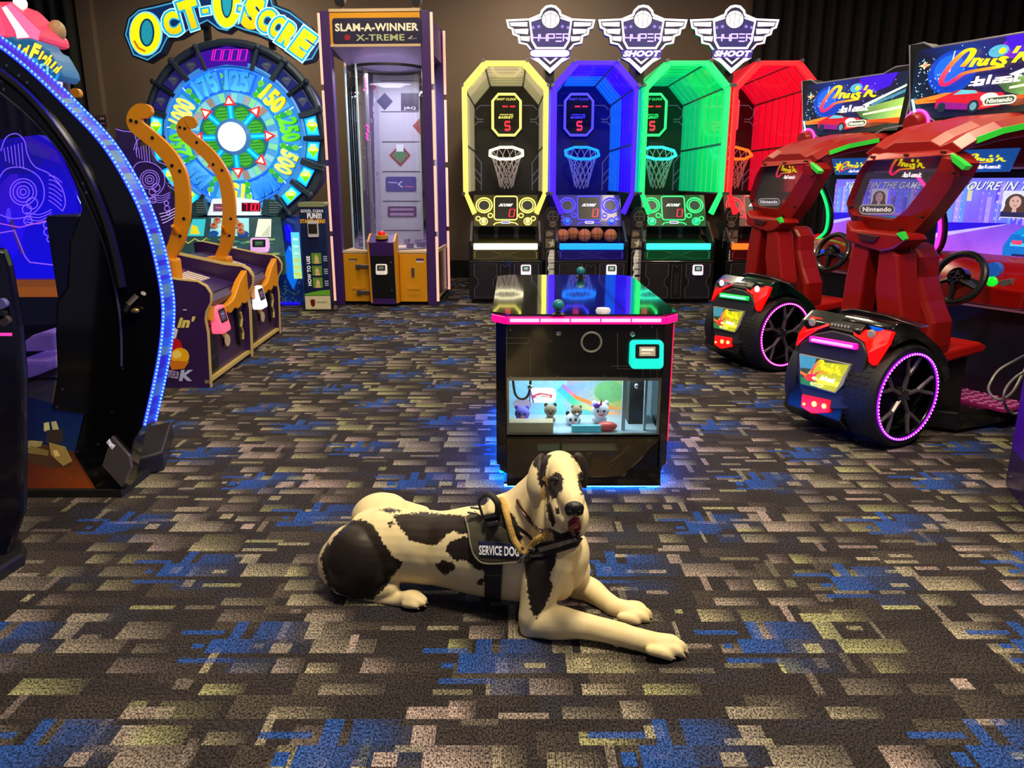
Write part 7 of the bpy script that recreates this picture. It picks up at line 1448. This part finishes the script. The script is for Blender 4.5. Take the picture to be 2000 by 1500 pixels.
    black = [[(634, 1104), (640, 1074), (656, 1044), (684, 1018), (708, 1014), (730, 1026), (742, 1046), (752, 1066), (766, 1084), (786, 1098), (778, 1112), (764, 1130), (752, 1150), (728, 1172), (690, 1172), (655, 1156), (640, 1130)],
             [(625, 1090), (640, 1060), (650, 1075), (648, 1110), (660, 1145), (640, 1150)],
             [(766, 1006), (830, 1000), (912, 1008), (925, 1016), (918, 1040), (900, 1044), (884, 1036), (868, 1050), (852, 1064), (838, 1066), (820, 1060), (800, 1056), (792, 1044), (784, 1036), (774, 1020)],
             [(874, 1060), (905, 1048), (930, 1052), (960, 1100), (952, 1118), (930, 1112), (910, 1094), (892, 1096), (884, 1090), (872, 1078)], [(850, 1102), (866, 1094), (884, 1098), (890, 1108), (884, 1116), (870, 1124), (858, 1116)], [(930, 1132), (940, 1128), (947, 1136), (940, 1144), (932, 1140)], [(842, 1156), (854, 1154), (852, 1162)],
             [(740, 996), (760, 992), (786, 998), (760, 1002)], [(756, 1022), (766, 1016), (770, 1024), (762, 1030)], [(918, 1008), (1000, 1000), (1020, 1050), (1010, 1090), (930, 1090)],
             [(1024, 1096), (1050, 1082), (1086, 1080), (1086, 1096), (1074, 1128), (1080, 1148), (1066, 1182), (1048, 1208), (1036, 1190), (1030, 1150)],
             [(990, 1180), (1002, 1172), (1010, 1180), (1000, 1186)],
             # head: ears, eyes, cheek spots, lips
             [(1042, 915), (1052, 892), (1064, 886), (1080, 888), (1072, 896), (1068, 912), (1066, 926), (1060, 934), (1064, 946), (1058, 954), (1050, 950), (1046, 930)], [(1113, 890), (1140, 892), (1150, 920), (1148, 940), (1138, 928), (1132, 908)],
             [(1068, 940), (1078, 926), (1092, 922), (1100, 934), (1098, 956), (1088, 970), (1078, 978), (1070, 962)], [(1128, 926), (1136, 920), (1150, 930), (1146, 968), (1136, 966), (1130, 946)],
             [(1064, 942), (1072, 950), (1076, 974), (1068, 980), (1064, 962)], [(1066, 984), (1074, 980), (1082, 1000), (1086, 1020), (1078, 1030), (1070, 1010)], [(1084, 992), (1092, 990), (1092, 1004), (1086, 1006)],
             [(1072, 1028), (1082, 1036), (1100, 1042), (1116, 1034), (1132, 1032), (1132, 1050), (1114, 1064), (1084, 1058)]]
    co_field = np.full(n, -1e9)
    for i, p in enumerate(black):
        s = sdf(p); s = np.where(facing, s, np.maximum(s - 30, -60) if i < 12 else -60.0); co_field = np.maximum(co_field, s)
    pink = np.maximum(sdf([(1108, 1018), (1122, 1006), (1134, 1010), (1136, 1034), (1124, 1044), (1108, 1036)]), -40) * np.where(facing, 1, -1)
    for nme, arr in (('coat', np.clip(co_field, -40, 40) / 40.0), ('mouth', np.clip(np.where(facing, pink, -40), -40, 40) / 40.0)):
        at = body.attributes.new(nme, 'FLOAT', 'POINT'); at.data.foreach_set('value', arr.astype('f'))
    m = bpy.data.materials.new('harlequin_coat'); m.use_nodes = True; nt = m.node_tree; bs = nt.nodes['Principled BSDF']; L = nt.links.new
    tc = nt.nodes.new('ShaderNodeTexCoord'); at = nt.nodes.new('ShaderNodeAttribute'); at.attribute_name = 'coat'
    nz = nt.nodes.new('ShaderNodeTexNoise'); nz.inputs['Scale'].default_value = 95; nz.inputs['Detail'].default_value = 3; L(tc.outputs['Object'], nz.inputs['Vector'])
    s1 = nt.nodes.new('ShaderNodeMath'); s1.operation = 'MULTIPLY_ADD'; s1.inputs[1].default_value = .34; s1.inputs[2].default_value = -.17; L(nz.outputs['Fac'], s1.inputs[0])
    ad = nt.nodes.new('ShaderNodeMath'); ad.operation = 'ADD'; L(at.outputs['Fac'], ad.inputs[0]); L(s1.outputs[0], ad.inputs[1])
    mr = nt.nodes.new('ShaderNodeMapRange'); mr.inputs['From Min'].default_value = -.03; mr.inputs['From Max'].default_value = .03; L(ad.outputs[0], mr.inputs['Value'])
    n2 = nt.nodes.new('ShaderNodeTexNoise'); n2.inputs['Scale'].default_value = 14; L(tc.outputs['Object'], n2.inputs['Vector'])
    wt = nt.nodes.new('ShaderNodeMix'); wt.data_type = 'RGBA'; wt.inputs[6].default_value = lin((232, 208, 148)) + (1,); wt.inputs[7].default_value = lin((246, 230, 190)) + (1,); L(n2.outputs['Fac'], wt.inputs[0])
    mx = nt.nodes.new('ShaderNodeMix'); mx.data_type = 'RGBA'; L(mr.outputs[0], mx.inputs[0]); L(wt.outputs[2], mx.inputs[6]); mx.inputs[7].default_value = lin((40, 31, 27)) + (1,)
    a2 = nt.nodes.new('ShaderNodeAttribute'); a2.attribute_name = 'mouth'; m2 = nt.nodes.new('ShaderNodeMapRange'); m2.inputs['From Min'].default_value = -.02; m2.inputs['From Max'].default_value = .06; L(a2.outputs['Fac'], m2.inputs['Value'])
    mz = nt.nodes.new('ShaderNodeMix'); mz.data_type = 'RGBA'; L(m2.outputs[0], mz.inputs[0]); L(mx.outputs[2], mz.inputs[6]); mz.inputs[7].default_value = lin((120, 40, 48)) + (1,)
    L(mz.outputs[2], bs.inputs['Base Color']); bs.inputs['Roughness'].default_value = .48; bs.inputs['Sheen Weight'].default_value = .04; bs.inputs['Specular IOR Level'].default_value = .3
    n3 = nt.nodes.new('ShaderNodeTexNoise'); n3.inputs['Scale'].default_value = 260; n3.inputs['Detail'].default_value = 2; L(tc.outputs['Object'], n3.inputs['Vector']); bp = nt.nodes.new('ShaderNodeBump'); bp.inputs['Strength'].default_value = .12; bp.inputs['Distance'].default_value = .002; L(n3.outputs['Fac'], bp.inputs['Height']); L(bp.outputs[0], bs.inputs['Normal'])
    body.transform(Matrix.Translation(-O)); body.materials.clear(); bod = put('body', body, m, t)
    for p in body.polygons: p.use_smooth = True
    rel = lambda p: p - O
    # ---- harness pieces: offset copies of the skin, cut by planes
    def skin_piece(polys, off, thick, name, mat, parent, far=True, label=None):
        bm = bmesh.new(); bm.from_mesh(body); bmesh.ops.translate(bm, verts=bm.verts, vec=O)
        for v in bm.verts: v.co += v.normal * off
        for (pa, pb, keep) in polys:            # each edge is a plane through the eye line and two points on the picture of the dog
            ra, rb = ray(*pa), ray(*pb); nn = ra.cross(rb).normalized(); pt = ray(*keep)
            if nn.dot(pt) > 0: nn = -nn
            g = bm.verts[:] + bm.edges[:] + bm.faces[:]; bmesh.ops.bisect_plane(bm, geom=g, plane_co=CAMP, plane_no=nn, clear_outer=True)
        if not far: bmesh.ops.delete(bm, geom=[f_ for f_ in bm.faces if f_.normal.dot(CAMP - f_.calc_center_median()) < -.15], context='FACES')
        bmesh.ops.translate(bm, verts=bm.verts, vec=-O); me_ = bpy.data.meshes.new(name); bm.to_mesh(me_); bm.free(); me_.materials.clear()
        for k in ('coat', 'mouth'):
            if k in me_.attributes: me_.attributes.remove(me_.attributes[k])
        o = put(name, me_, mat, parent, label=label); s = o.modifiers.new('s', 'SOLIDIFY'); s.thickness = thick; s.offset = 1
        for p in me_.polygons: p.use_smooth = True
        return o
    def edges(poly): c = (sum(p[0] for p in poly) / len(poly), sum(p[1] for p in poly) / len(poly)); return [(poly[i - 1], poly[i], c) for i in range(len(poly))]
    hm = M('harness_grey', (66, 62, 52), .75, bump=.35, scale=220); hb = M('webbing_black', (20, 19, 19), .65, bump=.3, scale=300); hr = M('reflective_tape', (150, 140, 120), .4)
    # neck is kept out of the vest by its front edge
    vest = skin_piece(edges([(908, 1012), (945, 990), (984, 996), (1008, 1046), (1060, 1076), (1046, 1090), (985, 1096), (950, 1098), (932, 1090), (922, 1070)]), .006, .005, 'harness', hm, t, label='dark grey harness vest')
    skin_piece(edges([(948, 1092), (982, 1092), (976, 1200), (946, 1200)]), .005, .004, 'girth_strap', hb, vest)
    skin_piece(edges([(946, 1122), (980, 1122), (979, 1132), (945, 1132)]), .010, .004, 'strap_slider', BLK, vest, False)
    skin_piece(edges([(1026, 1092), (1052, 1062), (1128, 1046), (1136, 1052), (1126, 1066), (1060, 1088)]), .006, .005, 'chest_strap', hb, vest, False)
    skin_piece(edges([(1050, 1070), (1124, 1050), (1128, 1057), (1054, 1079)]), .0125, .001, 'reflective_strip', hr, vest, False)
    skin_piece(edges([(1000, 1016), (1042, 1050), (1040, 1056), (998, 1024)]), .012, .003, 'neck_strap', hb, vest, False)
    pch = skin_piece(edges([(935, 1056), (1008, 1062), (1008, 1090), (938, 1086)]), .012, .002, 'name_patch', M('patch_navy', (18, 22, 66), .6), vest, False, 'navy patch reading SERVICE DOG')
    v_, f_ = text_mesh('SERVICE DOG', .035); pts = []
    for u, v in v_: px_, py_ = 939 + u * 76, 1082 + 3.0 * u - v * 17; h, nn = hit(px_, py_, .0158); pts.append(rel(h))
    MB().add(pts, f_).build('patch_lettering', M('thread_white', (240, 240, 245), .6, emit=.12), pch)
    # piping at the vest's rear edge
    pp = catmull([(911, 1014, 0), (917, 1036, 0), (922, 1066, 0), (932, 1088, 0), (950, 1098, 0), (985, 1098, 0), (1030, 1094, 0)], 6)
    MB().tube([rel(hit(p.x, p.y, .012)[0]) for p in pp], .003, 6).build('vest_piping', M('piping_grey', (130, 124, 108), .5), vest, True)
    # top handle and buckles
    h0, n0 = hit(948, 1008, .012); h1, n1 = hit(974, 1010, .012)
    a0, a1 = h0, h1; upv = V((0, 0, 1))
    MB().tube([rel(p) for p in catmull([a0, a0 + upv * .05 + V((-.01, 0, 0)), a0.lerp(a1, .4) + upv * .075, a1 + upv * .045, a1], 6)], .011, 8, flat=.4).build('grab_handle', hb, vest, True)
    for (x, y, s_) in ((962, 1012, .045), (966, 1026, .038)): h, nn = hit(x, y, .016); MB().cbox(rel(h), (s_, .02, .018), Matrix.Rotation(R(-14), 3, 'Y') @ Matrix.Rotation(R(-35), 3, 'X')).build('buckle', BLK, vest, bevel=.004)
    for x, y in ((930, 1004), (938, 994)): h, nn = hit(x + 6, y + 10, .02); MB().cbox(rel(h) + V((-.012, 0, .014)), (.03, .008, .006), Matrix.Rotation(R(10), 3, 'Y')).build('metal_ring', STEEL, vest)
    # chain collar
    cc = [hit(x, y, .006)[0] for x, y in ((1013, 978), (1020, 994), (1030, 1008), (1042, 1022), (1056, 1034), (1070, 1040))]
    cp = catmull(cc, 10); k = MB(); acc = 0; idx = 0
    for a_, b_ in zip(cp, cp[1:]):
        d = b_ - a_
        if d.length < 1e-5: continue
        m_ = a_.lerp(b_, .5); rot = d.to_track_quat('X', 'Z').to_matrix(); kk = len(k.v)
        k.ring((0, 0, 0), .006, .0017, 'z' if idx % 2 else 'y', 10, 5); k.xf(Matrix.Translation(rel(m_)) @ rot.to_4x4(), kk); idx += 1
    k.build('chain_collar', M('chain_bronze', (120, 96, 92), .3, .8), t, kind='stuff', label='bronze chain collar')
    # rope lead looped over the neck with snap hooks
    rp = [hit(x, y, .012)[0] for x, y in ((976, 1000), (978, 986), (984, 982), (992, 1010), (998, 1034), (1004, 1052), (1014, 1068), (1024, 1078), (1034, 1078), (1044, 1066), (1054, 1052), (1066, 1044), (1074, 1036))]
    rpc = catmull([rel(p) for p in rp], 6)
    rope = MB().tube(rpc, .011, 10).build('rope_lead', M('rope_tan', (206, 168, 92), .8, bump=.8, scale=150), t, True, label='tan rope lead')
    for (x, y), (x2, y2) in (((1026, 1078), (1012, 1094)), ((1030, 1080), (1024, 1098)), ((1036, 1076), (1050, 1082)), ((1024, 1074), (1018, 1068)), ((1042, 1068), (1052, 1076)), ((1032, 1086), (1040, 1092))):
        p, q = hit(x, y, .016)[0], hit(x2, y2, .016)[0]; MB().tube([rel(p), rel(p.lerp(q, .5)) + V((0, -.004, .003)), rel(q)], [.0045, .0055, .003], 8).build('snap_hook', CHROME, rope, True)
    p = hit(1072, 1036, .016)[0]; MB().ring(rel(p), .012, .0025, 'y', 16, 6).build('lead_ring', STEEL, rope, True)
    fz = MB(); rr = random.Random(1)
    for i in range(60):
        p = rpc[int(len(rpc) * (.72 + .27 * rr.random()))]; d = V((rr.random() - .5, rr.random() - .7, rr.random() - .5)).normalized(); fz.tube([p, p + d * .018], [.002, .0006], 4)
    fz.build('rope_fray', M('rope_tan', (206, 168, 92), .8), rope, kind='stuff')
    # ---- eyes, nose, nostrils, ears, claws
    ek = M('eye_dark', (26, 18, 14), .08, coat=1.0); ey = M('eyelid', (46, 34, 30), .6)
    for x, y in ((1083, 939), (1138, 939)):
        h, nn = hit(x, y, -.006); MB().ell(rel(h), .0125, 16, 12).build('eye', ek, t, True, ang=180)
        hh, n2_ = hit(x, y - 3, .0); up_ = [hit(x + dx, y - 4.5 + .06 * dx * dx, .003)[0] for dx in (-8, -4, 0, 4, 8)]; MB().tube([rel(p) for p in up_], [.002, .004, .0045, .004, .002], 8).build('eyelid', ey, t, True); lo_ = [hit(x + dx, y + 5 - .05 * dx * dx, .002)[0] for dx in (-7, -3, 0, 3, 7)]; MB().tube([rel(p) for p in lo_], [.0015, .0028, .003, .0028, .0015], 8).build('eyelid', ey, t, True)
    c = hit(1122, 994, -.008)[0]; nm_ = M('nose_leather', (18, 16, 18), .35, bump=.4, scale=180)
    ns = MB().ell(rel(c), (.029, .02, .022), 20, 14).ell(rel(c) + V((-.013, -.006, -.006)), (.014, .014, .014), 14, 10).ell(rel(c) + V((.013, -.006, -.006)), (.014, .014, .014), 14, 10).build('nose', nm_, t, True, ang=180)
    for s in (-1, 1): MB().ell(rel(c) + V((s * .013, -.0215, -.002)), (.005, .003, .004), 10, 6).build('nostril', M('nostril_black', (4, 4, 4), .8), ns, True)
    def ear(pxs, Y0, side):
        # hanging leaf: centre line with widths, thin and slightly cupped
        P_ = catmull([W(x, y, Y0 + dy) for x, y, dy, w_ in pxs], 5); ww = [v.x for v in catmull([V((w_, 0, 0)) for _, _, _, w_ in pxs], 5)]; rings = []
        for i, p in enumerate(P_):
            tn = (P_[min(len(P_) - 1, i + 1)] - P_[max(0, i - 1)]).normalized(); o_ = V((.75 * side, -.66, 0)).normalized(); o_ = (o_ - tn * o_.dot(tn)).normalized(); s_ = tn.cross(o_)
            rings.append([p + s_ * (ww[i] * math.cos(2 * PI * k / 16)) + o_ * (.0085 * math.sin(2 * PI * k / 16) - .25 * ww[i] * (math.cos(2 * PI * k / 16)) ** 2) for k in range(16)])
        return MB().loft([[rel(v) for v in r_] for r_ in rings])
    e1 = ear([(1058, 890, -.01, .010), (1047, 902, -.045, .022), (1040, 928, -.075, .029), (1039, 954, -.09, .032), (1043, 976, -.09, .025), (1047, 991, -.085, .009)], 2.30, -1)
    eo = e1.build('ear', m, t, True, ang=180, label='white ear with a black front edge'); ec = np.array([v.co + O for v in eo.data.vertices]); ey_ = ec[:, 1]; ez_ = ec[:, 2] - CAM_H; ed = ey_ * ct - ez_ * st
    es = sdf([(1040, 908), (1048, 884), (1072, 880), (1076, 900), (1072, 930), (1066, 955), (1058, 956), (1050, 940), (1049, 916)], 1000 + FPX * ec[:, 0] / ed, 750 - FPX * (ey_ * st + ez_ * ct) / ed)
    at = eo.data.attributes.new('coat', 'FLOAT', 'POINT'); at.data.foreach_set('value', (np.clip(es, -40, 40) / 40).astype('f')); at = eo.data.attributes.new('mouth', 'FLOAT', 'POINT'); at.data.foreach_set('value', np.full(len(es), -1, 'f'))
    e2 = ear([(1122, 890, .0, .010), (1133, 896, .0, .020), (1140, 914, .0, .024), (1142, 934, .0, .02), (1141, 952, .0, .007)], 2.32, 1)
    e2.build('ear', M('ear_black', (38, 30, 27), .6), t, True, ang=180, label='black ear')
    ck = M('claw_horn', (214, 190, 150), .4)
    for x, y, Y in ((1330, 1264, 2.075), (1341, 1273, 2.056), (1335, 1281, 2.038), (1315, 1285, 2.03), (1263, 1197, 2.28), (1270, 1206, 2.262), (1264, 1213, 2.246), (1248, 1217, 2.238), (827, 1171, 2.348), (832, 1176, 2.33), (828, 1183, 2.315), (815, 1188, 2.308)):
        p = W(x, y, Y); p.z = max(p.z, .008); MB().tube([rel(p) + V((-.012, .004, .006)), rel(p) + V((0, 0, .002)), rel(p) + V((.006, -.002, -.003))], [.006, .0045, .0015], 8).build('claw', ck, t, True)
    # tongue and dark lip line
    tg = [hit(x, y, .001)[0] for x, y in ((1112, 1030), (1120, 1026), (1128, 1030))]; MB().tube([rel(p) for p in tg], [.008, .011, .007], 10, flat=.5).build('tongue', M('tongue_red', (150, 50, 58), .35), t, True)
dog()
